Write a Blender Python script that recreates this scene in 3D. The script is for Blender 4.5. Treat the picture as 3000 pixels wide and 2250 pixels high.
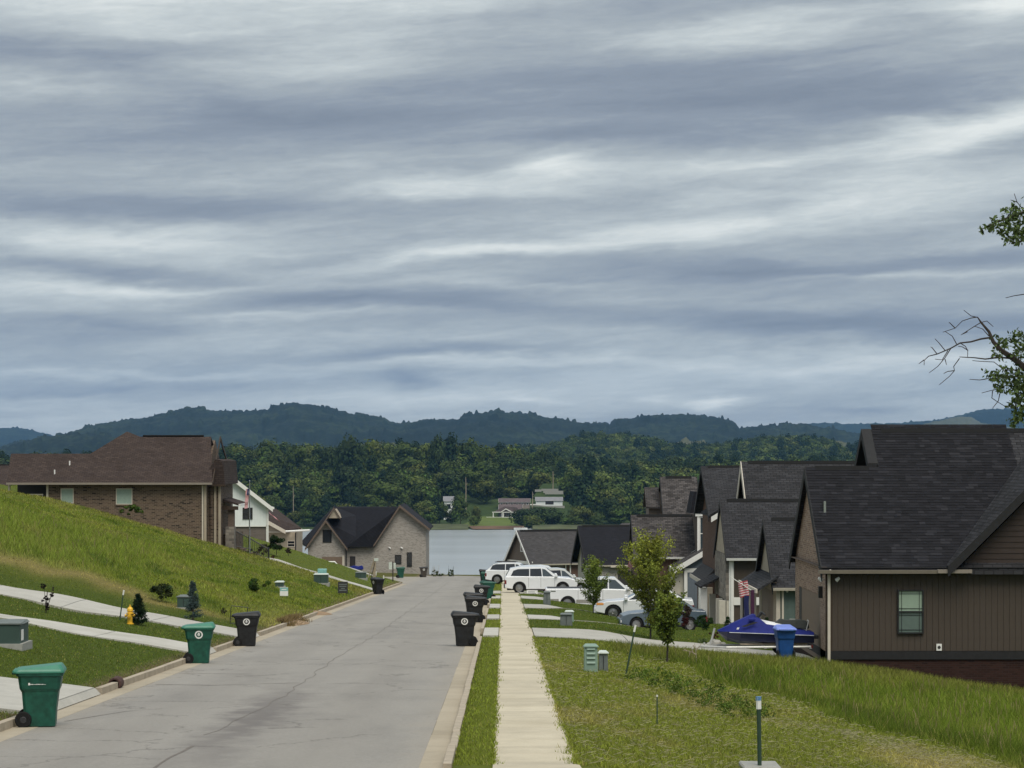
import bpy, bmesh, math, random
import numpy as np
from mathutils import Vector, Matrix
random.seed(7); rng = np.random.default_rng(7)
for o in list(bpy.data.objects): bpy.data.objects.remove(o)
SC = bpy.context.scene
COL = SC.collection
PI = math.pi

# ------------------------------------------------------------------ camera
FPX = 6673.0; CX = 1474.0; CY = 1340.0          # focal length and vanishing point of level lines, in photograph pixels
cam_d = bpy.data.cameras.new('camera'); cam = bpy.data.objects.new('camera', cam_d); COL.objects.link(cam)
cam.location = (0, 0, 0); cam.rotation_euler = (PI/2, 0, 0)
cam_d.sensor_width = 36; cam_d.lens = FPX/3000*36
cam_d.shift_x = (1500-CX)/3000; cam_d.shift_y = (CY-1125)/3000
cam_d.clip_start = 0.5; cam_d.clip_end = 40000
SC.camera = cam
# ------------------------------------------------------------------ colour management
SC.view_settings.view_transform = 'Standard'; SC.view_settings.look = 'None'
SC.view_settings.gamma = 1; SC.view_settings.use_curve_mapping = False
SC.view_settings.exposure = 0.92
SC.cycles.volume_bounces = 1

# ------------------------------------------------------------------ node helpers
def inp(nt, sock, v):
    if isinstance(v, bpy.types.NodeSocket): nt.links.new(v, sock)
    else: sock.default_value = v
def math_(nt, op, a, b=None, c=None, clamp=False):
    n = nt.nodes.new('ShaderNodeMath'); n.operation = op; n.use_clamp = clamp
    inp(nt, n.inputs[0], a)
    if b is not None: inp(nt, n.inputs[1], b)
    if c is not None: inp(nt, n.inputs[2], c)
    return n.outputs[0]
def noise(nt, vec, scale=1, detail=4, rough=.55, dist=0, dim='3D'):
    n = nt.nodes.new('ShaderNodeTexNoise'); n.noise_dimensions = dim
    if vec is not None: nt.links.new(vec, n.inputs['Vector'])
    n.inputs['Scale'].default_value = scale; n.inputs['Detail'].default_value = detail
    n.inputs['Roughness'].default_value = rough; n.inputs['Distortion'].default_value = dist
    return n
def ramp(nt, fac, stops, interp='LINEAR'):
    n = nt.nodes.new('ShaderNodeValToRGB'); r = n.color_ramp; r.interpolation = interp
    while len(r.elements) > len(stops): r.elements.remove(r.elements[-1])
    while len(r.elements) < len(stops): r.elements.new(1)
    for e, (p, c) in zip(r.elements, stops):
        e.position = p; e.color = (c[0], c[1], c[2], 1)
    nt.links.new(fac, n.inputs[0]); return n.outputs[0]
def mixc(nt, fac, a, b, mode='MIX'):
    n = nt.nodes.new('ShaderNodeMix'); n.data_type = 'RGBA'; n.blend_type = mode
    inp(nt, n.inputs['Factor'], fac)
    for k, v in (('A', a), ('B', b)):
        s = [i for i in n.inputs if i.name == k and i.type == 'RGBA'][0]
        if isinstance(v, bpy.types.NodeSocket): nt.links.new(v, s)
        else: s.default_value = (v[0], v[1], v[2], 1)
    return [o for o in n.outputs if o.type == 'RGBA'][0]
def sep(nt, v):
    n = nt.nodes.new('ShaderNodeSeparateXYZ'); nt.links.new(v, n.inputs[0]); return n.outputs
def comb(nt, x, y, z):
    n = nt.nodes.new('ShaderNodeCombineXYZ')
    for i, v in enumerate((x, y, z)): inp(nt, n.inputs[i], v)
    return n.outputs[0]
def srgb(r, g, b):
    f = lambda c: (c/255/12.92 if c <= 10 else ((c/255+.055)/1.055)**2.4)
    return (f(r), f(g), f(b))

# ------------------------------------------------------------------ sky (overcast stratus over a Nishita sky)
world = bpy.data.worlds.new('World'); SC.world = world; world.use_nodes = True
nt = world.node_tree; nt.nodes.clear()
SUN_EL = math.radians(58); SUN_AZ = math.radians(160)
geo = nt.nodes.new('ShaderNodeNewGeometry')
tc = nt.nodes.new('ShaderNodeTexCoord'); D0 = tc.outputs['Generated']
sx, sy, sz = sep(nt, D0)
wz = math_(nt, 'ADD', sz, math_(nt, 'MULTIPLY', sx, -0.06))
vwarp = comb(nt, math_(nt, 'MULTIPLY', sx, 7.0), math_(nt, 'MULTIPLY', sy, 7.0), math_(nt, 'MULTIPLY', wz, 30.0))
nw = noise(nt, vwarp, 1.0, 5, .6); nwr, nwg, nwb = sep(nt, nw.outputs['Color'])
ax = math_(nt, 'ADD', sx, math_(nt, 'MULTIPLY', math_(nt, 'SUBTRACT', nwr, .5), .10))
az = math_(nt, 'ADD', wz, math_(nt, 'MULTIPLY', math_(nt, 'SUBTRACT', nwg, .5), .018))
v1 = comb(nt, math_(nt, 'MULTIPLY', ax, 4.0), math_(nt, 'MULTIPLY', sy, 4.0), math_(nt, 'MULTIPLY', az, 48.0))
n1 = noise(nt, v1, 1.0, 7, .5)
v2 = comb(nt, math_(nt, 'MULTIPLY', ax, 14.0), math_(nt, 'MULTIPLY', sy, 14.0), math_(nt, 'MULTIPLY', az, 120.0))
n2 = noise(nt, v2, 1.0, 8, .62)
tone = math_(nt, 'ADD', math_(nt, 'MULTIPLY', math_(nt, 'SUBTRACT', n1.outputs[0], .5), .95),
             math_(nt, 'MULTIPLY', math_(nt, 'SUBTRACT', n2.outputs[0], .5), .52))
v3 = comb(nt, math_(nt, 'MULTIPLY', sx, 55.0), math_(nt, 'MULTIPLY', sy, 55.0), math_(nt, 'MULTIPLY', wz, 300.0))
n3 = noise(nt, v3, 1.0, 6, .65, 1.2); tone = math_(nt, 'ADD', tone, math_(nt, 'MULTIPLY', math_(nt, 'SUBTRACT', n3.outputs[0], .5), .22))
# broad cloud masses: (image x, image y in 2212-wide view, half width, half height, amount, tilt)
BLOBS = [(220, 30, 480, 80, .42, 0), (850, 25, 380, 55, .22, 0), (250, 165, 300, 40, -.26, 0), (120, 232, 220, 24, .20, 0), (700, 275, 400, 60, -.34, -.03), (1250, 150, 420, 60, -.20, 0), (1700, 230, 460, 70, -.36, -.06),
         (1320, 308, 190, 26, -.24, -.03), (1540, 85, 260, 34, .20, -.1), (2190, 35, 130, 50, .42, 0), (2120, 280, 220, 42, .46, -.30), (1760, 335, 380, 26, .30, -.18), (1225, 378, 110, 26, .40, -.15), (930, 425, 260, 26, .26, -.05),
         (1520, 465, 300, 42, .36, -.14), (2000, 430, 320, 55, .28, -.1), (320, 465, 460, 34, -.36, .01), (200, 530, 330, 26, .34, 0), (1080, 552, 330, 15, .36, -.10), (180, 593, 320, 18, -.30, .02), (1560, 585, 300, 26, -.28, .02), (2120, 562, 200, 22, -.24, 0),
         (180, 634, 280, 20, .36, 0), (680, 650, 290, 20, -.32, 0), (1080, 672, 260, 18, -.22, .02), (1950, 604, 340, 12, .28, 0), (1150, 622, 260, 12, .20, -.02), (1880, 716, 500, 32, -.52, .01), (160, 706, 260, 20, -.24, 0), (640, 692, 400, 11, .22, -.02),
         (930, 766, 330, 12, -.24, 0), (1100, 790, 480, 11, .20, 0), (1950, 785, 420, 24, .28, 0), (300, 812, 340, 10, .20, 0), (120, 838, 300, 16, -.20, 0), (1100, 850, 1500, 60, .16, 0), (1565, 864, 60, 14, .40, 0), (1440, 852, 50, 11, .20, 0), (1150, 866, 80, 13, .20, 0), (862, 832, 50, 20, -.30, 0), (1880, 874, 90, 8, -.2, 0)]
pa = math_(nt, 'MULTIPLY', math_(nt, 'SUBTRACT', nwb, .5), 0.02)
gx = math_(nt, 'ADD', ax, 0.0); gz = math_(nt, 'ADD', math_(nt, 'ADD', sz, math_(nt, 'MULTIPLY', math_(nt, 'SUBTRACT', nwg, .5), .022)), pa)
fwd = math_(nt, 'GREATER_THAN', sy, 0.0)
for bx_, by_, hw, hh, amt, tl in BLOBS:
    s_ = 1.3562
    cx_ = (bx_*s_-CX)/FPX; cz_ = (CY-by_*s_)/FPX; hw_ = hw*s_/FPX; hh_ = hh*s_/FPX
    dx = math_(nt, 'SUBTRACT', gx, cx_)
    dz = math_(nt, 'ADD', math_(nt, 'SUBTRACT', gz, cz_), math_(nt, 'MULTIPLY', dx, tl))
    q = math_(nt, 'ADD', math_(nt, 'POWER', math_(nt, 'ABSOLUTE', math_(nt, 'DIVIDE', dx, hw_)), 2.0),
              math_(nt, 'POWER', math_(nt, 'ABSOLUTE', math_(nt, 'DIVIDE', dz, hh_)), 2.0))
    g_ = math_(nt, 'MULTIPLY', math_(nt, 'MULTIPLY', math_(nt, 'POWER', 2.718, math_(nt, 'MULTIPLY', q, -1.0)), amt), fwd)
    tone = math_(nt, 'ADD', tone, g_)
tone = math_(nt, 'ADD', tone, .5, clamp=True)
cc = ramp(nt, tone, [(0.0, srgb(126, 135, 148)), (.28, srgb(143, 152, 163)), (.5, srgb(166, 174, 179)), (.75, srgb(196, 203, 204)), (1.0, srgb(230, 234, 231))])
# overcast skies brighten evenly towards the zenith
lum = math_(nt, 'MULTIPLY', math_(nt, 'ADD', 1.0, math_(nt, 'MULTIPLY', math_(nt, 'MAXIMUM', math_(nt, 'SUBTRACT', sz, .17), 0.0), 1.1)), .55)
cc2 = nt.nodes.new('ShaderNodeVectorMath'); cc2.operation = 'SCALE'; nt.links.new(cc, cc2.inputs[0]); nt.links.new(lum, cc2.inputs['Scale'])
sky = nt.nodes.new('ShaderNodeTexSky'); sky.sky_type = 'NISHITA'; sky.sun_disc = False
sky.sun_elevation = SUN_EL; sky.sun_rotation = SUN_AZ
b1 = nt.nodes.new('ShaderNodeBackground'); nt.links.new(sky.outputs[0], b1.inputs[0]); b1.inputs[1].default_value = .05
b2 = nt.nodes.new('ShaderNodeBackground'); nt.links.new(cc2.outputs[0], b2.inputs[0]); b2.inputs[1].default_value = 1.0
mx = nt.nodes.new('ShaderNodeMixShader'); mx.inputs[0].default_value = .96
nt.links.new(b1.outputs[0], mx.inputs[1]); nt.links.new(b2.outputs[0], mx.inputs[2])
wo = nt.nodes.new('ShaderNodeOutputWorld'); nt.links.new(mx.outputs[0], wo.inputs[0])
sd = bpy.data.lights.new('sun', 'SUN'); sd.energy = 1.45; sd.angle = math.radians(35); sd.color = (1, .92, .80)
so = bpy.data.objects.new('sun', sd); COL.objects.link(so)
so.rotation_euler = (PI/2-SUN_EL, 0, PI-SUN_AZ); so.location = (0, 0, 60)

# ------------------------------------------------------------------ materials
MATS = {}
def newmat(name):
    m = bpy.data.materials.new(name); m.use_nodes = True; n = m.node_tree
    b = n.nodes['Principled BSDF']; MATS[name] = m
    return m, n, b
def plain(name, col, rough=.6, metal=0, var=.12, vs=6.0, bump=0, spec=.5, coat=0):
    if rough >= .65 and spec == .5: spec = .2
    m, n, b = newmat(name)
    tcn = n.nodes.new('ShaderNodeTexCoord')
    no = noise(n, tcn.outputs['Object'], vs, 4, .6)
    d = tuple(c*(1-var) for c in col); l = tuple(min(1, c*(1+var)) for c in col)
    n.links.new(ramp(n, no.outputs[0], [(.3, d), (.7, l)]), b.inputs['Base Color'])
    b.inputs['Roughness'].default_value = rough; b.inputs['Metallic'].default_value = metal
    b.inputs['Specular IOR Level'].default_value = spec; b.inputs['Coat Weight'].default_value = coat
    if bump:
        bp = n.nodes.new('ShaderNodeBump'); bp.inputs['Strength'].default_value = bump; bp.inputs['Distance'].default_value = .02
        no2 = noise(n, tcn.outputs['Object'], vs*8, 3); n.links.new(no2.outputs[0], bp.inputs['Height']); n.links.new(bp.outputs[0], b.inputs['Normal'])
    return m
def brickmat(name, cols, mortar, w, h, msize=.012, bump=.5, rough=.85, off=.5, blot=.25, dark=None):
    """cols: four colours along a random value of each unit; uv is in metres"""
    m, n, b = newmat(name)
    uv = n.nodes.new('ShaderNodeUVMap'); uv.uv_map = 'UVMap'
    bt = n.nodes.new('ShaderNodeTexBrick'); n.links.new(uv.outputs[0], bt.inputs['Vector'])
    bt.offset = off
    bt.inputs['Color1'].default_value = (0, 0, 0, 1); bt.inputs['Color2'].default_value = (1, 1, 1, 1)
    bt.inputs['Mortar'].default_value = (.5, .5, .5, 1)
    bt.inputs['Scale'].default_value = 1; bt.inputs['Mortar Size'].default_value = msize
    bt.inputs['Mortar Smooth'].default_value = .2; bt.inputs['Brick Width'].default_value = w; bt.inputs['Row Height'].default_value = h
    k = len(cols)
    c = ramp(n, bt.outputs['Color'], [(i/(k-1), cc_) for i, cc_ in enumerate(cols)])
    big = noise(n, uv.outputs[0], .7, 5, .65)
    c = mixc(n, blot, c, ramp(n, big.outputs[0], [(.3, tuple(x*.55 for x in cols[0])), (.7, tuple(min(1, x*1.25) for x in cols[-1]))]))
    c = mixc(n, bt.outputs['Fac'], c, mortar)
    n.links.new(c, b.inputs['Base Color']); b.inputs['Roughness'].default_value = rough; b.inputs['Specular IOR Level'].default_value = .15
    bp = n.nodes.new('ShaderNodeBump'); bp.inputs['Strength'].default_value = bump; bp.inputs['Distance'].default_value = .01
    n.links.new(math_(n, 'SUBTRACT', 1.0, bt.outputs['Fac']), bp.inputs['Height']); n.links.new(bp.outputs[0], b.inputs['Normal'])
    return m
def attrmat(name, rough=.9, trans=0.0, tcol=None, var=.2, bumpscale=0, bumpd=.05):
    """colour comes from the mesh's own colour attribute (kind of growth), broken up by noise"""
    m, n, b = newmat(name)
    a = n.nodes.new('ShaderNodeAttribute'); a.attribute_name = 'tint'
    tcn = n.nodes.new('ShaderNodeTexCoord')
    no = noise(n, tcn.outputs['Object'], 1.6, 6, .7)
    f = n.nodes.new('ShaderNodeVectorMath'); f.operation = 'SCALE'
    n.links.new(a.outputs['Color'], f.inputs[0])
    n.links.new(math_(n, 'ADD', 1-var, math_(n, 'MULTIPLY', no.outputs[0], 2*var)), f.inputs['Scale'])
    n.links.new(f.outputs[0], b.inputs['Base Color']); b.inputs['Roughness'].default_value = rough
    b.inputs['Specular IOR Level'].default_value = .06
    if bumpscale:
        bp = n.nodes.new('ShaderNodeBump'); bp.inputs['Strength'].default_value = .8; bp.inputs['Distance'].default_value = bumpd
        no2 = noise(n, tcn.outputs['Object'], bumpscale, 6, .8); n.links.new(no2.outputs[0], bp.inputs['Height']); n.links.new(bp.outputs[0], b.inputs['Normal'])
    if trans:
        t = n.nodes.new('ShaderNodeBsdfTranslucent'); n.links.new(f.outputs[0], t.inputs[0])
        mxs = n.nodes.new('ShaderNodeMixShader'); mxs.inputs[0].default_value = trans
        n.links.new(b.outputs[0], mxs.inputs[1]); n.links.new(t.outputs[0], mxs.inputs[2])
        n.links.new(mxs.outputs[0], n.nodes['Material Output'].inputs[0])
    return m

attrmat('ground', .95, 0, var=.3, bumpscale=9, bumpd=.06)
attrmat('blade', .6, .25, var=.2)
attrmat('leaf', .6, .2, var=.15)
plain('white_trim', (.74, .74, .71), .5, var=.04); plain('cream_trim', (.55, .5, .42), .55, var=.06)
plain('tan_gutter', (.23, .2, .165), .5, var=.08); plain('black_metal', (.012, .012, .013), .45, var=.2)
plain('dark_trim', (.022, .022, .023), .7, var=.15); plain('brown_trim', (.05, .035, .025), .65, var=.15)
plain('wood', (.13, .10, .08), .7, var=.25, vs=12); plain('weathered_wood', (.32, .27, .2), .8, var=.25)
plain('concrete_curb', (.36, .31, .24), .9, var=.2, vs=3, bump=.4)
plain('box_green', (.035, .065, .055), .5, var=.15, vs=3); plain('box_pale', (.20, .29, .235), .6, var=.12, vs=4)
plain('box_grey', (.14, .16, .155), .7, var=.15); plain('box_light', (.5, .55, .5), .6)
plain('post_green', (.02, .05, .03), .6); plain('white_paint', (.75, .75, .72), .5, var=.06); plain('blue_paint', (.06, .2, .42), .5)
plain('hydrant_yellow', (.72, .42, .03), .45, var=.15, vs=9)
plain('bin_green', (.008, .072, .047), .45, var=.35, vs=7, spec=.4); plain('bin_green_lid', (.03, .17, .11), .42, var=.12, vs=3)
plain('bin_black', (.014, .0145, .0155), .5, var=.5, vs=8, spec=.35); plain('bin_blue', (.01, .065, .23), .42, var=.2, vs=4)
plain('bin_blue_lid', (.16, .23, .62), .45, var=.15)
plain('bin_brown', (.05, .04, .03), .5)
plain('rubber', (.012, .012, .012), .85); plain('chrome', (.55, .55, .55), .25, metal=1, var=.05); plain('rim', (.30, .30, .30), .35, metal=.8)
plain('car_white', (.72, .74, .76), .28, var=.02, coat=.5); plain('car_silver', (.56, .58, .57), .3, var=.03, coat=.5)
plain('car_blue', (.07, .10, .13), .3, var=.03, coat=.5); plain('car_grey', (.2, .21, .22), .3, var=.03, coat=.5); plain('car_tan', (.24, .235, .21), .4, coat=.2)
plain('car_black_plastic', (.02, .02, .022), .6); plain('lamp_red', (.14, .015, .015), .3); plain('lamp_clear', (.7, .7, .7), .15); plain('lamp_amber', (.7, .3, .08), .3)
plain('glass_dark', (.015, .018, .022), .08, var=.1, spec=.8); plain('glass_sky', (.045, .06, .07), .1, spec=.8)
plain('blind_green', (.27, .36, .31), .4, var=.08, spec=.6); plain('blind_grey', (.10, .14, .125), .35, var=.06, spec=.6)
plain('blind_pale', (.27, .36, .28), .4, var=.05, spec=.6)
plain('hull_blue', (.014, .022, .16), .6, var=.15, spec=.12); plain('hull_navy', (.006, .008, .04), .3, coat=.4); plain('seat_vinyl', (.05, .055, .05), .65, var=.2)
plain('deck_white', (.72, .74, .76), .4); plain('galvanised', (.45, .45, .43), .5, metal=.3, var=.15)
plain('siding_teal', (.10, .14, .125), .7, var=.07); plain('siding_blue', (.13, .155, .185), .7, var=.06)
plain('siding_taupe', (.068, .055, .044), .75, var=.08, vs=4); plain('siding_lap', (.045, .034, .029), .75, var=.09, vs=4)
plain('siding_white', (.72, .76, .75), .7, var=.05, vs=2); plain('siding_cream', (.42, .36, .29), .7, var=.06); plain('siding_greybrown', (.14, .115, .095), .7)
plain('stucco_tan', (.36, .31, .24), .85, var=.12, vs=2); plain('stucco_cream', (.5, .47, .4), .85, var=.08)
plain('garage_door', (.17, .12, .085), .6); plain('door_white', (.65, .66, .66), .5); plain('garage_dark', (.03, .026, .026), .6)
plain('bark', (.1, .08, .06), .95, var=.3, vs=10); plain('bark_grey', (.05, .042, .038), .95, var=.3, vs=8); plain('terracotta', (.09, .16, .15), .7)
plain('stone_a', (.34, .33, .3), .9, var=.3, vs=5, bump=.5); plain('stone_b', (.24, .24, .22), .9, var=.3, vs=5, bump=.5)
plain('flag_red', (.42, .06, .08), .8); plain('flag_white', (.6, .52, .52), .8); plain('flag_navy', (.02, .025, .09), .8)
plain('sign_teal', (.2, .42, .4), .6, var=.2); plain('sign_black', (.025, .025, .025), .6); plain('ac_unit', (.3, .31, .29), .6); plain('flower_dark', (.06, .02, .05), .8, var=.5, vs=30)
plain('pipe_rust', (.07, .04, .035), .8, var=.4, vs=14); plain('soil', (.26, .18, .11), .95, var=.25, vs=2, bump=.5); plain('pad_concrete', (.30, .30, .275), .9, var=.12)
plain('red_clay', (.11, .068, .042), .95, var=.35, vs=.1); plain('dry_shore', (.075, .085, .04), .95, var=.4, vs=.1); plain('far_roof', (.11, .085, .085), .85, var=.15, vs=.6); plain('far_roof_grey', (.2, .2, .21), .85, var=.1, vs=.6)
plain('far_wall', (.25, .21, .19), .85, var=.2, vs=.5)
brickmat('brick_tan', [(.11, .078, .056), (.15, .108, .077), (.175, .127, .09), (.012, .010, .009)], (.2, .16, .125), .3, .1, .012, .4)
brickmat('brick_grey', [(.22, .2, .175), (.34, .31, .28), (.42, .39, .35), (.15, .135, .12)], (.42, .39, .36), .24, .08, .014, .4)
brickmat('brick_red', [(.026, .012, .010), (.04, .017, .013), (.05, .023, .018), (.02, .01, .009)], (.035, .024, .02), .21, .072, .01, .4)
brickmat('brick_brown', [(.10, .052, .036), (.13, .07, .05), (.15, .085, .06), (.08, .04, .03)], (.13, .1, .08), .21, .072, .012, .4)
brickmat('brick_warm', [(.2, .125, .085), (.31, .2, .14), (.44, .32, .24), (.15, .09, .065)], (.3, .25, .2), .21, .072, .012, .6)
brickmat('stone_veneer', [(.12, .11, .1), (.2, .18, .155), (.33, .3, .26), (.16, .14, .12)], (.2, .18, .16), .38, .2, .02, .8)
brickmat('foundation_grey', [(.125, .105, .095), (.155, .13, .115), (.17, .145, .13), (.14, .12, .1)], (.17, .15, .135), .4, .1, .01, .3)
SH = lambda c, s=.35: [tuple(x*(1-s) for x in c), c, tuple(x*(1+s*.4) for x in c), tuple(x*(1+s*1.5) for x in c)]
brickmat('roof_charcoal', SH((.032, .032, .035), .42), (.010, .010, .011), .33, .145, .014, .6, blot=.2)
brickmat('roof_black', SH((.014, .0145, .019), .2), (.008, .008, .010), .33, .145, .008, .35, blot=.2)
brickmat('roof_speckle', SH((.058, .053, .052), .55), (.02, .018, .018), .3, .145, .012, .5, blot=.15)
brickmat('roof_brown', SH((.050, .037, .032), .3), (.024, .016, .015), .33, .145, .015, .5, blot=.25)
brickmat('roof_grey', SH((.055, .053, .055), .2), (.05, .047, .047), .33, .145, .01, .35, blot=.2)
plain('ridge_black', (.006, .006, .006), .8)

def asphalt():
    m, n, b = newmat('asphalt')
    tcn = n.nodes.new('ShaderNodeTexCoord'); P = tcn.outputs['Object']
    X, Y, Z = sep(n, P)
    base = noise(n, P, 16, 6, .8); big = noise(n, comb(n, math_(n, 'MULTIPLY', X, .9), math_(n, 'MULTIPLY', Y, .07), 0), 1.0, 6, .65)
    mid = noise(n, comb(n, math_(n, 'MULTIPLY', X, .35), math_(n, 'MULTIPLY', Y, .12), 3), 1.2, 5, .65)
    c = ramp(n, big.outputs[0], [(.25, (.175, .156, .132)), (.5, (.252, .229, .194)), (.78, (.335, .308, .262))])
    c = mixc(n, .6, c, ramp(n, mid.outputs[0], [(.3, (.165, .15, .13)), (.48, (.272, .25, .216)), (.72, (.325, .30, .26))]))
    c = mixc(n, .34, c, ramp(n, base.outputs[0], [(.3, (.1, .1, .1)), (.7, (.32, .32, .31))]))
    # sealed / oily patch near the left lane
    px_ = math_(n, 'ADD', X, math_(n, 'MULTIPLY', math_(n, 'SUBTRACT', noise(n, P, .8, 6, .7).outputs[0], .5), 2.6))
    e = math_(n, 'ADD', math_(n, 'POWER', math_(n, 'DIVIDE', math_(n, 'SUBTRACT', px_, -4.6), .55), 2.0), math_(n, 'POWER', math_(n, 'ABSOLUTE', math_(n, 'DIVIDE', math_(n, 'SUBTRACT', Y, 42.0), 9.0)), 2.0))
    msk = math_(n, 'POWER', 2.718, math_(n, 'MULTIPLY', e, -1.0))
    c = mixc(n, math_(n, 'MULTIPLY', msk, .85), c, (.115, .103, .096))
    vo = n.nodes.new('ShaderNodeTexVoronoi'); vo.feature = 'DISTANCE_TO_EDGE'; vo.inputs['Scale'].default_value = .38
    wp = n.nodes.new('ShaderNodeVectorMath'); wp.operation = 'ADD'; wn = noise(n, P, 1.3, 5, .7)
    wsc = n.nodes.new('ShaderNodeVectorMath'); wsc.operation = 'SCALE'; n.links.new(wn.outputs['Color'], wsc.inputs[0]); wsc.inputs['Scale'].default_value = 1.1
    n.links.new(P, wp.inputs[0]); n.links.new(wsc.outputs[0], wp.inputs[1]); n.links.new(wp.outputs[0], vo.inputs['Vector'])
    cm = math_(n, 'MULTIPLY', math_(n, 'LESS_THAN', vo.outputs['Distance'], .014), math_(n, 'GREATER_THAN', noise(n, P, .22, 3, .6).outputs[0], .52))
    c = mixc(n, math_(n, 'MULTIPLY', cm, .55), c, (.10, .09, .08))
    # darker wheel tracks along each lane
    tr_ = math_(n, 'ABSOLUTE', math_(n, 'SUBTRACT', math_(n, 'ABSOLUTE', math_(n, 'SUBTRACT', X, -4.65)), 1.75))
    c = mixc(n, math_(n, 'MULTIPLY', math_(n, 'SUBTRACT', 1.0, math_(n, 'MULTIPLY', tr_, 1.1), clamp=True), .22), c, (.17, .155, .135))
    # light silt at both edges
    ed = math_(n, 'ADD', math_(n, 'ABSOLUTE', math_(n, 'SUBTRACT', X, -4.65)), math_(n, 'MULTIPLY', math_(n, 'SUBTRACT', noise(n, P, .9, 5, .7).outputs[0], .5), 1.6))
    c = mixc(n, math_(n, 'MULTIPLY', math_(n, 'SUBTRACT', ed, 2.9, clamp=True), .45), c, (.31, .27, .21))
    n.links.new(c, b.inputs['Base Color']); b.inputs['Roughness'].default_value = .88
    bp = n.nodes.new('ShaderNodeBump'); bp.inputs['Strength'].default_value = .5; bp.inputs['Distance'].default_value = .01
    n.links.new(base.outputs[0], bp.inputs['Height']); n.links.new(bp.outputs[0], b.inputs['Normal'])
asphalt()
def concrete(name, a, bcol, var):
    m, n, b = newmat(name)
    g = n.nodes.new('ShaderNodeNewGeometry'); oi = n.nodes.new('ShaderNodeObjectInfo')
    no = noise(n, g.outputs['Position'], 1.1, 6, .7); n2_ = noise(n, g.outputs['Position'], 26, 3, .7); n3_ = noise(n, g.outputs['Position'], .35, 4, .6)
    f = math_(n, 'ADD', math_(n, 'MULTIPLY', no.outputs[0], .6), math_(n, 'MULTIPLY', oi.outputs['Random'], .16))
    c = ramp(n, f, [(.2, tuple(x*(1-var) for x in a)), (.4, a), (.6, bcol)])
    c = mixc(n, .2, c, ramp(n, n2_.outputs[0], [(.3, tuple(x*.6 for x in a)), (.7, bcol)]))
    c = mixc(n, math_(n, 'MULTIPLY', math_(n, 'SUBTRACT', n3_.outputs[0], .5, clamp=True), 1.4), c, tuple(x*.62 for x in (a[0], a[1]*.97, a[2]*.85)))
    n.links.new(c, b.inputs['Base Color']); b.inputs['Roughness'].default_value = .9
    bp = n.nodes.new('ShaderNodeBump'); bp.inputs['Strength'].default_value = .4; bp.inputs['Distance'].default_value = .01
    n.links.new(n2_.outputs[0], bp.inputs['Height']); n.links.new(bp.outputs[0], b.inputs['Normal'])
concrete('sidewalk', (.48, .425, .315), (.60, .54, .41), .28)
concrete('drive', (.41, .395, .35), (.52, .505, .46), .25)
concrete('gutter', (.36, .31, .23), (.42, .36, .27), .25)
def shingle_mat():
    m, n, b = newmat('shingle')
    oi = n.nodes.new('ShaderNodeObjectInfo'); g = n.nodes.new('ShaderNodeNewGeometry')
    r = math_(n, 'FRACT', math_(n, 'ADD', math_(n, 'MULTIPLY', oi.outputs['Random'], 7.3), g.outputs['Random Per Island']))
    c = ramp(n, r, [(0, (.007, .007, .009)), (.5, (.012, .012, .015)), (.85, (.017, .017, .021)), (1, (.029, .029, .034))])
    no = noise(n, g.outputs['Position'], 25, 3, .7)
    c = mixc(n, .3, c, ramp(n, no.outputs[0], [(.3, (.008, .008, .009)), (.7, (.03, .03, .034))]))
    n.links.new(c, b.inputs['Base Color']); b.inputs['Roughness'].default_value = .9; b.inputs['Specular IOR Level'].default_value = .15
shingle_mat()
def water():
    m, n, b = newmat('water')
    g = n.nodes.new('ShaderNodeNewGeometry'); P = g.outputs['Position']; X, Y, Z = sep(n, P)
    a = noise(n, comb(n, math_(n, 'MULTIPLY', X, .12), math_(n, 'MULTIPLY', Y, .5), 0), 1.0, 5, .65)
    st = noise(n, comb(n, math_(n, 'MULTIPLY', X, .0035), math_(n, 'MULTIPLY', Y, .02), 0), 1.0, 5, .6)
    b.inputs['Base Color'].default_value = (.33, .36, .375, 1)
    n.links.new(ramp(n, st.outputs[0], [(.3, (.19, .19, .19)), (.7, (.26, .26, .26))]), b.inputs['Roughness'])
    b.inputs['IOR'].default_value = 1.33
    bp = n.nodes.new('ShaderNodeBump'); bp.inputs['Strength'].default_value = .25
    n.links.new(math_(n, 'MULTIPLY', st.outputs[0], .03), bp.inputs['Distance'])
    n.links.new(a.outputs[0], bp.inputs['Height']); n.links.new(bp.outputs[0], b.inputs['Normal'])
water()
def woods(name, stops, scale):
    m, n, b = newmat(name)
    g = n.nodes.new('ShaderNodeNewGeometry'); P = g.outputs['Position']
    a = noise(n, P, scale, 6, .7); a2 = noise(n, P, scale*.12, 4, .6)
    f = math_(n, 'ADD', math_(n, 'MULTIPLY', a.outputs[0], .6), math_(n, 'MULTIPLY', a2.outputs[0], .4))
    n.links.new(ramp(n, f, stops), b.inputs['Base Color']); b.inputs['Roughness'].default_value = 1; b.inputs['Specular IOR Level'].default_value = .1
woods('far_woods', [(.32, (.006, .010, .006)), (.5, (.009, .015, .009)), (.66, (.035, .05, .022))], .03)
woods('pale_field', [(.3, (.05, .06, .03)), (.7, (.10, .10, .065))], .02)
woods('shore_floor', [(.3, (.02, .035, .012)), (.7, (.05, .075, .022))], .15)
woods('far_lawn', [(.3, (.075, .11, .025)), (.7, (.12, .15, .045))], .2)

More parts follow.
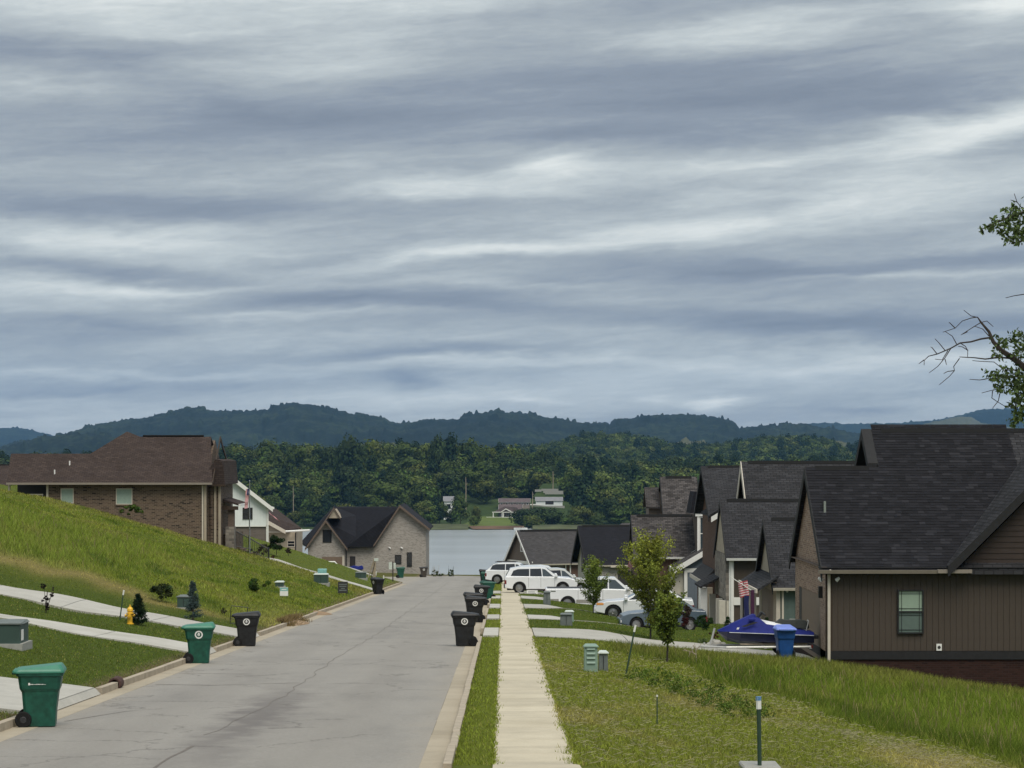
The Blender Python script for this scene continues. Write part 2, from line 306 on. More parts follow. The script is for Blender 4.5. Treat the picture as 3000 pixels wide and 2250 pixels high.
# ------------------------------------------------------------------ mesh helpers
class MB:
    def __init__(s): s.v = []; s.f = []
    def add(s, vs, fs):
        k = len(s.v); s.v += [tuple(p) for p in vs]; s.f += [tuple(i+k for i in f) for f in fs]; return s
    def box(s, x0, x1, y0, y1, z0, z1):
        return s.add([(x0, y0, z0), (x1, y0, z0), (x1, y1, z0), (x0, y1, z0), (x0, y0, z1), (x1, y0, z1), (x1, y1, z1), (x0, y1, z1)],
                     [(0, 3, 2, 1), (4, 5, 6, 7), (0, 1, 5, 4), (1, 2, 6, 5), (2, 3, 7, 6), (3, 0, 4, 7)])
    def frus(s, b, t):                          # two rings with the same count, capped
        n = len(b)
        fs = [tuple(range(n))[::-1], tuple(range(n, 2*n))] + [(i, (i+1) % n, n+(i+1) % n, n+i) for i in range(n)]
        return s.add(list(b)+list(t), fs)
    def loft(s, rings, cap=True):
        n = len(rings[0]); vs = [p for r in rings for p in r]; fs = []
        for k in range(len(rings)-1):
            fs += [(k*n+i, k*n+(i+1) % n, (k+1)*n+(i+1) % n, (k+1)*n+i) for i in range(n)]
        if cap: fs += [tuple(range(n))[::-1], tuple(range((len(rings)-1)*n, len(rings)*n))]
        return s.add(vs, fs)
    def tube(s, pts, rad, n=8):
        pts = [Vector(p) for p in pts]
        if not hasattr(rad, '__len__'): rad = [rad]*len(pts)
        rings = []
        for i, p in enumerate(pts):
            d = (pts[min(i+1, len(pts)-1)]-pts[max(i-1, 0)]).normalized()
            a = d.orthogonal().normalized() if i == 0 else (s._a - d*s._a.dot(d)).normalized()
            s._a = a; c = d.cross(a)
            rings.append([p+(a*math.cos(2*PI*k/n)+c*math.sin(2*PI*k/n))*rad[i] for k in range(n)])
        return s.loft(rings)
    def prism(s, poly, a, b, axis='y'):         # poly in the two other axes, extruded a..b
        f = {'y': lambda p, t: (p[0], t, p[1]), 'x': lambda p, t: (t, p[0], p[1]), 'z': lambda p, t: (p[0], p[1], t)}[axis]
        return s.frus([f(p, a) for p in poly], [f(p, b) for p in poly])
    def lathe(s, prof, c=(0, 0, 0), n=14):
        return s.loft([[(c[0]+r*math.cos(2*PI*k/n), c[1]+r*math.sin(2*PI*k/n), c[2]+z) for k in range(n)] for r, z in prof])
    def build(s, name, mat, parent=None, smooth=False, bevel=0, seg=1):
        me = bpy.data.meshes.new(name); bm = bmesh.new()
        vs = [bm.verts.new(p) for p in s.v]
        for f in s.f:
            try: bm.faces.new([vs[i] for i in f])
            except ValueError: pass
        bmesh.ops.recalc_face_normals(bm, faces=bm.faces[:])
        if bevel:
            bmesh.ops.remove_doubles(bm, verts=bm.verts[:], dist=1e-5)
            es = [e for e in bm.edges if len(e.link_faces) == 2 and e.calc_face_angle(0) > .5]
            bmesh.ops.bevel(bm, geom=es, offset=bevel, segments=seg, affect='EDGES', clamp_overlap=True)
        uvl = bm.loops.layers.uv.new('UVMap')
        for f in bm.faces:
            n = f.normal
            t = Vector((-n.y, n.x, 0))
            t = t.normalized() if t.length > .05 else Vector((1, 0, 0))
            b = n.cross(t)
            for l in f.loops: l[uvl].uv = (l.vert.co.dot(t), l.vert.co.dot(b))
            f.smooth = smooth
        bm.to_mesh(me); bm.free(); me.materials.append(MATS[mat])
        o = bpy.data.objects.new(name, me); COL.objects.link(o)
        if parent: o.parent = parent
        return o
def npmesh(name, V, F, mat, tint=None, parent=None, smooth=False):
    """fast mesh from numpy arrays; F is (n,3) or (n,4); tint per face-vertex point colour (per vertex)"""
    me = bpy.data.meshes.new(name); n, k = F.shape
    me.vertices.add(len(V)); me.vertices.foreach_set('co', V.astype(np.float32).ravel())
    me.loops.add(n*k); me.loops.foreach_set('vertex_index', F.astype(np.int32).ravel())
    me.polygons.add(n); me.polygons.foreach_set('loop_start', np.arange(0, n*k, k, dtype=np.int32))
    if smooth: me.polygons.foreach_set('use_smooth', np.ones(n, dtype=bool))
    if tint is not None:
        a = me.attributes.new('tint', 'FLOAT_COLOR', 'POINT')
        c = np.ones((len(V), 4), dtype=np.float32); c[:, :3] = tint; a.data.foreach_set('color', c.ravel())
    me.update(calc_edges=True); me.materials.append(MATS[mat])
    o = bpy.data.objects.new(name, me); COL.objects.link(o)
    if parent: o.parent = parent
    return o
def tag(o, label=None, cat=None, group=None, kind=None):
    if label: o['label'] = label
    if cat: o['category'] = cat
    if group: o['group'] = group
    if kind: o['kind'] = kind
    return o
def thing(name, label, cat, loc=(0, 0, 0), rz=0, group=None):
    o = bpy.data.objects.new(name, None); COL.objects.link(o); o.location = loc; o.rotation_euler = (0, 0, rz)
    o.empty_display_size = .3
    return tag(o, label, cat, group)
def copy_tree(o, parent=None):
    c = o.copy(); COL.objects.link(c); c.parent = parent
    for ch in [x for x in o.children]: copy_tree(ch, c)
    return c
def dup(o, loc, rz, label, sc=1):
    c = copy_tree(o); c.location = loc; c.rotation_euler = (0, 0, rz); c.scale = (sc,)*3; c['label'] = label; return c
# ------------------------------------------------------------------ terrain
SL = .0391
def road_z(Y):
    Y = np.asarray(Y, dtype=float)
    z = -3.15-SL*Y
    near = -1.62-.078*Y-.0003*Y*Y                    # steeper top of the hill near the viewer
    z = np.where(Y < 32, np.where(Y < 0, -1.62-.03*Y, -1.62-(2.78/32)*Y), z)
    return z
def sstep(a, b, x):
    t = np.clip((x-a)/(b-a), 0, 1); return t*t*(3-2*t)
LD = [[(-8.66, 41.4), (-8.66, 48.3), (-22, 48.3), (-22, 41.4)],
      [(-8.66, 64.2), (-8.66, 67.8), (-26, 67.6), (-26, 64.0)],
      [(-8.66, 75.4), (-8.66, 79.8), (-30, 82.4), (-30, 77.6)],
      [(-8.66, 154.0), (-8.66, 157.5), (-16.2, 163.5), (-17.8, 158.5)],
      [(-10.5, 184.5), (-10.5, 188.5), (-21, 196), (-21, 191)]]
RD = [[(-.16, 76.6), (-.16, 83.8), (10.88, 84.9), (10.88, 77.3)],
      [(-.16, 94.6), (-.16, 100.0), (12.2, 109.5), (12.2, 102.4)],
      [(-.16, 111.5), (-.16, 118.5), (11.6, 126), (11.6, 118.4)],
      [(-.16, 132.0), (-.16, 138.5), (11.6, 141), (11.6, 133.5)],
      [(-.16, 146.0), (-.16, 153.5), (10.0, 158), (10.0, 148)]]
def soft_quad(X, Y, q, m):
    d = np.full(np.shape(X), 1e3); n = len(q)
    cx_ = sum(p[0] for p in q)/n; cy_ = sum(p[1] for p in q)/n
    for i in range(n):
        a = q[i]; b = q[(i+1) % n]; nx, ny = b[1]-a[1], -(b[0]-a[0]); l = math.hypot(nx, ny); nx /= l; ny /= l
        if (cx_-a[0])*nx+(cy_-a[1])*ny > 0: nx, ny = -nx, -ny
        d = np.minimum(d, -((X-a[0])*nx+(Y-a[1])*ny))
    return sstep(-m, 0, d)
KY = [0, 30, 45, 55, 72, 81, 90, 104, 125, 146, 156, 165, 182, 192, 206, 220, 400]
KV = [.1, .1, .11, .17, .17, .18, .27, .325, .325, .335, .275, .28, .345, .30, .13, .04, .03]
def terrain(X, Y):
    X = np.asarray(X, dtype=float); Y = np.asarray(Y, dtype=float)
    r = road_z(Y)
    v = np.maximum(-(X+8.65), 0); k = np.interp(Y, KY, KV)
    L = 10.5*np.tanh(k*v/10.5)
    wv = .05*np.sin(X*1.3+Y*.31)*np.sin(Y*.53-X*.4)+.07*np.sin(X*.42+1)*np.sin(Y*.21+2)
    left = r+.12+L+wv*np.clip(v/4, 0, 1)
    w = np.maximum(X-1.04, 0)
    R = -.093*w-.05*np.maximum(w-11, 0)
    kn = sstep(74, 60, Y)
    R = R-kn*.35*np.exp(-((w-9)/4)**2)+ .10*np.exp(-((w-2.2)/1.6)**2)*sstep(60, 85, Y)
    right = r+.12+R+wv*.8*np.clip(w/3, 0, 1)
    mid = r+.12
    z = np.where(X < -8.65, left, np.where(X > 1.04, right, np.where(X > -.70, mid-.03*(X > -.14), r-.08)))
    for q in RD[1:]: z = z-.30*soft_quad(X, Y, q, .45)*sstep(.8, 3.2, w)
    # past the bend the street swings left: flat ground there
    flat = r-.04
    cross = sstep(192, 200, Y)*(1-sstep(236, 239, Y))
    z = np.where((X <= -8.65) & (Y > 192), z*(1-cross)+np.minimum(z, flat)*cross, z)
    # the bank down to the lake, past the end of the street
    y0 = 262+np.clip(-(X+9)*.5, -12, 30)
    t = np.clip((Y-y0)/80, 0, 3)
    z = z-(t*26)*sstep(0, .25, t)
    return np.maximum(z, -44)
def T(X, Y): return float(terrain(X, Y))
def G(px, py, lo=25, hi=300):
    """where the line of sight through a point of the photograph meets the ground"""
    Ys = np.linspace(lo, hi, 5000); X = (px-CX)/FPX*Ys; z = (CY-py)/FPX*Ys
    i = np.argmax(z <= terrain(X, Ys)); Y = Ys[i]
    return (X[i], Y, T(X[i], Y))
def P(px, py, D): return ((px-CX)/FPX*D, D, (CY-py)/FPX*D)

def in_quad(X, Y, q, m=0.0):
    inside = np.ones(np.shape(X), dtype=bool); n = len(q)
    cx_ = sum(p[0] for p in q)/n; cy_ = sum(p[1] for p in q)/n
    for i in range(n):
        a = q[i]; b = q[(i+1) % n]
        nx, ny = b[1]-a[1], -(b[0]-a[0]); l = math.hypot(nx, ny); nx /= l; ny /= l
        if (cx_-a[0])*nx+(cy_-a[1])*ny > 0: nx, ny = -nx, -ny
        inside &= ((X-a[0])*nx+(Y-a[1])*ny) < m
    return inside
def drive_mask(X, Y, m=0.0):
    a = np.zeros(np.shape(X), dtype=bool)
    for q in RD: a |= (X > -.74) & (X < 0) & (Y > q[0][1]-m) & (Y < q[1][1]+m)
    for q in LD+RD: a |= in_quad(X, Y, q, m)
    return a
# ---- growth: returns colour and blade height
def growth(X, Y):
    X = np.asarray(X, float); Y = np.asarray(Y, float); n = X.shape
    nz = lambda a, b, p: np.sin(X*a+p)*np.sin(Y*b+p*1.7)
    f = nz(.9, .33, .4)+.6*nz(2.3, .8, 1.9)+.5*nz(.35, .12, 3.1)+.4*nz(5.1, 1.9, .7)
    lawn = np.array([.098, .125, .026]); yellow = np.array([.175, .195, .042]); straw = np.array([.36, .30, .145]); deep = np.array([.058, .088, .016]); lush = np.array([.118, .152, .026])
    c = np.zeros(n+(3,)); c[:] = lawn; h = np.full(n, .05)
    def blend(mask, col, hh):
        nonlocal c, h
        m = np.clip(mask, 0, 1)[..., None]; c = c*(1-m)+col*m; h = h*(1-m[..., 0])+hh*m[..., 0]
    v = -(X+8.65); w = X-1.04
    left = X < -8.6; right = X > 1.0
    edge = 84+.55*np.clip(v, 0, 14)+.8*np.sin(v*1.1)+.5*np.sin(v*2.7)
    wild = left*sstep(-.6, .8, Y-edge)*(1-sstep(150, 154, Y-.35*np.clip(v, 0, 20)))
    blend(wild, lush, .09)
    blend(wild*sstep(.2, 1.2, f+.3)*.7, yellow, .12)
    blend(wild*sstep(5.5, 9, v)*sstep(125, 112, Y)*.9, np.array([.155, .195, .045]), .34)
    blend(wild*sstep(136, 146, Y)*.65, np.array([.19, .175, .06]), .15)
    g2 = nz(1.7, .6, 2.2)+.7*nz(3.9, 1.3, .3)+.6*nz(.6, .25, 5.0)
    blend(wild*sstep(.4, 1.3, g2)*.75, deep*1.15, .18)
    blend(wild*sstep(.5, 1.4, -g2)*.55, np.array([.185, .17, .07]), .14)
    # mown, dry band between lawn and wild bank
    blend(left*np.exp(-((Y-edge+1.0)/1.5)**2)*sstep(.5, 3, v)*.95, straw*.72, .06)
    blend(wild*np.exp(-(v/1.6)**2)*sstep(110, 88, Y)*.8, np.array([.25, .235, .09]), .08)
    blend(left*(Y < 84)*sstep(.6, 1.6, f)*.35, deep, .05)
    blend(left*(Y < 84)*.6, np.array([.072, .105, .024]), .05)
    blend(left*sstep(158, 162, Y)*.3, np.array([.17, .21, .06]), .06)
    # right-hand side
    bd = 5.0+(65-Y)*.19+.5*np.sin(Y*.6)
    tall = right*sstep(-.4, .6, X-bd)*sstep(77.0, 75.5, Y)
    mown = right*(1-sstep(-.4, .6, X-bd))*sstep(76.5, 75, Y)
    blend(mown*.75, yellow, .075)
    blend(mown*sstep(.3, 1.5, f)*.6, straw*.7, .07)
    blend(mown*np.exp(-((X-bd+1.6+.4*np.sin(Y))/1.0)**2)*sstep(46, 38, Y)*.9, straw, .08)
    blend(tall, np.array([.115, .155, .028]), .26)
    blend(tall*np.exp(-((X-bd-1.1)/1.1)**2)*.75, deep*.9, .33)
    blend(tall*sstep(.2, 1.3, f)*.5, np.array([.16, .165, .045]), .24)
    blend(tall*sstep(.4, 1.4, nz(1.3, .9, 1.1)+.6*nz(2.9, 2.1, 4.0))*.8, deep, .32)
    blend(tall*sstep(66, 73, Y)*.6, np.array([.14, .135, .05]), .14)
    blend(right*sstep(76, 78, Y)*.5, deep*1.15, .045)
    blend(((X > -.72) & (X < -.12))*.9, np.array([.155, .185, .035]), .06)
    blend((Y > 236)*1.0, np.array([.12, .12, .05]), .15)
    return c, h

cols = np.concatenate([np.linspace(-420, -70, 24)[:-1], np.arange(-70, -30, 1.6), np.arange(-30, -8.9, .4),
                       [-8.68, -8.64, -8.0, -6, -4.6, -3, -1.5, -.72, -.68, -.42, -.15, -.13, .5, 1.03], np.arange(1.2, 25, .4), np.arange(25, 70, 1.6), np.linspace(70, 420, 24)])
rows = np.concatenate([[-60, -40, -20, 0, 8, 16], np.arange(20, 100, .5), np.arange(100, 270, 1.0), np.arange(270, 380, 4), [400, 450, 600, 900, 1250]])
XX, YY = np.meshgrid(cols, rows); ZZ = terrain(XX, YY)
dm = drive_mask(XX, YY, .15); ZZ = np.where(dm & (YY < 300), ZZ-.05, ZZ)
C, H = growth(XX, YY)
C = C*np.array([.72, .72, .55])
C[(XX < -8.62) & (XX > -8.75)] = (.16, .12, .07)
C[YY > 262] = (.12, .12, .06)
nr, nc = XX.shape; idx = np.arange(nr*nc).reshape(nr, nc)
F = np.stack([idx[:-1, :-1].ravel(), idx[:-1, 1:].ravel(), idx[1:, 1:].ravel(), idx[1:, :-1].ravel()], 1)
tag(npmesh('ground', np.stack([XX.ravel(), YY.ravel(), ZZ.ravel()], 1), F, 'ground', C.reshape(-1, 3), smooth=True), 'grassy hillside on both sides of the sloping street', kind='structure')

# ---- road, gutters, kerbs
def sheet(name, edges, mat, off, skirt=.1, label=None, zf=None, step=2.0, nx=8):
    """edges: list of (Y, x0, x1)"""
    mb = MB(); rows_ = []
    for Y, a, b in edges:
        rows_.append([(a+(b-a)*i/nx, Y, (zf(a+(b-a)*i/nx, Y) if zf else float(road_z(Y)))+off) for i in range(nx+1)])
    V = [p for r in rows_ for p in r]; n = nx+1
    F_ = [(k*n+i, k*n+i+1, (k+1)*n+i+1, (k+1)*n+i) for k in range(len(rows_)-1) for i in range(nx)]
    mb.add(V, F_); o = mb.build(name, mat); 
    for p in o.data.polygons:
        pass
    return tag(o, label, kind='structure')
ed = []
for Y in np.arange(-20, 246, 1.0):
    l = -8.1
    if Y > 190: l = -8.1-40*sstep(190, 214, Y)
    ed.append((Y, l, -1.2 if Y < 238 else -1.2-4*(Y-238)/8))
tag(sheet('road', ed, 'asphalt', 0.0, nx=24), 'grey weathered asphalt street running downhill to the lake')
# cracks: thin tarred lines lying on the asphalt
def crack(pts, w, seed):
    r = random.Random(seed); P_ = []
    for (a, b) in zip(pts[:-1], pts[1:]):
        n = max(2, int(math.dist(a, b)/1.0))
        for i in range(n): P_.append((a[0]+(b[0]-a[0])*i/n+r.uniform(-.07, .07), a[1]+(b[1]-a[1])*i/n))
    P_.append(pts[-1]); V = []; F_ = []
    for i, p in enumerate(P_):
        ww = w*r.uniform(.4, 1.2)
        q = P_[min(i+1, len(P_)-1)]; q0 = P_[max(i-1, 0)]; dx, dy = q[0]-q0[0], q[1]-q0[1]; l = math.hypot(dx, dy); nx_, ny_ = -dy/l*ww, dx/l*ww
        for s in (-1, 1):
            x, y = p[0]+nx_*s, p[1]+ny_*s; V.append((x, y, float(road_z(y))+.004))
    F_ = [(2*i, 2*i+1, 2*i+3, 2*i+2) for i in range(len(P_)-1)]
    return V, F_
plain('tar', (.155, .138, .122), .8, var=.2)
mb = MB()
for i, (pts, w) in enumerate([([(-5.0, 31), (-4.9, 36)], .03), ([(-4.95, 38), (-4.6, 47), (-4.7, 62), (-4.55, 82), (-4.6, 110), (-4.65, 150), (-4.8, 200)], .012),
                              ([(-8.0, 52), (-6.6, 51.6), (-4.7, 52.6)], .03), ([(-8.0, 56.5), (-6.2, 56.2)], .03), ([(-6.5, 66), (-4.6, 66.4)], .02), ([(-4.6, 78), (-2.2, 78.3)], .02),
                              ([(-7.5, 96), (-6.9, 104), (-5.8, 108)], .03), ([(-4.6, 93), (-1.5, 93.4)], .03), ([(-4.6, 128), (-2.3, 128.4)], .04), ([(-5.9, 126), (-4.6, 126.3)], .04),
                              ([(-7.9, 41), (-7.2, 43.5), (-6.6, 44.2)], .015)]):
    mb.add(*crack(pts, w, i))
tag(mb.build('road_cracks', 'tar'), 'thin dark cracks in the asphalt', kind='structure')

def seg_mesh(x0, x1, Lr, z0, z1, slope):
    """a kerb, gutter or slab piece: box following the fall of the road; origin at its near edge"""
    mb = MB(); g = .003
    b = [(x0, g, z0), (x1, g, z0), (x1, Lr-g, z0-slope*(Lr-g)), (x0, Lr-g, z0-slope*(Lr-g))]
    t = [(x, y, z-z0+z1) for x, y, z in b]
    mb.frus(b, t); return mb
gl = thing('gutter', 'pale concrete gutter along the left edge of the street', None, (0, 0, 0)); gr = thing('gutter', 'tan concrete gutter along the right edge of the street', None, (0, 0, 0))
kl = thing('kerb', 'concrete kerb along the left side of the street, broken by driveways', None); kr = thing('kerb', 'concrete kerb along the right side of the street beside the grass strip', None)
sw = thing('sidewalk', 'pale concrete sidewalk on the right side of the street', None)
for o in (gl, gr, kl, kr, sw):
    o['kind'] = 'structure'
    if 'category' in o: del o['category']
LG = 3.0
def proto(name, mb, mat, parent):
    o = mb.build(name, mat, parent, bevel=.006); return o
def run(name, mb, mat, parent, Ys, zoff=0.0, jit=.004):
    first = None
    for Y in Ys:
        if first is None: first = o = proto(name, mb, mat, parent)
        else: o = first.copy(); COL.objects.link(o); o.parent = parent
        o.location = (random.uniform(-jit, jit), Y, float(road_z(Y+.001))+zoff+random.uniform(-jit, jit))
Ysr = [y for y in np.arange(32, 235, LG)]; Ysl = [y for y in np.arange(32, 189, LG)]
run('gutter_section', seg_mesh(-8.55, -8.1, LG, -.2, .006, SL), 'gutter', gl, Ysl)
run('gutter_section', seg_mesh(-1.2, -.82, LG, -.2, .006, SL), 'gutter', gr, Ysr)
LOP = [(41.2, 48.4), (64.2, 67.8), (75.4, 80.0), (154, 157.5)]; ROP = [(76.6, 83.8), (94.6, 100), (111.5, 118.5), (132, 138.5), (146, 153.5)]
def kruns(ops, y0, y1, L_):
    out = []; y = y0; stops = sorted(ops)+[(y1, y1)]
    for a, b in stops:
        n = max(1, round((a-y)/L_)); l = (a-y)/n
        out += [(y+i*l, l) for i in range(n)]; y = b
    return out
for ops, y1, x0, x1, par in ((LOP, 190, -8.66, -8.52, kl), (ROP, 236, -.82, -.70, kr)):
    cache = {}
    for y, l in kruns(ops, 31, y1, 3.0):
        key = round(l, 3)
        if key not in cache: o = proto('kerb_section', seg_mesh(x0, x1, l, -.2, .145, SL), 'concrete_curb', par); cache[key] = o
        else: o = cache[key].copy(); COL.objects.link(o); o.parent = par
        o.location = (random.uniform(-.008, .008), y, float(road_z(y+.001))+random.uniform(-.006, .006))
run('slab', seg_mesh(-.14, 1.04, 1.22, -.1, .13, SL), 'sidewalk', sw, [y for y in np.arange(32, 262, 1.22)], jit=.0015)
# near part of the hill top below the camera, out of frame
for x0, x1, nm, mt, off in ((-8.66, -8.1, 'gutter_apron', 'gutter', .006), (-1.2, -.70, 'gutter_apron', 'gutter', .006), (-.14, 1.04, 'sidewalk_apron', 'sidewalk', .13)):
    sheet(nm, [(y, x0, x1) for y in np.arange(-20, 32.1, 2)], mt, off, nx=1)
# driveways, draped
def drive(q, name, label, off=.03, mat='drive', nu=6, nv=6, group=None):
    """a driveway: cast slabs laid end to end over the ground with open joints"""
    A, B, C_, D_ = q; L_ = math.dist(A, D_); ns = max(1, round(L_/3.0)); gap = .008/L_*2
    root = bpy.data.objects.new(name, None); COL.objects.link(root); tag(root, label, kind='structure')
    for k in range(ns):
        s0 = k/ns+gap; s1 = (k+1)/ns-gap; V = []
        for i in range(nu+1):
            for j in range(nv+1):
                s = s0+(s1-s0)*i/nu; t = j/nv
                x = (A[0]*(1-s)+D_[0]*s)*(1-t)+(B[0]*(1-s)+C_[0]*s)*t; y = (A[1]*(1-s)+D_[1]*s)*(1-t)+(B[1]*(1-s)+C_[1]*s)*t
                V.append((x, y, T(x, y)+off))
        n = nv+1; F_ = [(i*n+j, i*n+j+1, (i+1)*n+j+1, (i+1)*n+j) for i in range(nu) for j in range(nv)]
        per = [i*n for i in range(nu+1)]+[nu*n+j for j in range(1, n)]+[i*n+nv for i in range(nu-1, -1, -1)]+[j for j in range(nv-1, 0, -1)]
        kk = len(V); V += [(V[p][0], V[p][1], V[p][2]-.14) for p in per]
        F_ += [(per[a], per[(a+1) % len(per)], kk+(a+1) % len(per), kk+a) for a in range(len(per))]
        MB().add(V, F_).build('slab', mat, root)
    return root
for q, lb in zip(LD, ['near left driveway behind the first green bin', 'left driveway coming down to the second green bin', 'left driveway coming down to the black bin', 'far left walk from the brown-roofed house', 'far left driveway of the white house']):
    drive(q, 'driveway', lb, off=.035)
for q, lb in zip(RD, ['right driveway of the dark brown house', 'right driveway below the blue-grey car', 'right driveway below the white car', 'right driveway of the blue-grey house', 'right driveway under the white utility vehicle']):
    q2 = [(1.045, q[0][1]), (1.045, q[1][1]), q[2], q[3]]
    drive(q2, 'driveway', lb, off=.03)
    ym0, ym1 = q[0][1], q[1][1]
    drive([(-.695, ym0), (-.695, ym1), (-.145, ym1), (-.145, ym0)], 'driveway_apron', lb+', apron across the grass strip', off=.045, nu=2, nv=4)
for q in LD[:4]:                                       # ramps down to the gutter where the kerb is cut
    sheet('driveway_ramp', [(y, -8.655, -8.53) for y in np.linspace(q[0][1], q[1][1], 6)], 'drive', .02, nx=2, zf=lambda x, y: float(road_z(y))+.13*(-(x+8.53))/.125)

# ---- grass blades
def blades(name, N, ylo, yhi, sel, seed, wscale, hs=1.0, label=None, pxr=(-60, 3060)):
    r = np.random.default_rng(seed)
    Y = np.exp(r.uniform(math.log(ylo), math.log(yhi), N)); px = r.uniform(pxr[0], pxr[1], N); X = (px-CX)/FPX*Y
    keep = ((X < -8.68) | ((X > -.705) & (X < -.12)) | (X > 1.0)) & ~drive_mask(X, Y, .02)
    for b in HOUSE_FOOT: keep &= ~((X > b[0]) & (X < b[1]) & (Y > b[2]) & (Y < b[3]))
    X = X[keep]; Y = Y[keep]
    C_, H_ = growth(X, Y); k = sel(X, Y, H_); X = X[k]; Y = Y[k]; C_ = C_[k]; H_ = H_[k]; n = len(X)
    tabx = np.arange(30, 245, .23); tabv = np.random.default_rng(77).uniform(0, 1, len(tabx))**1.5*(.3+.9*np.interp(tabx, np.arange(30, 250, 2.1), np.random.default_rng(78).uniform(0, 1, 105))); e_ = (X > .6) & (X < 1.3) & (r.random(n) < .5); X[e_] = 1.05-np.abs(r.normal(0, .075, e_.sum()))*(.25+1.6*np.interp(Y[e_], tabx, tabv)) ; e2 = (X > -.45) & (X < -.1) & (r.random(n) < .3); X[e2] = -.16+np.abs(r.normal(0, .055, e2.sum()))*(.2+1.6*np.interp(Y[e2]+40.3, tabx, tabv)); onp = (X > -.14) & (X < 1.04)
    Z = terrain(X, Y)-.01; Z = np.where(onp, road_z(Y)+.125, Z)
    ang = r.uniform(0, 2*PI, n); wd = wscale*(Y/45)**.85*r.uniform(.6, 1.5, n); h = H_*hs*r.uniform(.45, 1.25, n)
    lean = r.normal(0, .5, (n, 2))*h[:, None]
    V = np.zeros((n, 3, 3)); dx = np.cos(ang)*wd/2; dy = np.sin(ang)*wd/2
    V[:, 0] = np.stack([X-dx, Y-dy, Z], 1); V[:, 1] = np.stack([X+dx, Y+dy, Z], 1); V[:, 2] = np.stack([X+lean[:, 0], Y+lean[:, 1], Z+h], 1)
    tint = C_*r.uniform(.5, 1.75, (n, 1)); dry = r.random(n) < .07
    tint[dry] = np.array([.3, .26, .12])*r.uniform(.6, 1.2, (dry.sum(), 1))
    tint = np.repeat(tint[:, None, :], 3, 1); tint[:, :2] *= .95; tint *= np.array([1.22, 1.25, .85])
    o = npmesh(name, V.reshape(-1, 3), np.arange(3*n).reshape(-1, 3), 'blade', tint.reshape(-1, 3))
    return tag(o, label, 'grass', kind='stuff')
HOUSE_FOOT = [(10.8, 30, 76.9, 90), (12.2, 30, 101.9, 112), (11.6, 30, 117.9, 127), (-60, -19.5, 154.8, 170)]
blades('lawn_grass', 750000, 31, 240, lambda X, Y, H: H < .14, 1, .016, label='short mown grass on the lawns and verges')
blades('tall_grass', 900000, 31, 175, lambda X, Y, H: H >= .14, 2, .011, label='long unmown grass on the bank and in the ditch')
# seed heads in the long grass
def seedheads():
    r = np.random.default_rng(5); N = 5000
    Y = np.exp(r.uniform(math.log(33), math.log(150), N)); px = r.uniform(-40, 3040, N); X = (px-CX)/FPX*Y
    C_, H_ = growth(X, Y); k = (H_ > .24) & ~drive_mask(X, Y, .1) & ((X < -8.9) | (X > 1.3)); 
    for b in HOUSE_FOOT: k &= ~((X > b[0]) & (X < b[1]) & (Y > b[2]) & (Y < b[3]))
    X = X[k]; Y = Y[k]; H_ = H_[k]; n = len(X); Z = terrain(X, Y); h = H_*r.uniform(1.0, 1.6, n)
    ln = r.normal(0, .2, (n, 2))*h[:, None]; w = .005*(Y/45)**.8
    V = np.zeros((n, 4, 3)); V[:, 0] = np.stack([X-w/2, Y, Z], 1); V[:, 1] = np.stack([X+w/2, Y, Z], 1)
    V[:, 2] = np.stack([X+ln[:, 0]+w, Y+ln[:, 1], Z+h], 1); V[:, 3] = np.stack([X+ln[:, 0]-w, Y+ln[:, 1], Z+h*.97], 1)
    t = np.array([.26, .21, .11])*r.uniform(.5, 1.3, (n, 1)); t = np.repeat(t[:, None], 4, 1)
    tag(npmesh('grass_stalks', V.reshape(-1, 3), np.arange(4*n).reshape(-1, 4), 'blade', t.reshape(-1, 3)), 'dry seed stalks standing above the long grass', 'grass', kind='stuff')
seedheads()
# straw, cuttings and clover flecks lying on the near right lawn
def flecks():
    r = np.random.default_rng(9); N = 42000
    Y = np.exp(r.uniform(math.log(31), math.log(70), N)); px = r.uniform(1300, 3040, N); X = (px-CX)/FPX*Y
    C_, H_ = growth(X, Y); d = np.abs(X-(5.0+(65-Y)*.19)+1.6)
    k = (H_ < .14) & (X > 1.05) & ~drive_mask(X, Y, .1) & (r.random(N) < .25+.75*np.exp(-(d/1.1)**2)*(Y < 46)); X = X[k]; Y = Y[k]; n = len(X)
    Z = terrain(X, Y)+r.uniform(.03, .08, n); a = r.uniform(0, PI, n); l = r.uniform(.02, .06, n); w = .006*(Y/40)
    V = np.zeros((n, 4, 3)); c = np.cos(a)*l; s = np.sin(a)*l
    V[:, 0] = np.stack([X-c, Y-s, Z], 1); V[:, 1] = np.stack([X+c, Y+s, Z+.015], 1); V[:, 2] = np.stack([X+c, Y+s, Z+.015+w], 1); V[:, 3] = np.stack([X-c, Y-s, Z+w], 1)
    t = np.array([.46, .42, .26])*r.uniform(.5, 1.3, (n, 1)); t = np.repeat(t[:, None], 4, 1)
    tag(npmesh('straw', V.reshape(-1, 3), np.arange(4*n).reshape(-1, 4), 'blade', t.reshape(-1, 3)), 'dry straw cuttings lying on the near right verge', 'straw', kind='stuff')
flecks()
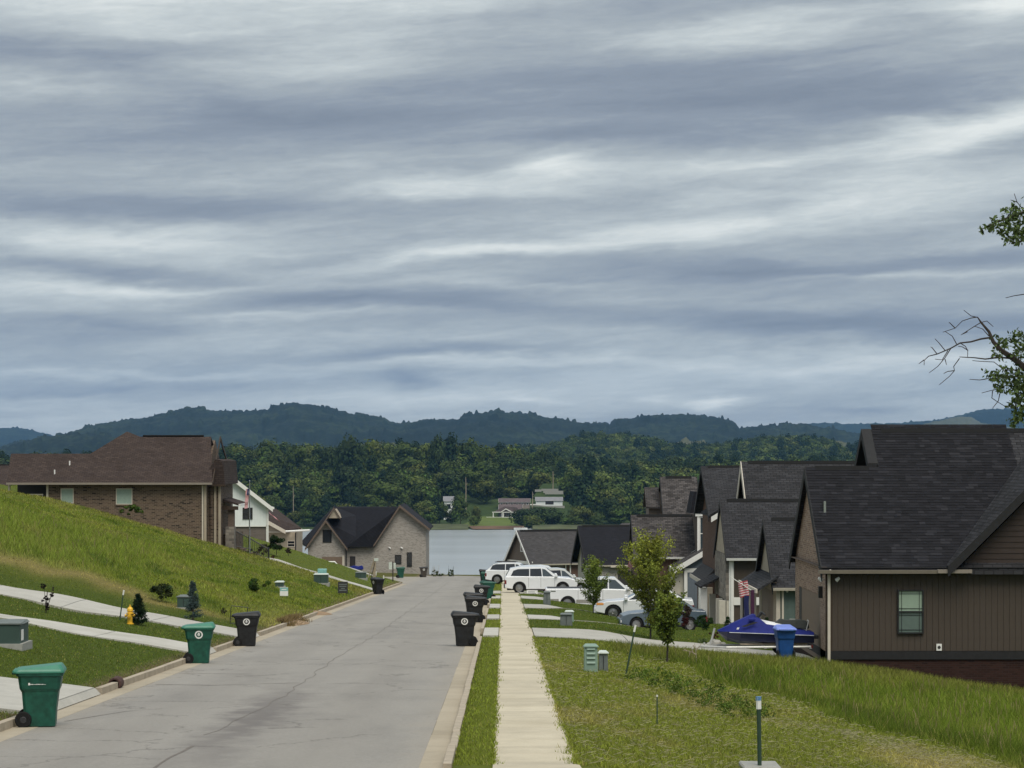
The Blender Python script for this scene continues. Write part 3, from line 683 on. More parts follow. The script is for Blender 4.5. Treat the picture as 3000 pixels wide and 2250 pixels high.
# ------------------------------------------------------------------ value noise for terrain shapes
def vnoise(x, y, seed=0):
    def hsh(i, j):
        n = (i*374761393+j*668265263+seed*974711) & 0xffffffff
        n = ((n ^ (n >> 13))*1274126177) & 0xffffffff
        return ((n ^ (n >> 16)) & 0xffff)/65535.0
    xi = np.floor(x).astype(np.int64); yi = np.floor(y).astype(np.int64); fx = x-xi; fy = y-yi
    fx = fx*fx*(3-2*fx); fy = fy*fy*(3-2*fy)
    return (hsh(xi, yi)*(1-fx)+hsh(xi+1, yi)*fx)*(1-fy)+(hsh(xi, yi+1)*(1-fx)+hsh(xi+1, yi+1)*fx)*fy
def fbm(x, y, o=4, seed=0):
    s = 0; a = .5
    for i in range(o): s = s+a*vnoise(x*2**i, y*2**i, seed+i); a *= .5
    return s
# ------------------------------------------------------------------ lake
LAKE = -34.0
tag(MB().add([(-2600, 262, LAKE), (2600, 262, LAKE), (2600, 1600, LAKE), (-2600, 1600, LAKE)], [(0, 1, 2, 3)]).build('lake', 'water'), 'calm blue-grey lake behind the houses', kind='structure')
# ------------------------------------------------------------------ far shore
TX = [-900, 0, 560, 640, 700, 800, 870, 960, 1100, 1200, 1300, 1450, 1560, 1640, 1700, 1800, 1950, 2200, 2500, 2900, 4000]
TY = [1350, 1345, 1322, 1317, 1313, 1308, 1303, 1312, 1305, 1297, 1295, 1314, 1322, 1334, 1345, 1353, 1352, 1356, 1350, 1345, 1345]
def far_z(X, Y):
    px = X/Y*FPX+CX
    crest = (CY-np.interp(px, TX, TY))/FPX*1400-19.5
    sh = 1078+14*np.sin(X*.021+1)+9*np.sin(X*.06)
    t = sstep(0, 1, (Y-sh)/(1430-sh))
    z = -35.2+1.5*sstep(-8, 8, Y-sh)+(crest+34)*t+4*(fbm(X/60, Y/60, 3)-.5)*sstep(0, 60, Y-sh)
    z = z+7.5*np.exp(-((X-16)/45)**2-((Y-1200)/42)**2)
    z = z-sstep(1450, 1900, Y)*14
    return z
def gsheet(name, xa, xb, ya, yb, nx, ny, zf, mat, label, pw=1.0, fan=True):
    u = np.linspace(0, 1, nx); v = np.linspace(0, 1, ny)**pw
    Yg = (ya+(yb-ya)*v)[:, None]*np.ones(nx)[None]
    pxg = (xa+(xb-xa)*u)[None]*np.ones(ny)[:, None]
    Xg = (pxg-CX)/FPX*Yg if fan else pxg
    Zg = zf(Xg, Yg, pxg); idx = np.arange(nx*ny).reshape(ny, nx)
    F_ = np.stack([idx[:-1, :-1].ravel(), idx[:-1, 1:].ravel(), idx[1:, 1:].ravel(), idx[1:, :-1].ravel()], 1)
    return tag(npmesh(name, np.stack([Xg.ravel(), Yg.ravel(), Zg.ravel()], 1), F_, mat, smooth=False), label, kind='structure')
gsheet('far_shore', -1400, 4400, 1060, 1950, 300, 160, lambda X, Y, p: far_z(X, Y), 'shore_floor', 'wooded rise of the far shore')
MIDX = [-1400, 0, 900, 1500, 1640, 1700, 1760, 1830, 1900, 1980, 2080, 2180, 2250, 2310, 2390, 2480, 2560, 2900, 4400]
MIDY = [1370, 1365, 1352, 1340, 1318, 1302, 1293, 1297, 1308, 1325, 1330, 1318, 1305, 1300, 1306, 1322, 1332, 1335, 1340]
def mid_z(X, Y, p):
    crest = (CY-np.interp(p, MIDX, MIDY))/FPX*2700-11
    hump = sstep(1900, 2700, Y)
    return -40+(crest+40)*hump-(Y > 2700)*0.02*(Y-2700)+9*(fbm(X/110, Y/160, 3, 5)-.5)
gsheet('wooded_hills', -1400, 4400, 1940, 3000, 260, 70, mid_z, 'far_woods', 'low green wooded hills beyond the far shore')
def ridge(name, prof, Y0, Y1, Yc, base, mat, label, amp, cell, nx=1100, ny=70, seed=3, bumps=9.0):
    px_ = [p[0] for p in prof]; py_ = [p[1] for p in prof]
    def zf(X, Y, p):
        crest = (CY-np.interp(p+18*(fbm(p/140, Y/900, 3, seed)-.5), px_, py_))/FPX*Yc-bumps*.6
        t = sstep(Y0, Yc, Y); z = base+(crest-base)*(t**1.25)
        z = z-np.maximum(Y-Yc, 0)*.12
        z = z+amp*(fbm(X/cell, Y/cell, 4, seed)-.5)*np.clip(1.15-t, .05, 1)*sstep(0, .2, t)
        z = z+bumps*vnoise(X/11, Y/26, seed+9)+bumps*.5*vnoise(X/5, Y/14, seed+19)+bumps*.9*(vnoise(X/17, Y/60, seed+29) > .86)
        return z
    return gsheet(name, prof[0][0], prof[-1][0], Y0, Y1, nx, ny, zf, mat, label)
ridge('mountain_ridge', [(-700, 1330), (-100, 1330), (0, 1312), (130, 1283), (180, 1276), (300, 1240), (420, 1222), (500, 1207), (545, 1194), (620, 1204), (700, 1203), (780, 1200), (850, 1183), (900, 1190), (950, 1201), (1050, 1224), (1110, 1230), (1165, 1252), (1250, 1237), (1340, 1238), (1365, 1227), (1450, 1222), (1550, 1228), (1600, 1236), (1640, 1234), (1690, 1245), (1740, 1247), (1775, 1240), (1785, 1246), (1800, 1232), (1850, 1228), (1900, 1216), (1980, 1213), (2050, 1212), (2100, 1220), (2150, 1230), (2168, 1250), (2250, 1243), (2350, 1243), (2400, 1255), (2460, 1266), (2560, 1290), (2900, 1330), (3700, 1345)],
      3600, 6400, 6000, -30, 'far_woods', 'long dark blue wooded mountain ridge across the horizon', 190, 420)
ridge('distant_ridge', [(-900, 1240), (-200, 1247), (0, 1256), (60, 1257), (130, 1272), (200, 1300), (600, 1320), (2000, 1310), (2330, 1246), (2400, 1240), (2530, 1243), (2620, 1240), (2750, 1230), (2830, 1212), (2880, 1198), (2960, 1195), (3050, 1205), (3500, 1250), (4000, 1280)],
      7500, 10500, 10000, -20, 'far_woods', 'pale blue mountains farthest away behind the ridge', 200, 700, nx=800, ny=40, seed=11, bumps=8)
ridge('cleared_ridge', [(2380, 1330), (2480, 1300), (2600, 1262), (2700, 1244), (2760, 1230), (2800, 1222), (2840, 1222), (2870, 1240), (2950, 1250), (3050, 1270), (3300, 1330)],
      6600, 7600, 7300, -20, 'pale_field', 'far slope with a pale cleared field near its top', 60, 300, nx=260, ny=40, seed=17, bumps=5)
ridge('foothill', [(2350, 1345), (2500, 1318), (2640, 1270), (2710, 1248), (2750, 1243), (2800, 1252), (2880, 1262), (3000, 1270), (3300, 1300)], 6200, 6620, 6500, -20, 'far_woods', 'dark conical foothill in front of the pale field', 60, 300, nx=300, ny=30, seed=23, bumps=6)
ridge('foothill', [(850, 1345), (1000, 1318), (1040, 1304), (1100, 1300), (1160, 1303), (1250, 1330), (1800, 1340), (1940, 1318), (2010, 1289), (2070, 1300), (2150, 1325), (2240, 1320), (2300, 1292), (2400, 1290), (2500, 1310), (2640, 1308), (2700, 1330)], 3050, 3560, 3450, -30, 'pale_field', 'pale open foothills at the foot of the ridge', 40, 200, nx=420, ny=40, seed=31, bumps=5)
# red-clay beach, lawn and dry shoreline
def patch(name, pts, mat, label, off, zf, n=16):
    V = []; (a, b, c, d) = pts
    for i in range(n+1):
        for j in range(5):
            s = i/n; t = j/4; x = (a[0]*(1-s)+b[0]*s)*(1-t)+(d[0]*(1-s)+c[0]*s)*t; y = (a[1]*(1-s)+b[1]*s)*(1-t)+(d[1]*(1-s)+c[1]*s)*t
            V.append((x, y, float(zf(np.array(x), np.array(y)))+off))
    F_ = [(i*5+j, i*5+j+1, (i+1)*5+j+1, (i+1)*5+j) for i in range(n) for j in range(4)]
    return tag(MB().add(V, F_).build(name, mat), label, kind='structure')
def XA(px, D): return (px-CX)/FPX*D
patch('shore_lawn', [(XA(1325, 1088), 1088), (XA(1545, 1088), 1088), (XA(1530, 1150), 1150), (XA(1400, 1150), 1150)], 'far_lawn', 'mown lawn sloping to the far shore', .5, far_z)
patch('beach', [(XA(1385, 1068), 1068), (XA(1535, 1066), 1070), (XA(1535, 1084), 1084), (XA(1372, 1084), 1084)], 'red_clay', 'red clay beach on the far shore', .75, lambda x, y: np.maximum(far_z(x, y), -34.6+(y-1066)*.07), 20)
patch('shoreline', [(XA(1245, 1072), 1066), (XA(1372, 1068), 1066), (XA(1372, 1092), 1092), (XA(1245, 1092), 1094)], 'dry_shore', 'dry grassy shoreline left of the beach', .75, lambda x, y: np.maximum(far_z(x, y), -34.6+(y-1066)*.07), 20)
patch('shoreline', [(XA(1560, 1070), 1068), (XA(1850, 1066), 1064), (XA(1850, 1090), 1090), (XA(1560, 1092), 1090)], 'dry_shore', 'dry grassy shoreline right of the beach', .75, lambda x, y: np.maximum(far_z(x, y), -34.6+(y-1066)*.07), 20)

# ------------------------------------------------------------------ trees
def crown_arrays(seed, r, nclump, nleaf, leaf, shape='round', cr=.35, base=(.03, .05, .016), var=.45, dens_in=.35):
    """leaf-sized quads gathered in clumps through an ellipsoid: r=(rx,ry,rz), centre at origin"""
    g = np.random.default_rng(seed); C_ = []; 
    while len(C_) < nclump:
        d = g.normal(size=3); d /= np.linalg.norm(d); rad = g.uniform(dens_in, 1)**.5
        p = d*rad
        if shape == 'cone':
            t = g.random()**1.4; a = g.uniform(0, 2*PI); q = (1-t)*g.uniform(.35, 1)**.5; p = np.array([q*math.cos(a), q*math.sin(a), t*2-1])
        if shape == 'vase':
            t = (p[2]+1)/2; p[:2] *= .45+.75*math.sin(PI*min(1, t*.9+.1))
        C_.append(p)
    C_ = np.array(C_)*np.array(r)*(1-cr*.5)
    cl = g.integers(0, nclump, nleaf); d = g.normal(size=(nleaf, 3)); d /= np.linalg.norm(d, axis=1)[:, None]
    crr = min(r)*cr*g.uniform(.6, 1.3, nclump)
    if shape == 'cone': crr = crr*(1.25-.5*(C_[:, 2]/r[2]+1)/2)
    p = C_[cl]+d*crr[cl][:, None]*(g.random((nleaf, 1))**.4)*np.array([1.15, 1.15, .8])
    nrm = d*(1.3 if leaf > .5 else .6)+g.normal(size=(nleaf, 3))*(.4 if leaf > .5 else .6)+(p/np.array(r))*(.5 if leaf > .5 else 0)+np.array([0, 0, .4]); nrm /= np.linalg.norm(nrm, axis=1)[:, None]
    u = np.cross(nrm, g.normal(size=(nleaf, 3))); u /= np.linalg.norm(u, axis=1)[:, None]; w = np.cross(nrm, u)
    s = leaf*g.uniform(.6, 1.4, (nleaf, 1)); 
    V = np.stack([p-u*s*.5, p+w*s*.32, p+u*s*.5, p-w*s*.32], 1).reshape(-1, 3)
    tc_ = np.array(base)[None]*(1+var*g.normal(size=(nclump, 1))*.6)*(1+.06*g.normal(size=(nclump, 3)))
    t = np.clip(tc_[cl]*g.uniform(.75, 1.3, (nleaf, 1)), .006, .6)
    return V, np.arange(4*nleaf).reshape(-1, 4), np.repeat(t, 4, 0)
def crown(name, seed, c, r, nclump, nleaf, leaf, parent=None, **k):
    V, F_, t = crown_arrays(seed, r, nclump, nleaf, leaf, **k)
    return npmesh(name, V+np.array(c), F_, 'leaf', t, parent)
def trunk(parent, h, r0, seed=0, limbs=6, spread=.5, top=None, mat='bark', bend=.03, name='trunk'):
    rr = random.Random(seed); mb = MB(); pts = []; x = y = 0
    for i in range(7):
        pts.append((x, y, h*i/6)); x += rr.uniform(-bend, bend)*h; y += rr.uniform(-bend, bend)*h
    mb.tube(pts, [r0*(1-.8*i/6)+r0*.35*(i == 0) for i in range(7)], 8)
    for k in range(limbs):
        i = rr.randint(2, 5); a = rr.uniform(0, 2*PI); l = h*spread*rr.uniform(.5, 1); p = Vector(pts[i])
        q = [p, p+Vector((math.cos(a)*l*.45, math.sin(a)*l*.45, l*.35)), p+Vector((math.cos(a)*l*.8, math.sin(a)*l*.8, l*.85))]
        mb.tube(q, [r0*.4, r0*.25, r0*.08], 6)
    return mb.build(name, mat, parent, smooth=True)
# prototypes of the far wood: each is a real tree standing on the far shore
GW = 'trees at the edge of the far wood'
specs = [('round', (5.4, 5.4, 6.5), 26, 1700, 1.15, (.060, .086, .020)), ('round', (6.4, 6.4, 6.0), 30, 1900, 1.15, (.072, .098, .022)),
         ('vase', (4.6, 4.6, 7.4), 26, 1600, 1.1, (.054, .078, .020)), ('cone', (4.0, 4.0, 8.0), 36, 1500, 1.0, (.020, .036, .015)), ('round', (5.0, 5.0, 5.2), 22, 1500, 1.1, (.076, .096, .024)), ('round', (6.0, 5.2, 7.0), 32, 1900, 1.1, (.034, .054, .018))]
PROT = []
pp = [(930, 1118), (1245, 1100), (1180, 1112), (1275, 1105), (1700, 1096), (1790, 1100)]
plab = ['rounded mid-green tree on the far shore, behind the grey brick house', 'broad tree at the left end of the visible lake edge', 'tall dark vase-shaped tree left of the lake gap', 'slim dark conical tree near the white lake house', 'small yellow-green tree right of the lake beach', 'heavy dark tree at the right end of the beach']
for i, (sh, r, nc_, nl, lf, bc) in enumerate(specs):
    X = XA(*pp[i]); Y = pp[i][1]; t = thing('far_tree', plab[i], 'tree', (X, Y, float(far_z(np.array(X), np.array(Y)))), rz=i)
    cr_ = crown('crown', 100+i, (0, 0, r[2]+1.6), r, nc_, nl, lf, t, shape=sh, base=bc, var=.5, cr=.48)
    trunk(t, 8, .3, i, 5, .4); PROT.append(t)
# more single trees one can pick out
sing = [(1024, 1262, 1270, 9.4, 5, 'big dark round tree rising above the wood'), (1322, 1240, 1260, 6.5, 3, 'tall dark conifer, highest point of the wood'), (868, 1276, 1300, 6, 2, 'tree with a narrow peak above the left part of the wood'),
        (1349, 1447, 1106, 4.6, 0, 'round tree right of the white lake house'), (1532, 1484, 1100, 7.0, 5, 'dark evergreen in front of the brown lake house'), (1575, 1480, 1104, 7.0, 5, 'dark evergreen in the middle before the lake houses'), (1618, 1484, 1106, 6.5, 5, 'dark evergreen at the right before the grey-roofed lake house'),
        (1560, 1506, 1092, 5.5, 1, 'light green bush below the dark evergreens by the lake'), (1672, 1508, 1094, 5.2, 0, 'small rounded bush at the lake, right of the evergreens'), (1805, 1476, 1100, 4.2, 0, 'tree right of the lake houses with a grey-green crown'), (1895, 1462, 1115, 5.5, 4, 'yellow-green tree behind the maple sapling'),
        (1395, 1480, 1112, 2.6, 4, 'small brownish tree beside the lake lawn'), (1388, 1508, 1100, 2.4, 1, 'low bush at the left end of the lake lawn'), (1500, 1425, 1190, 4.5, 4, 'olive tree above the brown lake house'), (1150, 1300, 1330, 7, 0, 'tree on the crest right of the big dark one'),
        (1250, 1292, 1330, 7, 1, 'crest tree just left of the tall conifer'), (1430, 1300, 1330, 7, 1, 'crest tree right of the tall conifer'), (1690, 1400, 1220, 6, 0, 'round tree upslope of the terrace walls')]
for px, py, D, rad, k, lb in sing:
    X = XA(px, D); zg = float(far_z(np.array(X), np.array(float(D)))); top = (CY-py)/FPX*D; r = specs[k][1]; hh = 2*r[2]+1.6
    t = copy_tree(PROT[k]); t.location = (X, D, zg-.5); t.rotation_euler = (0, 0, px); t.scale = (rad/r[0], rad/r[0], max(.3, (top-zg+.5)/hh)); t['label'] = lb
for px, py, D, rad, k, lb in [(700, 1296, 1330, 8, 1, 'broad crest tree at the left end of the far wood'), (790, 1284, 1340, 9, 0, 'high crest tree between the left end and the big dark tree'), (960, 1296, 1300, 7, 5, 'dark crest tree just left of the big round one'), (1090, 1278, 1320, 9, 1, 'wide crest tree right of the big round one'), (1200, 1272, 1320, 8, 2, 'tall vase-shaped crest tree halfway to the conifer'), (1285, 1262, 1290, 6, 5, 'dark crest tree touching the tall conifer on its left'), (1375, 1282, 1320, 8, 0, 'crest tree just right of the tall conifer'), (1500, 1296, 1330, 9, 1, 'broad crest tree above the lake gap'), (1590, 1304, 1340, 8, 5, 'dark crest tree above the terrace walls')]:
    X = XA(px, D); zg = float(far_z(np.array(X), np.array(float(D)))); top = (CY-py)/FPX*D; r = specs[k][1]; hh = 2*r[2]+1.6
    t = copy_tree(PROT[k]); t.location = (X, D, zg-.5); t.rotation_euler = (0, 0, px); t.scale = (rad/r[0], rad/r[0], max(.3, (top-zg+.5)/hh)); t['label'] = lb
# the rest of the front row, alike
rr = random.Random(4); px = 560
while px < 2050:
    if not (1325 < px < 1680):
        D = 1096+rr.uniform(-6, 22); k = rr.choice([0, 1, 2, 4, 5]); X = XA(px, D); s = rr.uniform(.6, .95)
        t = copy_tree(PROT[k]); t.location = (X, D, float(far_z(np.array(X), np.array(D)))-1); t.rotation_euler = (0, 0, rr.uniform(0, 6)); t.scale = (s, s, s*rr.uniform(.85, 1.15))
        t['label'] = 'one of the unremarkable green trees in the front row of the far wood'; t['group'] = 'front row of the far wood'
    px += rr.uniform(26, 60)
def gn_forest(name, pts, protos, smin, smax, label, seed):
    me = bpy.data.meshes.new(name); me.vertices.add(len(pts)); me.vertices.foreach_set('co', np.asarray(pts, dtype=np.float32).ravel()); me.update()
    o = bpy.data.objects.new(name, me); COL.objects.link(o); tag(o, label, 'wood', kind='stuff')
    ng = bpy.data.node_groups.new(name, 'GeometryNodeTree'); ng.interface.new_socket('Geometry', in_out='INPUT', socket_type='NodeSocketGeometry'); ng.interface.new_socket('Geometry', in_out='OUTPUT', socket_type='NodeSocketGeometry')
    N = ng.nodes; L = ng.links; gi = N.new('NodeGroupInput'); go = N.new('NodeGroupOutput'); jg = N.new('GeometryNodeJoinGeometry'); L.new(jg.outputs[0], go.inputs[0])
    ri = N.new('FunctionNodeRandomValue'); ri.data_type = 'INT'; ri.inputs['Seed'].default_value = seed
    mi = [s for s in ri.inputs if s.name == 'Min' and s.type == 'INT'][0]; ma = [s for s in ri.inputs if s.name == 'Max' and s.type == 'INT'][0]
    mi.default_value = 0; ma.default_value = len(protos)-1; rint = [s for s in ri.outputs if s.type == 'INT'][0]
    for i, p in enumerate(protos):
        oi = N.new('GeometryNodeObjectInfo'); oi.inputs['Object'].default_value = p; oi.inputs['As Instance'].default_value = True
        cmp_ = N.new('FunctionNodeCompare'); cmp_.data_type = 'INT'; cmp_.operation = 'EQUAL'
        ci = [s for s in cmp_.inputs if s.type == 'INT']; L.new(rint, ci[0]); ci[1].default_value = i
        ip = N.new('GeometryNodeInstanceOnPoints'); L.new(gi.outputs[0], ip.inputs['Points']); L.new(oi.outputs['Geometry'], ip.inputs['Instance'])
        L.new(cmp_.outputs[0], ip.inputs['Selection'])
        rs = N.new('FunctionNodeRandomValue'); rs.data_type = 'FLOAT'; rs.inputs['Seed'].default_value = seed+5+i
        fl = [s for s in rs.inputs if s.type == 'VALUE']; fl[0].default_value = smin; fl[1].default_value = smax
        fo = [s for s in rs.outputs if s.type == 'VALUE'][0]; L.new(fo, ip.inputs['Scale'])
        rv = N.new('FunctionNodeRandomValue'); rv.data_type = 'FLOAT_VECTOR'; rv.inputs['Seed'].default_value = seed+50+i
        vs = [s for s in rv.inputs if s.type == 'VECTOR']; vs[0].default_value = (0, 0, 0); vs[1].default_value = (0.1, 0.1, 6.28)
        L.new([s for s in rv.outputs if s.type == 'VECTOR'][0], ip.inputs['Rotation'])
        L.new(ip.outputs[0], jg.inputs[0])
    md = o.modifiers.new('forest', 'NODES'); md.node_group = ng
    return o
crowns = [[c for c in t.children if c.name.startswith('crown')][0] for t in PROT]
g = np.random.default_rng(21)
def forest_pts(n, ylo, yhi, pxa, pxb, zf, excl=None, cell=None, dz=-1.0):
    Y = np.sqrt(g.uniform(ylo**2, yhi**2, n)); px = g.uniform(pxa, pxb, n); X = (px-CX)/FPX*Y
    k = np.ones(n, bool) if excl is None else ~excl(px, Y)
    X, Y, px = X[k], Y[k], px[k]; return np.stack([X, Y, zf(X, Y, px)+dz], 1)
def excl(px, Y):
    a = (px > 1315) & (px < 1560) & (Y < 1165)
    b = (px > 1440) & (px < 1680) & (Y > 1080) & (Y < 1245)
    c = (px > 1285) & (px < 1345) & (Y < 1160)
    return a | b | c
p1 = forest_pts(2100, 1104, 1560, -300, 3300, lambda X, Y, p: far_z(X, Y), excl)
gn_forest('wood', p1, crowns, .75, 1.7, 'dense green wood covering the far shore', 3)
p2 = forest_pts(5500, 1950, 2790, 500, 3100, lambda X, Y, p: mid_z(X, Y, p), dz=-4)
gn_forest('wood', p2, crowns, 1.0, 2.0, 'woods on the low hills in the middle distance', 9)
# ------------------------------------------------------------------ houses
def gable_wall(parent, x0, x1, y0, y1, zb, ze, p, mat, axis='x', name='wall'):
    if axis == 'x': m = (y0+y1)/2; poly = [(y0, zb), (y1, zb), (y1, ze), (m, ze+p*(y1-y0)/2), (y0, ze)]; return MB().prism(poly, x0, x1, 'x').build(name, mat, parent)
    m = (x0+x1)/2; poly = [(x0, zb), (x1, zb), (x1, ze), (m, ze+p*(x1-x0)/2), (x0, ze)]; return MB().prism(poly, y0, y1, 'y').build(name, mat, parent)
def roof(parent, x0, x1, y0, y1, ze, p, mat, axis='x', oe=.35, g0=.3, g1=.3, t=.13, trim='dark_trim', gut='tan_gutter', rake=True, ridge=True, gutter=(True, True), rw=.2, guttrim=None, ends=(1, 1)):
    """gable roof over a wall box; ridge along axis; g0/g1 overhang at both gable ends"""
    a0, a1, b0, b1 = (x0, x1, y0, y1) if axis == 'x' else (y0, y1, x0, x1)
    m = (b0+b1)/2; run = (b1-b0)/2; zr = ze+p*run+.01; zl = ze-p*oe+.01; A0 = a0-g0; A1 = a1+g1
    f = (lambda a, b, z: (a, b, z)) if axis == 'x' else (lambda a, b, z: (b, a, z))
    mb = MB()
    for s, bl in ((0, b0-oe), (1, b1+oe)):
        pr = [(bl, zl), (m, zr), (m, zr+t), (bl, zl+t)]
        mb.frus([f(A0, b, z) for b, z in pr], [f(A1, b, z) for b, z in pr])
    rf = mb.build('roof', mat, parent)
    if rake:
        for a_, s in ((A0, -1), (A1, 1)):
            if not ends[0 if s < 0 else 1]: continue
            mb = MB()
            for bl in (b0-oe, b1+oe):
                sg = 1 if bl > m else -1
                pr = [(bl+sg*.01, zl-rw), (m, zr-rw), (m, zr+t+.012), (bl+sg*.01, zl+t+.012)]
                mb.frus([f(a_-.004*s, b, z) for b, z in pr], [f(a_+.035*s, b, z) for b, z in pr])
            mb.build('rake_board', trim, rf)
    if ridge:
        mb = MB(); pr = [(m-.17, zr+t-.17*p+.02), (m+.17, zr+t-.17*p+.02), (m, zr+t+.045)]
        mb.frus([f(A0+.35, b, z) for b, z in pr], [f(A1-.35, b, z) for b, z in pr]); mb.build('ridge_vent', 'ridge_black', rf)
    for on, bl, sg in ((gutter[0], b0-oe, -1), (gutter[1], b1+oe, 1)):
        if on:
            mb = MB(); pr = [(bl+sg*.012, zl+.0), (bl+sg*.10, zl+.0), (bl+sg*.13, zl+.12), (bl+sg*.012, zl+.12)]
            mb.frus([f(A0, b, z) for b, z in pr], [f(A1, b, z) for b, z in pr]); mb.build('gutter', guttrim or gut, parent)
    return rf
def window(parent, x, z, w, h, y=0, frame='dark_trim', pane='glass_dark', grid=0, sill=None, face='-y', fw=.05, mid=True):
    """a window in a wall whose outer face is y (facing -y) or x=y (facing -x)"""
    f = (lambda a, b, zz: (a, y-b, zz)) if face == '-y' else (lambda a, b, zz: (y-b, a, zz))
    mb = MB()
    def bx(a0, a1, z0, z1, d0, d1):
        ps = [f(a0, d0, z0), f(a1, d0, z0), f(a1, d0, z1), f(a0, d0, z1)]; qs = [f(a0, d1, z0), f(a1, d1, z0), f(a1, d1, z1), f(a0, d1, z1)]; mb.frus(ps, qs)
    bx(x, x+fw, z, z+h, .002, .06); bx(x+w-fw, x+w, z, z+h, .002, .06); bx(x+fw, x+w-fw, z+h-fw, z+h, .002, .06); bx(x+fw, x+w-fw, z, z+fw, .002, .06)
    if mid: bx(x+fw, x+w-fw, z+h*.5-fw/2, z+h*.5+fw/2, .002, .05)
    if grid:
        g = .012
        for zz0, zz1 in ((z+fw, z+h/2-fw/2), (z+h/2+fw/2, z+h-fw)):
            for xx in (x+fw+.09, x+w-fw-.09-g): bx(xx, xx+g, zz0, zz1, .012, .03)
            for zz in (zz0+.08, zz1-.08-g): bx(x+fw, x+w-fw, zz, zz+g, .012, .03)
    o = mb.build('window', frame, parent)
    pl = MB(); ps = [f(x+fw, .004, z+fw), f(x+w-fw, .004, z+fw), f(x+w-fw, .004, z+h-fw), f(x+fw, .004, z+h-fw)]
    qs = [f(x+fw, .01, z+fw), f(x+w-fw, .01, z+fw), f(x+w-fw, .01, z+h-fw), f(x+fw, .01, z+h-fw)]
    if isinstance(pane, tuple):
        pl2 = MB(); 
        a = MB().frus([f(x+fw, .004, z+h/2), f(x+w-fw, .004, z+h/2), f(x+w-fw, .004, z+h-fw), f(x+fw, .004, z+h-fw)], [f(x+fw, .01, z+h/2), f(x+w-fw, .01, z+h/2), f(x+w-fw, .01, z+h-fw), f(x+fw, .01, z+h-fw)]); a.build('pane', pane[0], o)
        a = MB().frus([f(x+fw, .004, z+fw), f(x+w-fw, .004, z+fw), f(x+w-fw, .004, z+h/2), f(x+fw, .004, z+h/2)], [f(x+fw, .01, z+fw), f(x+w-fw, .01, z+fw), f(x+w-fw, .01, z+h/2), f(x+fw, .01, z+h/2)]); a.build('pane', pane[1], o)
    else: pl.frus(ps, qs).build('pane', pane, o)
    return o
def boxp(parent, name, mat, *b, bevel=0): return MB().box(*b).build(name, mat, parent, bevel=bevel)

# ---- dark brown house, right
h1 = thing('brown_house', 'large dark brown house with charcoal shingle roofs and a green-blind window, at the right edge', 'house', (10.9, 77.0, -7.0))
EZ = 3.33; PT = .797
boxp(h1, 'foundation', 'brick_red', .03, 15.5, .03, 11.2, -3.2, .17)
boxp(h1, 'skirt_board', 'dark_trim', .0, 15.5, -.02, 11.2, .172, .45)
gable_wall(h1, 0.04, 2.6, 0.03, 8.0, .452, EZ, PT, 'brick_warm', 'x')
gable_wall(h1, 2.602, 15.5, 0.03, 11.4, .452, EZ, PT, 'siding_taupe', 'x')
# vertical siding boards, each its own
b0 = MB().box(0, .194, 0, .022, 0, EZ-.27-.456).build('siding_board', 'siding_taupe', h1, bevel=.006)
for i in range(76):
    o = b0 if i == 0 else b0.copy()
    if i: COL.objects.link(o); o.parent = h1
    o.location = (.22+i*.2, .004+random.uniform(-.002, .002), .456)
boxp(h1, 'corner_board', 'brown_trim', .0, .216, -.012, .026, .454, EZ-.02); boxp(h1, 'frieze_board', 'dark_trim', .22, 15.4, -.02, .027, EZ-.27, EZ+.02)
boxp(h1, 'soffit', 'dark_trim', -.25, 15.4, -.33, .02, EZ-.06, EZ-.03)
roof(h1, 0, 2.45, 0, 8.0, EZ, PT, 'roof_charcoal', 'x', oe=.35, g0=.16, g1=0, trim='dark_trim', rw=.24, gutter=(False, True), ends=(1, 0))
r2 = roof(h1, 2.452, 15.5, 0, 11.4, EZ, PT, 'roof_charcoal', 'x', oe=.35, g0=0, g1=.4, rw=.3, gutter=(False, True), ends=(0, 1))
mb = MB(); # left rake of the higher roof, above the lower ridge
for (ya, yb) in ((4.15, 5.7), (11.4+.3, 5.7)):
    za = EZ+PT*(4.15 if ya < 5 else -.3); zb_ = EZ+PT*5.7
    mb.frus([(2.10, ya, za-.2), (2.10, yb, zb_-.2), (2.10, yb, zb_+.16), (2.10, ya, za+.16)], [(2.45, ya, za-.2), (2.45, yb, zb_-.2), (2.45, yb, zb_+.16), (2.45, ya, za+.16)])
mb.build('rake_board', 'dark_trim', h1)
MB().prism([(-.36, EZ-.3+.06), (-.45, EZ-.3+.06), (-.48, EZ-.3+.18), (-.36, EZ-.3+.18)], -.3, 4.72, 'x').build('gutter', 'tan_gutter', h1)
boxp(h1, 'downspout', 'cream_trim', .06, .15, -.11, -.022, .0, EZ-.25); MB().tube([(.105, -.06, EZ-.27), (.105, -.4, EZ-.14)], .045, 6).build('downspout', 'cream_trim', h1)
MB().tube([(.105, -.06, .05), (.12, -.3, -.05)], .045, 6).build('downspout', 'cream_trim', h1)
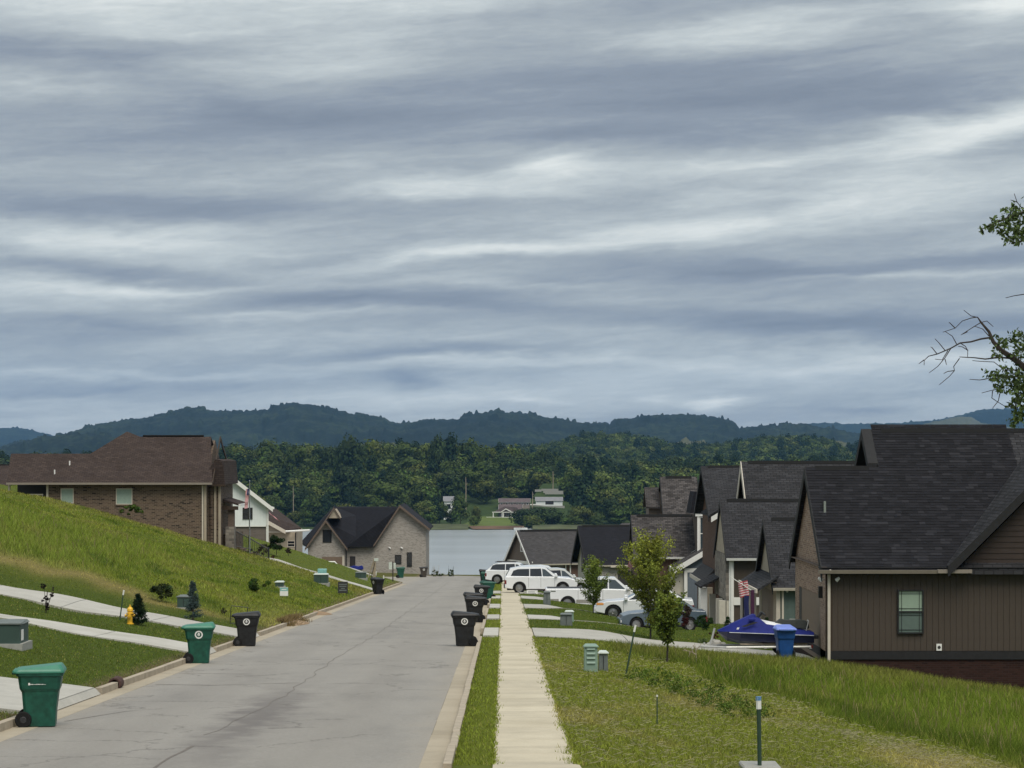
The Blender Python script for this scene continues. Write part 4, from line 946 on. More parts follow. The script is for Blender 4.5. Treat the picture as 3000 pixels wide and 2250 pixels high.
# shingles
def shingles(parent, x0, x1, n_obj, yoff=-.35, courses=54, slope=PT, dx_ridge=None, xlim=None):
    L = math.hypot(1, slope); ex = .148; protos_ = {}
    allp = []; rr = random.Random(3)
    for c in range(courses):
        y = yoff+.02+c*ex/L; z = EZ+.01+.13*1.0+slope*(y)+.004; x = x0+rr.uniform(0, .2)
        lim = xlim(y) if xlim else x1
        x_lo = x0 if y < 4.0-.05 else 2.47
        x = x_lo
        while x < lim-.05:
            w = rr.choice([.16, .2, .24, .28, .33, .38]); w = min(w, lim-x)
            th = rr.choice([.004, .007, .011])
            allp.append((x, y, z, round(w, 2), th)); x += w+.004
    def geom(mb, x, y, z, w, th):
        ly = ex*1.08/L; lz = ly*slope; nx_, nz_ = -slope/L, 1/L
        b = [(x, y, z), (x+w, y, z), (x+w, y+ly, z+lz), (x, y+ly, z+lz)]; k = th+.006
        t = [(x, y+nx_*k, z+nz_*k), (x+w, y+nx_*k, z+nz_*k), (x+w, y+ly+nx_*.002, z+lz+nz_*.002), (x, y+ly+nx_*.002, z+lz+nz_*.002)]
        mb.frus(b, t)
    for i, (x, y, z, w, th) in enumerate(allp[:n_obj]):
        key = (w, th)
        if key not in protos_:
            mb = MB(); geom(mb, 0, 0, 0, w, th); protos_[key] = mb.build('shingle', 'shingle', parent); o = protos_[key]
        else: o = protos_[key].copy(); COL.objects.link(o); o.parent = parent
        o.location = (x, y, z)
    mb = MB()
    for q in allp[n_obj:]: geom(mb, *q)
    tag(mb.build('shingles', 'shingle', parent), kind='stuff')
shingles(h1, -.18, 7.2, 300, xlim=lambda y: min(7.4, 4.35+(y+.35)*1.0+.1), courses=54)
# cross gable facing the viewer on the right, lapped planks in the triangle
gx0, gx1 = 4.3, 17.5; gp = 1.0
f_ = lambda x: EZ+gp*(min(x, gx1+gx0-x)-gx0-.25)
MB().prism([(gx0+.3, EZ+.03), (gx1-.3, EZ+.03), ((gx0+gx1)/2, EZ+.03+gp*((gx1-gx0)/2-.3))], -.02, 6.5, 'y').build('gable_wall', 'siding_lap', h1)
mb = MB(); m_ = (gx0+gx1)/2
for s in (0, 1):
    xa = gx0-.25 if s == 0 else gx1+.25; za = EZ-.12
    mb.frus([(xa, -.55, za), (m_, -.55, za+gp*abs(m_-xa)), (m_, -.55, za+gp*abs(m_-xa)+.15), (xa, -.55, za+.15)], [(xa, 7.5, za), (m_, 7.5, za+gp*abs(m_-xa)), (m_, 7.5, za+gp*abs(m_-xa)+.15), (xa, 7.5, za+.15)])
grf = mb.build('roof', 'roof_charcoal', h1)
mb = MB()
for s in (0, 1):
    xa = gx0-.27 if s == 0 else gx1+.27; za = EZ-.14-.2
    mb.frus([(xa, -.59, za), (m_, -.59, za+gp*abs(m_-xa)), (m_, -.59, za+gp*abs(m_-xa)+.36), (xa, -.59, za+.36)], [(xa, -.552, za), (m_, -.552, za+gp*abs(m_-xa)), (m_, -.552, za+gp*abs(m_-xa)+.36), (xa, -.552, za+.36)])
mb.build('rake_board', 'dark_trim', grf)
for i in range(30):
    z0 = EZ+.05+i*.19; hw = (gx1-gx0)/2-.3-(z0+.19-EZ-.03)/gp+.19
    if hw < .4: break
    mb = MB(); xa = m_-hw; xb = m_+hw
    mb.frus([(xa, -.045, z0), (xb, -.045, z0), (xb, -.022, z0), (xa, -.022, z0)], [(xa+.18, -.027, z0+.186), (xb-.18, -.027, z0+.186), (xb-.18, -.022, z0+.186), (xa+.18, -.022, z0+.186)])
    mb.build('plank', 'siding_lap', h1)
boxp(h1, 'band_board', 'dark_trim', 4.45, 15.5, -.075, -.022, EZ-.28, EZ+.045)
boxp(h1, 'gutter_end', 'tan_gutter', 3.7, 4.85, -.52, -.37, EZ-.22, EZ-.1)
window(h1, 2.42, 1.04, .89, 1.49, y=-.018, frame='black_metal', pane=('blind_pale', 'blind_grey'), grid=1)
v = boxp(h1, 'dryer_vent', 'white_trim', 3.74, 3.92, -.05, -.019, .47, .7); MB().lathe([(.055, 0), (.05, .012)], (0, 0, 0), 10).build('vent_opening', 'sign_black', v).matrix_basis = Matrix.Translation((3.83, -.052, .585))@Matrix.Rotation(PI/2, 4, 'X')
for x in (-.12, .32):                               # twin flood lights at the corner
    MB().lathe([(.0, 0), (.07, .02), (.05, .16), (.02, .18)], (0, 0, 0), 8).build('floodlight', 'white_trim', h1).matrix_basis = Matrix.Translation((x, -.12, EZ-.5))@Matrix.Rotation(.9 if x > 0 else -.9, 4, 'Y')
# street face: garage opening
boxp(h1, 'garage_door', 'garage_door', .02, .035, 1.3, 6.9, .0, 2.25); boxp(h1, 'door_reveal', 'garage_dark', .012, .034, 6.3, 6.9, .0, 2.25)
boxp(h1, 'wall_lantern', 'black_metal', -.14, .03, .7, .84, 2.2, 2.6, bevel=.02)
boxp(h1, 'wall', 'brick_warm', .0, .038, .03, 1.28, .17, EZ-.03); boxp(h1, 'wall', 'brick_warm', .0, .038, 1.28, 6.92, 2.26, EZ-.03); boxp(h1, 'wall', 'brick_warm', .0, .038, 6.92, 7.97, .0, EZ-.03)
boxp(h1, 'soffit', 'wood', -.18, -.0, -.3, 8.2, EZ-.05, EZ-.02)
MB().prism([(0, EZ-.03), (8, EZ-.03), (4, EZ+4*PT-.05)], .005, .039, 'x').build('gable_wall', 'brick_warm', h1)
boxp(h1, 'roof_pipe', 'chrome', .22, .3, 2.0, 2.08, EZ+1.7, EZ+2.15)

# ---- second house on the right (teal siding garage)
h2 = thing('teal_house', 'dark-roofed house with teal board siding, partly hidden by the dark brown house', 'house', (12.25, 102.0, -8.25))
E2 = -5.72+8.25
gable_wall(h2, .04, 9, 0.02, 6.9, -1, E2, PT, 'siding_teal', 'x')
b0 = MB().box(0, .295, 0, .02, 0, E2-.1).build('siding_board', 'siding_teal', h2, bevel=.004)
for i in range(9):
    o = b0 if i == 0 else b0.copy()
    if i: COL.objects.link(o); o.parent = h2
    o.location = (.2+i*.3, -.004, 0)
boxp(h2, 'corner_board', 'cream_trim', -.02, .16, -.02, .03, -.3, E2-.03); boxp(h2, 'downspout', 'cream_trim', .22, .31, -.1, -.022, 0, E2-.1)
roof(h2, 0, 9, 0, 6.9, E2, PT, 'roof_charcoal', 'x', oe=.3, g0=.2, trim='dark_trim', gut='cream_trim', rw=.18)
boxp(h2, 'gable_soffit', 'wood', -.2, -.02, -.2, 7.1, E2+.1, E2+.13)
MB().prism([(0, E2), (6.9, E2), (3.45, E2+3.45*PT-.05)], .0, .038, 'x').build('gable_wall', 'stucco_tan', h2)
boxp(h2, 'front_wall', 'stucco_tan', -.01, .039, 0, 1.2, -.5, E2); boxp(h2, 'front_wall', 'stucco_tan', -.01, .039, 1.2, 5.9, E2-.35, E2); boxp(h2, 'front_wall', 'stucco_tan', -.01, .039, 5.9, 6.9, -.5, E2); boxp(h2, 'garage_door', 'garage_door', .015, .035, 1.2, 5.9, -.3, E2-.35)
# pent roof over the street face, swept forward
mb = MB(); mb.frus([(-.9, -.35, E2-.28), (-.9, 7.2, E2-.28), (-.9, 7.2, E2-.18), (-.9, -.35, E2-.18)], [(.05, -.35, E2+.35), (.05, 7.2, E2+.35), (.05, 7.2, E2+.45), (.05, -.35, E2+.45)]); mb.build('pent_roof', 'roof_charcoal', h2)
boxp(h2, 'pent_fascia', 'cream_trim', -.98, -.902, -.38, 7.25, E2-.34, E2-.16)
for x in (.5, .95): MB().lathe([(0, 0), (.06, .02), (.045, .14)], (0, 0, 0), 8).build('floodlight', 'white_trim', h2).matrix_basis = Matrix.Translation((x, -.1, E2-.3))@Matrix.Rotation(.8 if x > .6 else -.8, 4, 'Y')
for yy in (.6, 5.9): pass
boxp(h2, 'porch_post', 'cream_trim', -.95, -.7, 6.3, 6.55, -.5, E2-.28)
boxp(h2, 'porch_post', 'stucco_cream', -.95, -.6, 2.8, 3.15, -.5, E2-.28)

# ---- third house (taupe side wall, stone front, white gutter)
h3 = thing('stone_front_house', 'dark-roofed house with stone front and taupe side wall under a white gutter', 'house', (11.75, 118.0, -9.0))
E3 = -5.04+9.0
gable_wall(h3, .04, 9, .02, 6.2, -1, E3, .86, 'siding_taupe', 'x')
gable_wall(h3, 2.0, 12, 0.3, 10.6, -1, E3, .9, 'siding_taupe', 'x', 'rear_wall')
roof(h3, 0, 9, 0, 6.2, E3, .86, 'roof_charcoal', 'x', oe=.35, g0=.22, trim='dark_trim', gut='white_trim', rw=.16)
roof(h3, 1.55, 12, 0.32, 10.6, E3+.05, .9, 'roof_charcoal', 'x', oe=0, g0=.4, trim='cream_trim', gut='white_trim', rw=.4, gutter=(False, True))
boxp(h3, 'stone_front', 'stone_veneer', -.2, .039, .0, 6.2, 1.6, E3-.02); boxp(h3, 'front_wall', 'stucco_cream', -.18, .039, .0, 1.0, -.8, 1.58)
MB().prism([(0, E3), (6.2, E3), (3.1, E3+3.1*.86-.05)], -.16, .039, 'x').build('gable_wall', 'stucco_tan', h3)
for yy in (.02, 1.6, 5.5): boxp(h3, 'column', 'stucco_cream', -.55, -.22, yy, yy+.4, -.8, 1.58)
boxp(h3, 'column', 'white_trim', -1.15, -.8, 4.2, 4.6, -.9, 2.0)
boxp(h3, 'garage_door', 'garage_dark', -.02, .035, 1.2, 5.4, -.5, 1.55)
boxp(h3, 'downspout', 'white_trim', .05, .15, -.12, -.03, -.6, E3-.2); boxp(h3, 'trim_band', 'white_trim', .18, 3.2, -.05, .018, 1.35, 1.75)
boxp(h3, 'corner_board', 'white_trim', -.05, .2, -.03, .018, -.8, E3-.05)
mb = MB(); mb.frus([(-1.2, 3.8, 2.0), (-1.2, 7.4, 2.0), (-1.2, 7.4, 2.1), (-1.2, 3.8, 2.1)], [(-.1, 3.8, 2.55), (-.1, 7.4, 2.55), (-.1, 7.4, 2.65), (-.1, 3.8, 2.65)]); mb.build('pent_roof', 'roof_charcoal', h3)

# ---- fourth house: tall brown brick, dormer window, blue-grey porch gable
h4 = thing('brick_house', 'tall house with brown brick wall and white raked gable, behind the stone-front house', 'house', (11.95, 127.5, -9.3))
E4 = -3.2+9.3
gable_wall(h4, .0, 10, 0, 9.0, -1.5, E4, .55, 'brick_brown', 'x')
rf4 = roof(h4, -.25, 10, 0, 9.2, E4-.02, .56, 'roof_charcoal', 'x', oe=.3, g0=.2, trim='dark_trim', gut='white_trim', gutter=(False, True))
# gable facing the viewer with a white rake
MB().prism([(0.1, E4-.02), (7.2, E4-.02), (7.2, E4+.3), (3.9+3.3, E4+2.55), (4.3, E4+2.6)], -.03, 4, 'y').build('gable_wall', 'siding_blue', h4)
mb = MB(); mb.frus([(-.35, -.5, E4-.42), (4.25, -.5, E4+2.35), (4.25, -.5, E4+2.65), (-.35, -.5, E4-.12)], [(-.35, -.42, E4-.42), (4.25, -.42, E4+2.35), (4.25, -.42, E4+2.65), (-.35, -.42, E4-.12)]); mb.build('rake_board', 'white_trim', h4)
mb = MB(); mb.frus([(-.4, -.5, E4-.1), (4.3, -.5, E4+2.68), (4.3, -.5, E4+2.8), (-.4, -.5, E4+.02)], [(-.4, 5.5, E4-.1), (4.3, 5.5, E4+2.68), (4.3, 5.5, E4+2.8), (-.4, 5.5, E4+.02)]); mb.build('roof', 'roof_charcoal', h4)
boxp(h4, 'garage_wing', 'brick_brown', -.35, -.003, 1.5, 8.6, -1.5, 2.2); mb = MB(); mb.frus([(-.7, 1.2, 2.2), (-.7, 8.9, 2.2), (-.7, 8.9, 2.32), (-.7, 1.2, 2.32)], [(-.02, 1.2, 2.85), (-.02, 8.9, 2.85), (-.02, 8.9, 2.97), (-.02, 1.2, 2.97)]); mb.build('pent_roof', 'roof_grey', h4)
boxp(h4, 'fascia', 'cream_trim', -.78, -.702, 1.15, 8.95, 2.14, 2.34)
boxp(h4, 'column', 'white_trim', -.95, -.55, .3, .8, -1.2, 2.0); boxp(h4, 'column', 'stucco_tan', -.5, -.2, .2, .6, -1.2, 2.0)

h5 = thing('speckled_roof_house', 'house with speckled grey-brown roofs, white dormer window and blue-grey porch gable', 'house', (10.1, 143.0, -9.9))
def zz(y, D): return (CY-y)/FPX*D+9.9
E5 = 2.9
e5 = zz(1625, 146); ra = (zz(1513, 150)-e5)/.9; eb = zz(1545, 150); zr5 = zz(1403, 152); rb = (zr5-eb)/.9
gable_wall(h5, -1.5, 2.9, 3.0, 3.0+2*ra, -1.5, e5, .9, 'brick_brown', 'x')
gable_wall(h5, .6, 2.9, 6.5, 6.5+2*rb, -1.5, eb, .9, 'siding_greybrown', 'x', 'rear_wall')
r5 = roof(h5, -1.5, 2.9, 3.0, 3.0+2*ra, e5, .9, 'roof_speckle', 'x', oe=.3, g0=.25, g1=0, gut='white_trim')
roof(h5, .6, 2.9, 6.5, 6.5+2*rb, eb, .9, 'roof_speckle', 'x', oe=0, g0=.15, g1=0, gutter=(False, False))
gable_wall(h5, -.35, .55, 9.5, 12.5, -1, zz(1480, 153), .7, 'siding_greybrown', 'x', 'rear_wall'); roof(h5, -.35, .4, 9.5, 12.5, zz(1480, 153), .7, 'roof_speckle', 'x', oe=.3, g0=.2, g1=0, gutter=(False, False), rake=False, ridge=False)
# dormer with tall white window
dm_ = boxp(h5, 'dormer', 'siding_greybrown', 2.25, 2.9, 1.6, 6, e5+.3, zz(1512, 145))
boxp(h5, 'dormer_trim', 'white_trim', 2.1, 3.0, 1.45, 1.75, zz(1512, 145)+.002, zz(1503, 145)); boxp(h5, 'dormer_trim', 'white_trim', 2.22, 2.36, 1.5, 1.598, e5+.2, zz(1512, 145)); boxp(h5, 'dormer_trim', 'white_trim', 2.78, 2.94, 1.5, 1.598, e5+.2, zz(1512, 145))
window(h5, 2.37, e5+.35, .4, zz(1512, 145)-e5-.4, y=1.596, frame='white_trim', pane='glass_sky')
mb = MB(); q0 = zz(1503, 145); mb.frus([(1.75, 1.4, q0), (2.55, 1.4, q0), (2.55, 4.5, q0), (1.75, 4.5, q0)], [(2.0, 1.5, zz(1440, 145)), (2.2, 1.5, zz(1440, 145)), (2.2, 4.5, zz(1440, 145)), (2.0, 4.5, zz(1440, 145))]); mb.build('dormer_roof', 'roof_black', h5)
# porch gable, blue-grey siding
pw0 = 1.35; zb5 = -.3
gable_wall(h5, pw0, 5.2, -.4, 3.0, -1.2, zz(1662, 142.6), .6, 'siding_blue', 'y', 'porch_wall')
pe = zz(1662, 142.6)
roof(h5, .9, 5.6, -.4, 3.0, pe, .6, 'roof_speckle', 'y', oe=.3, g0=.35, g1=0, trim='white_trim', gut='white_trim', rw=.22, guttrim='white_trim', ridge=False)
b0 = MB().box(0, .19, 0, .018, 0, pe+.6).build('siding_board', 'siding_blue', h5, bevel=.004)
for i in range(8):
    o = b0 if i == 0 else b0.copy()
    if i: COL.objects.link(o); o.parent = h5
    o.location = (pw0+.12+i*.2, -.425, -.65)
boxp(h5, 'porch_beam', 'white_trim', pw0-.05, 5.2, -.46, -.427, pe-.32, pe-.06); boxp(h5, 'porch_post', 'white_trim', pw0-.12, pw0+.08, -.5, -.3, -1.2, pe-.06)
boxp(h5, 'door_frame', 'white_trim', 2.85, 4.3, -.47, -.427, -.9, 1.35); boxp(h5, 'door', 'door_white', 3.0, 4.2, -.48, -.472, -.9, 1.2)
boxp(h5, 'front_wall', 'stucco_cream', .5, pw0-.13, -.2, 2.8, -1.2, pe-.2)

# ---- sixth and seventh houses, turned with the bend of the street
h6 = thing('cream_gable_house', 'low house with near-black roof, cream street gable and dark garage, behind the sapling', 'house', (7.45, 193.0, -11.4), math.radians(7))
e6 = 11.4-1650*0+(CY-1650)/FPX*193
gable_wall(h6, 0, 12, 0, 7.2, -1.2, e6, .82, 'stucco_cream', 'x'); roof(h6, 0, 12, 0, 7.2, e6, .82, 'roof_black', 'x', oe=.35, g0=.55, rw=.32, trim='dark_trim', gut='cream_trim')
boxp(h6, 'front_wall', 'brick_grey', 0.02, 12, -.03, -.003, -1.2, e6-.25); boxp(h6, 'fascia', 'cream_trim', 1.6, 9, -.5, -.37, e6-.35, e6-.2)
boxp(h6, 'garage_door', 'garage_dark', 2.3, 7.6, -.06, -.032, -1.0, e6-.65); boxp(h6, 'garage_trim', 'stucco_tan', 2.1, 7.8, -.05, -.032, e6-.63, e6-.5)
mb = MB(); mb.frus([(-.95, -.8, e6-.7), (-.35, 3.6, e6+2.2), (-.35, 3.6, e6+2.5), (-.95, -.8, e6-.4)], [(-.75, -.8, e6-.7), (-.2, 3.6, e6+2.2), (-.2, 3.6, e6+2.5), (-.75, -.8, e6-.4)]); mb.build('rake_board', 'dark_trim', h6)
h6b = thing('grey_hip_roof_house', 'far house whose pale grey hip roof shows above the near-black roof', 'house', (8.8, 226.0, -12.6), math.radians(4))
zt = (CY-1533)/FPX*230+12.6
gable_wall(h6b, 0, 12, 0, 9, -1, zt-2.9, .05, 'brick_grey', 'x')
MB().frus([(-.4, -.4, zt-2.9), (12.4, -.4, zt-2.9), (12.4, 9.4, zt-2.9), (-.4, 9.4, zt-2.9)], [(3.6, 4.4, zt), (12, 4.4, zt), (12, 4.6, zt), (3.6, 4.6, zt)]).build('roof', 'roof_grey', h6b)
h7 = thing('small_gable_house', 'low house with grey roof, white-trimmed taupe gable and stone base, nearest the lake', 'house', (2.85, 222.0, -12.2), math.radians(24))
e7 = (CY-1646)/FPX*222+12.2
c24 = math.cos(math.radians(24))
gable_wall(h7, 0, 9.5, 0, 5.6, -1.2, e7, 1.02, 'brick_brown', 'x')
boxp(h7, 'side_wall', 'stone_veneer', .04, 3.4, -.035, -.003, -1.2, e7-.2); boxp(h7, 'side_wall', 'brick_brown', 3.42, 8.0, -.03, -.003, -1.2, e7-.2)
r7 = roof(h7, 0, 9.5, 0, 5.6, e7, 1.02, 'roof_grey', 'x', oe=.35, g0=.45, rw=.16, trim='white_trim', gut='cream_trim')
MB().prism([(.0, e7+.05), (5.6, e7+.05), (2.8, e7+2.8*1.02-.05)], -.06, -.003, 'x').build('gable_wall', 'siding_greybrown', h7)
boxp(h7, 'gable_beam', 'white_trim', -.14, -.062, -.25, 5.85, e7-.28, e7+.02)
fr = MB()
for b in ((1.9, 2.0, e7+.9, e7+2.1), (2.5, 2.6, e7+.9, e7+2.1), (1.9, 2.6, e7+1.45, e7+1.53), (1.9, 2.6, e7+2.02, e7+2.1), (1.9, 2.6, e7+.9, e7+.98)): fr.box(-.12, -.062, b[0], b[1], b[2], b[3])
fr.build('gable_ornament', 'white_trim', h7)
for x in (3.5, 4.0): boxp(h7, 'downspout', 'white_trim', x, x+.1, -.14, -.036, -1.0, e7-.1)
boxp(h7, 'fascia', 'dark_trim', 6.4, 9.9, -.62, -.5, e7-.35, e7-.1)

# ------------------------------------------------------------------ left side houses
h8 = thing('tan_brick_house', 'tan brick house with brown shingle roof on top of the left bank', 'house', (-34.0, 155.0, -6.6))
e8 = (CY-1420)/FPX*155+6.6; s8 = FPX/155
def lx(px): return (px-CX)/s8+34.0
def lz(py): return (CY-py)/s8+6.6
xr = lx(603)
boxp(h8, 'wall', 'brick_tan', lx(140), xr, .0, 11, -2.5, e8)
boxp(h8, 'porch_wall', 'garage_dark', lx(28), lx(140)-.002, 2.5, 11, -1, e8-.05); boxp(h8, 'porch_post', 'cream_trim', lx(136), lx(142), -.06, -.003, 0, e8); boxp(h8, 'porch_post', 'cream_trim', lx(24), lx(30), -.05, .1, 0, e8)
boxp(h8, 'porch_rail', 'cream_trim', lx(86), lx(126), .0, .06, lz(1450), lz(1447))
for i in range(8): boxp(h8, 'porch_picket', 'cream_trim', lx(88)+i*.12, lx(88)+i*.12+.03, .01, .05, lz(1465), lz(1450))
# roof as seen: hip rising from the left to a peak, long ridge, right gable
def pt(px, py, D): return ((px-CX)/FPX*D+34.0, D-155.0, (CY-py)/FPX*D+6.6)
eL = pt(20, 1419, 154.6); eR = pt(622, 1419, 154.6)
k_ = .75
def roofpt(px, py):     # a point on the front roof plane
    # plane z = eL.z + k*(y - y0)
    z0, y0 = eL[2], eL[1]
    # solve D: (CY-py)/F*D+6.6 = z0+k*(D-155-y0)
    D = (z0-k_*(155+y0)-6.6)/((CY-py)/FPX-k_); return pt(px, py, D)
A = roofpt(32, 1335); B_ = roofpt(265, 1335); Cp = roofpt(372, 1270); Dp = roofpt(618, 1285); Cq = roofpt(410, 1285)
tb = .14
def slab(parent, name, pts, mat, t=tb):
    return MB().frus(pts, [(x, y, z+t) for x, y, z in pts]).build(name, mat, parent)
slab(h8, 'roof', [eL, eR, Dp, Cq, Cp, B_, A], 'roof_brown')
bk = lambda p, q: (q[0], 2*p[1]+.3, eL[2])
back_pts = [(A[0]-.2, 11.4, eL[2]), (Dp[0]+.2, 11.4, eL[2])]
up_ = lambda p: (p[0], p[1]+.01, p[2])
slab(h8, 'rear_roof', [up_(A), up_(B_), (B_[0], 11.4, eL[2]), back_pts[0]], 'roof_brown')
slab(h8, 'rear_roof', [up_(Cq), up_(Dp), back_pts[1], (Cq[0], 11.4, eL[2])], 'roof_brown')
slab(h8, 'rear_roof', [up_(B_), up_(Cp), (Cp[0], 2*Cp[1], eL[2]), (B_[0], 2*Cp[1], eL[2])], 'roof_brown'); slab(h8, 'rear_roof', [up_(Cp), up_(Cq), (Cq[0], 11.6, eL[2])], 'roof_brown')
boxp(h8, 'gutter', 'tan_gutter', eL[0], eR[0], -.62, -.42, eL[2]-.02, eL[2]+.12)
MB().tube([(Cq[0]+.2, Cq[1], Cq[2]+tb+.05), (Dp[0]-.5, Dp[1], Dp[2]+tb+.05)], .07, 5).build('ridge_vent', 'ridge_black', h8)
# right-hand street gable and wing
MB().prism([(.0, e8), (11, e8), (5.5, Dp[2]-.1)], xr-.3, xr-.05, 'x').build('gable_wall', 'brick_tan', h8)
mb = MB()
for ya in (-.45, 11.4): mb.frus([(eR[0]-.02, ya, eL[2]-.1), (eR[0]-.02, Dp[1], Dp[2]-.1), (eR[0]-.02, Dp[1], Dp[2]+tb+.02), (eR[0]-.02, ya, eL[2]+tb+.02)], [(eR[0]+.05, ya, eL[2]-.1), (eR[0]+.05, Dp[1], Dp[2]-.1), (eR[0]+.05, Dp[1], Dp[2]+tb+.02), (eR[0]+.05, ya, eL[2]+tb+.02)])
mb.build('rake_board', 'brown_trim', h8)
wx0, wx1 = xr, lx(640)
boxp(h8, 'wing_wall', 'brick_tan', xr+.002, lx(636), 1.2, 9, -2.5, e8-.02)
MB().prism([(xr-.6, e8), (lx(655), e8+.0), (lx(649), lz(1350)), (lx(628), lz(1345))], .75, 8.5, 'y').build('wing_roof', 'roof_brown', h8)
boxp(h8, 'wing_fascia', 'brown_trim', xr+.1, lx(657), .65, .747, e8-.12, e8+.02)
for px_ in (598, 611, 621, 634): boxp(h8, 'corner_pilaster', 'stucco_tan' if px_ != 611 else 'brick_tan', lx(px_), lx(px_)+.16, -.09 if px_ < 605 else 1.05, -.003 if px_ < 605 else 1.19, -2.4, e8-.04)
boxp(h8, 'downspout', 'cream_trim', lx(592), lx(592)+.1, -.12, -.02, -2.4, e8-.04)
for a, b, c, d in ((340, 388, 1431, 1478), (178, 216, 1431, 1475)):
    window(h8, lx(a), lz(d), lx(b)-lx(a), lz(c)-lz(d), y=-.003, frame='cream_trim', pane='blind_green', mid=False); boxp(h8, 'sill', 'brick_tan', lx(a)-.05, lx(b)+.05, -.07, -.003, lz(d)-.09, lz(d)-.01)
for px_, py_ in ((204, 1368), (160, 1394)):
    q = roofpt(px_, py_); MB().tube([(q[0], q[1], q[2]+.1), (q[0], q[1], q[2]+.42)], .05, 6).build('vent_pipe', 'white_trim', h8)
# porch on the street side with roof, post, steps and black rail
D9 = 158.0
def p8(px, py, D=D9): return ((px-CX)/FPX*D+34.0, D-155.0, (CY-py)/FPX*D+6.6)
a = p8(636, 1462); b = p8(700, 1482); 
MB().frus([a, b, (b[0], 8, b[2]), (a[0], 8, a[2])], [(a[0], a[1], a[2]+.14), (b[0], b[1], b[2]+.14), (b[0], 8, b[2]+.14), (a[0], 8, a[2]+.14)]).build('porch_roof', 'roof_brown', h8)
boxp(h8, 'porch_gutter', 'white_trim', b[0]-.02, b[0]+.12, b[1]-.05, 8, b[2]-.02, b[2]+.12); boxp(h8, 'porch_fascia', 'brown_trim', a[0], b[0]-.03, 2.75, 2.95, b[2]-.28, b[2]-.02)
q = p8(668, 1545); q1 = p8(686, 1482)
boxp(h8, 'porch_post', 'wood', q[0], q1[0], 3.0, 3.5, q[2], q1[2]-.1); boxp(h8, 'porch_wall', 'brick_tan', p8(636, 1500)[0], p8(650, 1500)[0], 3.3, 7.5, -1, a[2]-.05)
boxp(h8, 'porch_pier', 'stone_veneer', p8(662, 1600)[0], p8(688, 1600)[0], 2.7, 3.6, -2.5, p8(660, 1543)[2])
boxp(h8, 'porch_floor', 'brick_tan', p8(625, 1600)[0], p8(688, 1600)[0], 3.6, 8, -2.5, p8(625, 1565)[2])

def railing(name, label, pts, n, D):
    """black metal rail: posts at pts (px, top py, bottom py), balusters between"""
    t = thing(name, label, 'railing', P(pts[0][0], pts[0][2], D)); ox, oy, oz = t.location
    f = lambda px, py: ((px-CX)/FPX*D-ox, 0, (CY-py)/FPX*D-oz)
    for (x0, t0, b0_), (x1, t1, b1_) in zip(pts[:-1], pts[1:]):
        MB().tube([f(x0, t0+2), f(x1, t1+2)], .045, 5).build('top_rail', 'black_metal', t); MB().tube([f(x0, b0_-4), f(x1, b1_-4)], .03, 5).build('bottom_rail', 'black_metal', t)
        for i in range(1, n):
            s = i/n; x = x0+(x1-x0)*s; MB().tube([f(x, t0+(t1-t0)*s+2), f(x, b0_+(b1_-b0_)*s-4)], .017, 4).build('baluster', 'black_metal', t)
    for x, a_, b_ in pts: MB().tube([f(x, a_-3), f(x, b_+3)], .06, 6).build('post', 'black_metal', t)
    return t
railing('porch_railing', 'dark metal stair railing running down from the tan brick porch', [(686, 1551, 1603), (730, 1574, 1612), (787, 1607, 1645)], 11, 158.6)
st = thing('garden_steps', 'brick steps with planting going down from the porch beneath the dark railing', 'steps', (-19.0, 159.6, -6.9))
for i in range(9):
    px_ = 690+i*12; q = P(px_, 1603+i*5.5, 159.6); boxp(st, 'step', 'brick_tan', q[0]+19.0-.4, q[0]+19.0+.32, 0, 1.3, -2.4, q[2]+6.9)

# ---- white house with grey masonry base
h9 = thing('white_house', 'white sided house with grey block base and one dark window, behind the flagpole', 'house', (-24.6, 190.0, -9.0), 0)
s9 = FPX/190
X9 = lambda px: (px-CX)/s9+24.6
Z9 = lambda py: (CY-py)/s9+9.0
xr9 = X9(782); xm = X9(661); ez9 = Z9(1480); zt9 = Z9(1386)
xl = 2*xm-xr9-.3
MB().prism([(xl, Z9(1541)), (xr9, Z9(1541)), (xr9, ez9), (xm, zt9), (xl, ez9)], 0, 14, 'y').build('wall', 'siding_white', h9)
b0 = None
for i in range(17):
    x = xr9-.3-i*.24
    if x < xl: break
    zt_ = ez9+(zt9-ez9)*(1-abs(x+.1-xm)/(xr9-xm))-.12
    boxp(h9, 'siding_board', 'siding_white', x, x+.215, -.028, -.003, Z9(1541)+.05, zt_)
boxp(h9, 'base_wall', 'foundation_grey', xl+.05, xr9-.02, .06, 13.9, -3.5, Z9(1541)-.002)
boxp(h9, 'trim_band', 'white_trim', xl, xr9+.02, -.05, -.003, Z9(1541)-.05, Z9(1541)+.045); boxp(h9, 'corner_board', 'white_trim', xr9-.07, xr9+.05, -.05, .1, -3, ez9)
pit = (zt9-ez9)/(xr9-xm); mb = MB()
for sg, xe in ((1, xr9+.42), (-1, xl-.4)):
    ze_ = ez9-pit*.42+.02
    mb.frus([(xe, -.5, ze_), (xm, -.5, zt9+.02), (xm, -.5, zt9+.17), (xe, -.5, ze_+.15)], [(xe, 14.4, ze_), (xm, 14.4, zt9+.02), (xm, 14.4, zt9+.17), (xe, 14.4, ze_+.15)])
r9 = mb.build('roof', 'roof_grey', h9)
mb = MB()
for sg, xe in ((1, xr9+.45), (-1, xl-.43)):
    ze_ = ez9-pit*.45-.2
    mb.frus([(xe, -.56, ze_), (xm, -.56, zt9-.2), (xm, -.56, zt9+.19), (xe, -.56, ze_+.38)], [(xe, -.503, ze_), (xm, -.503, zt9-.2), (xm, -.503, zt9+.19), (xe, -.503, ze_+.38)])
mb.build('rake_board', 'white_trim', r9)
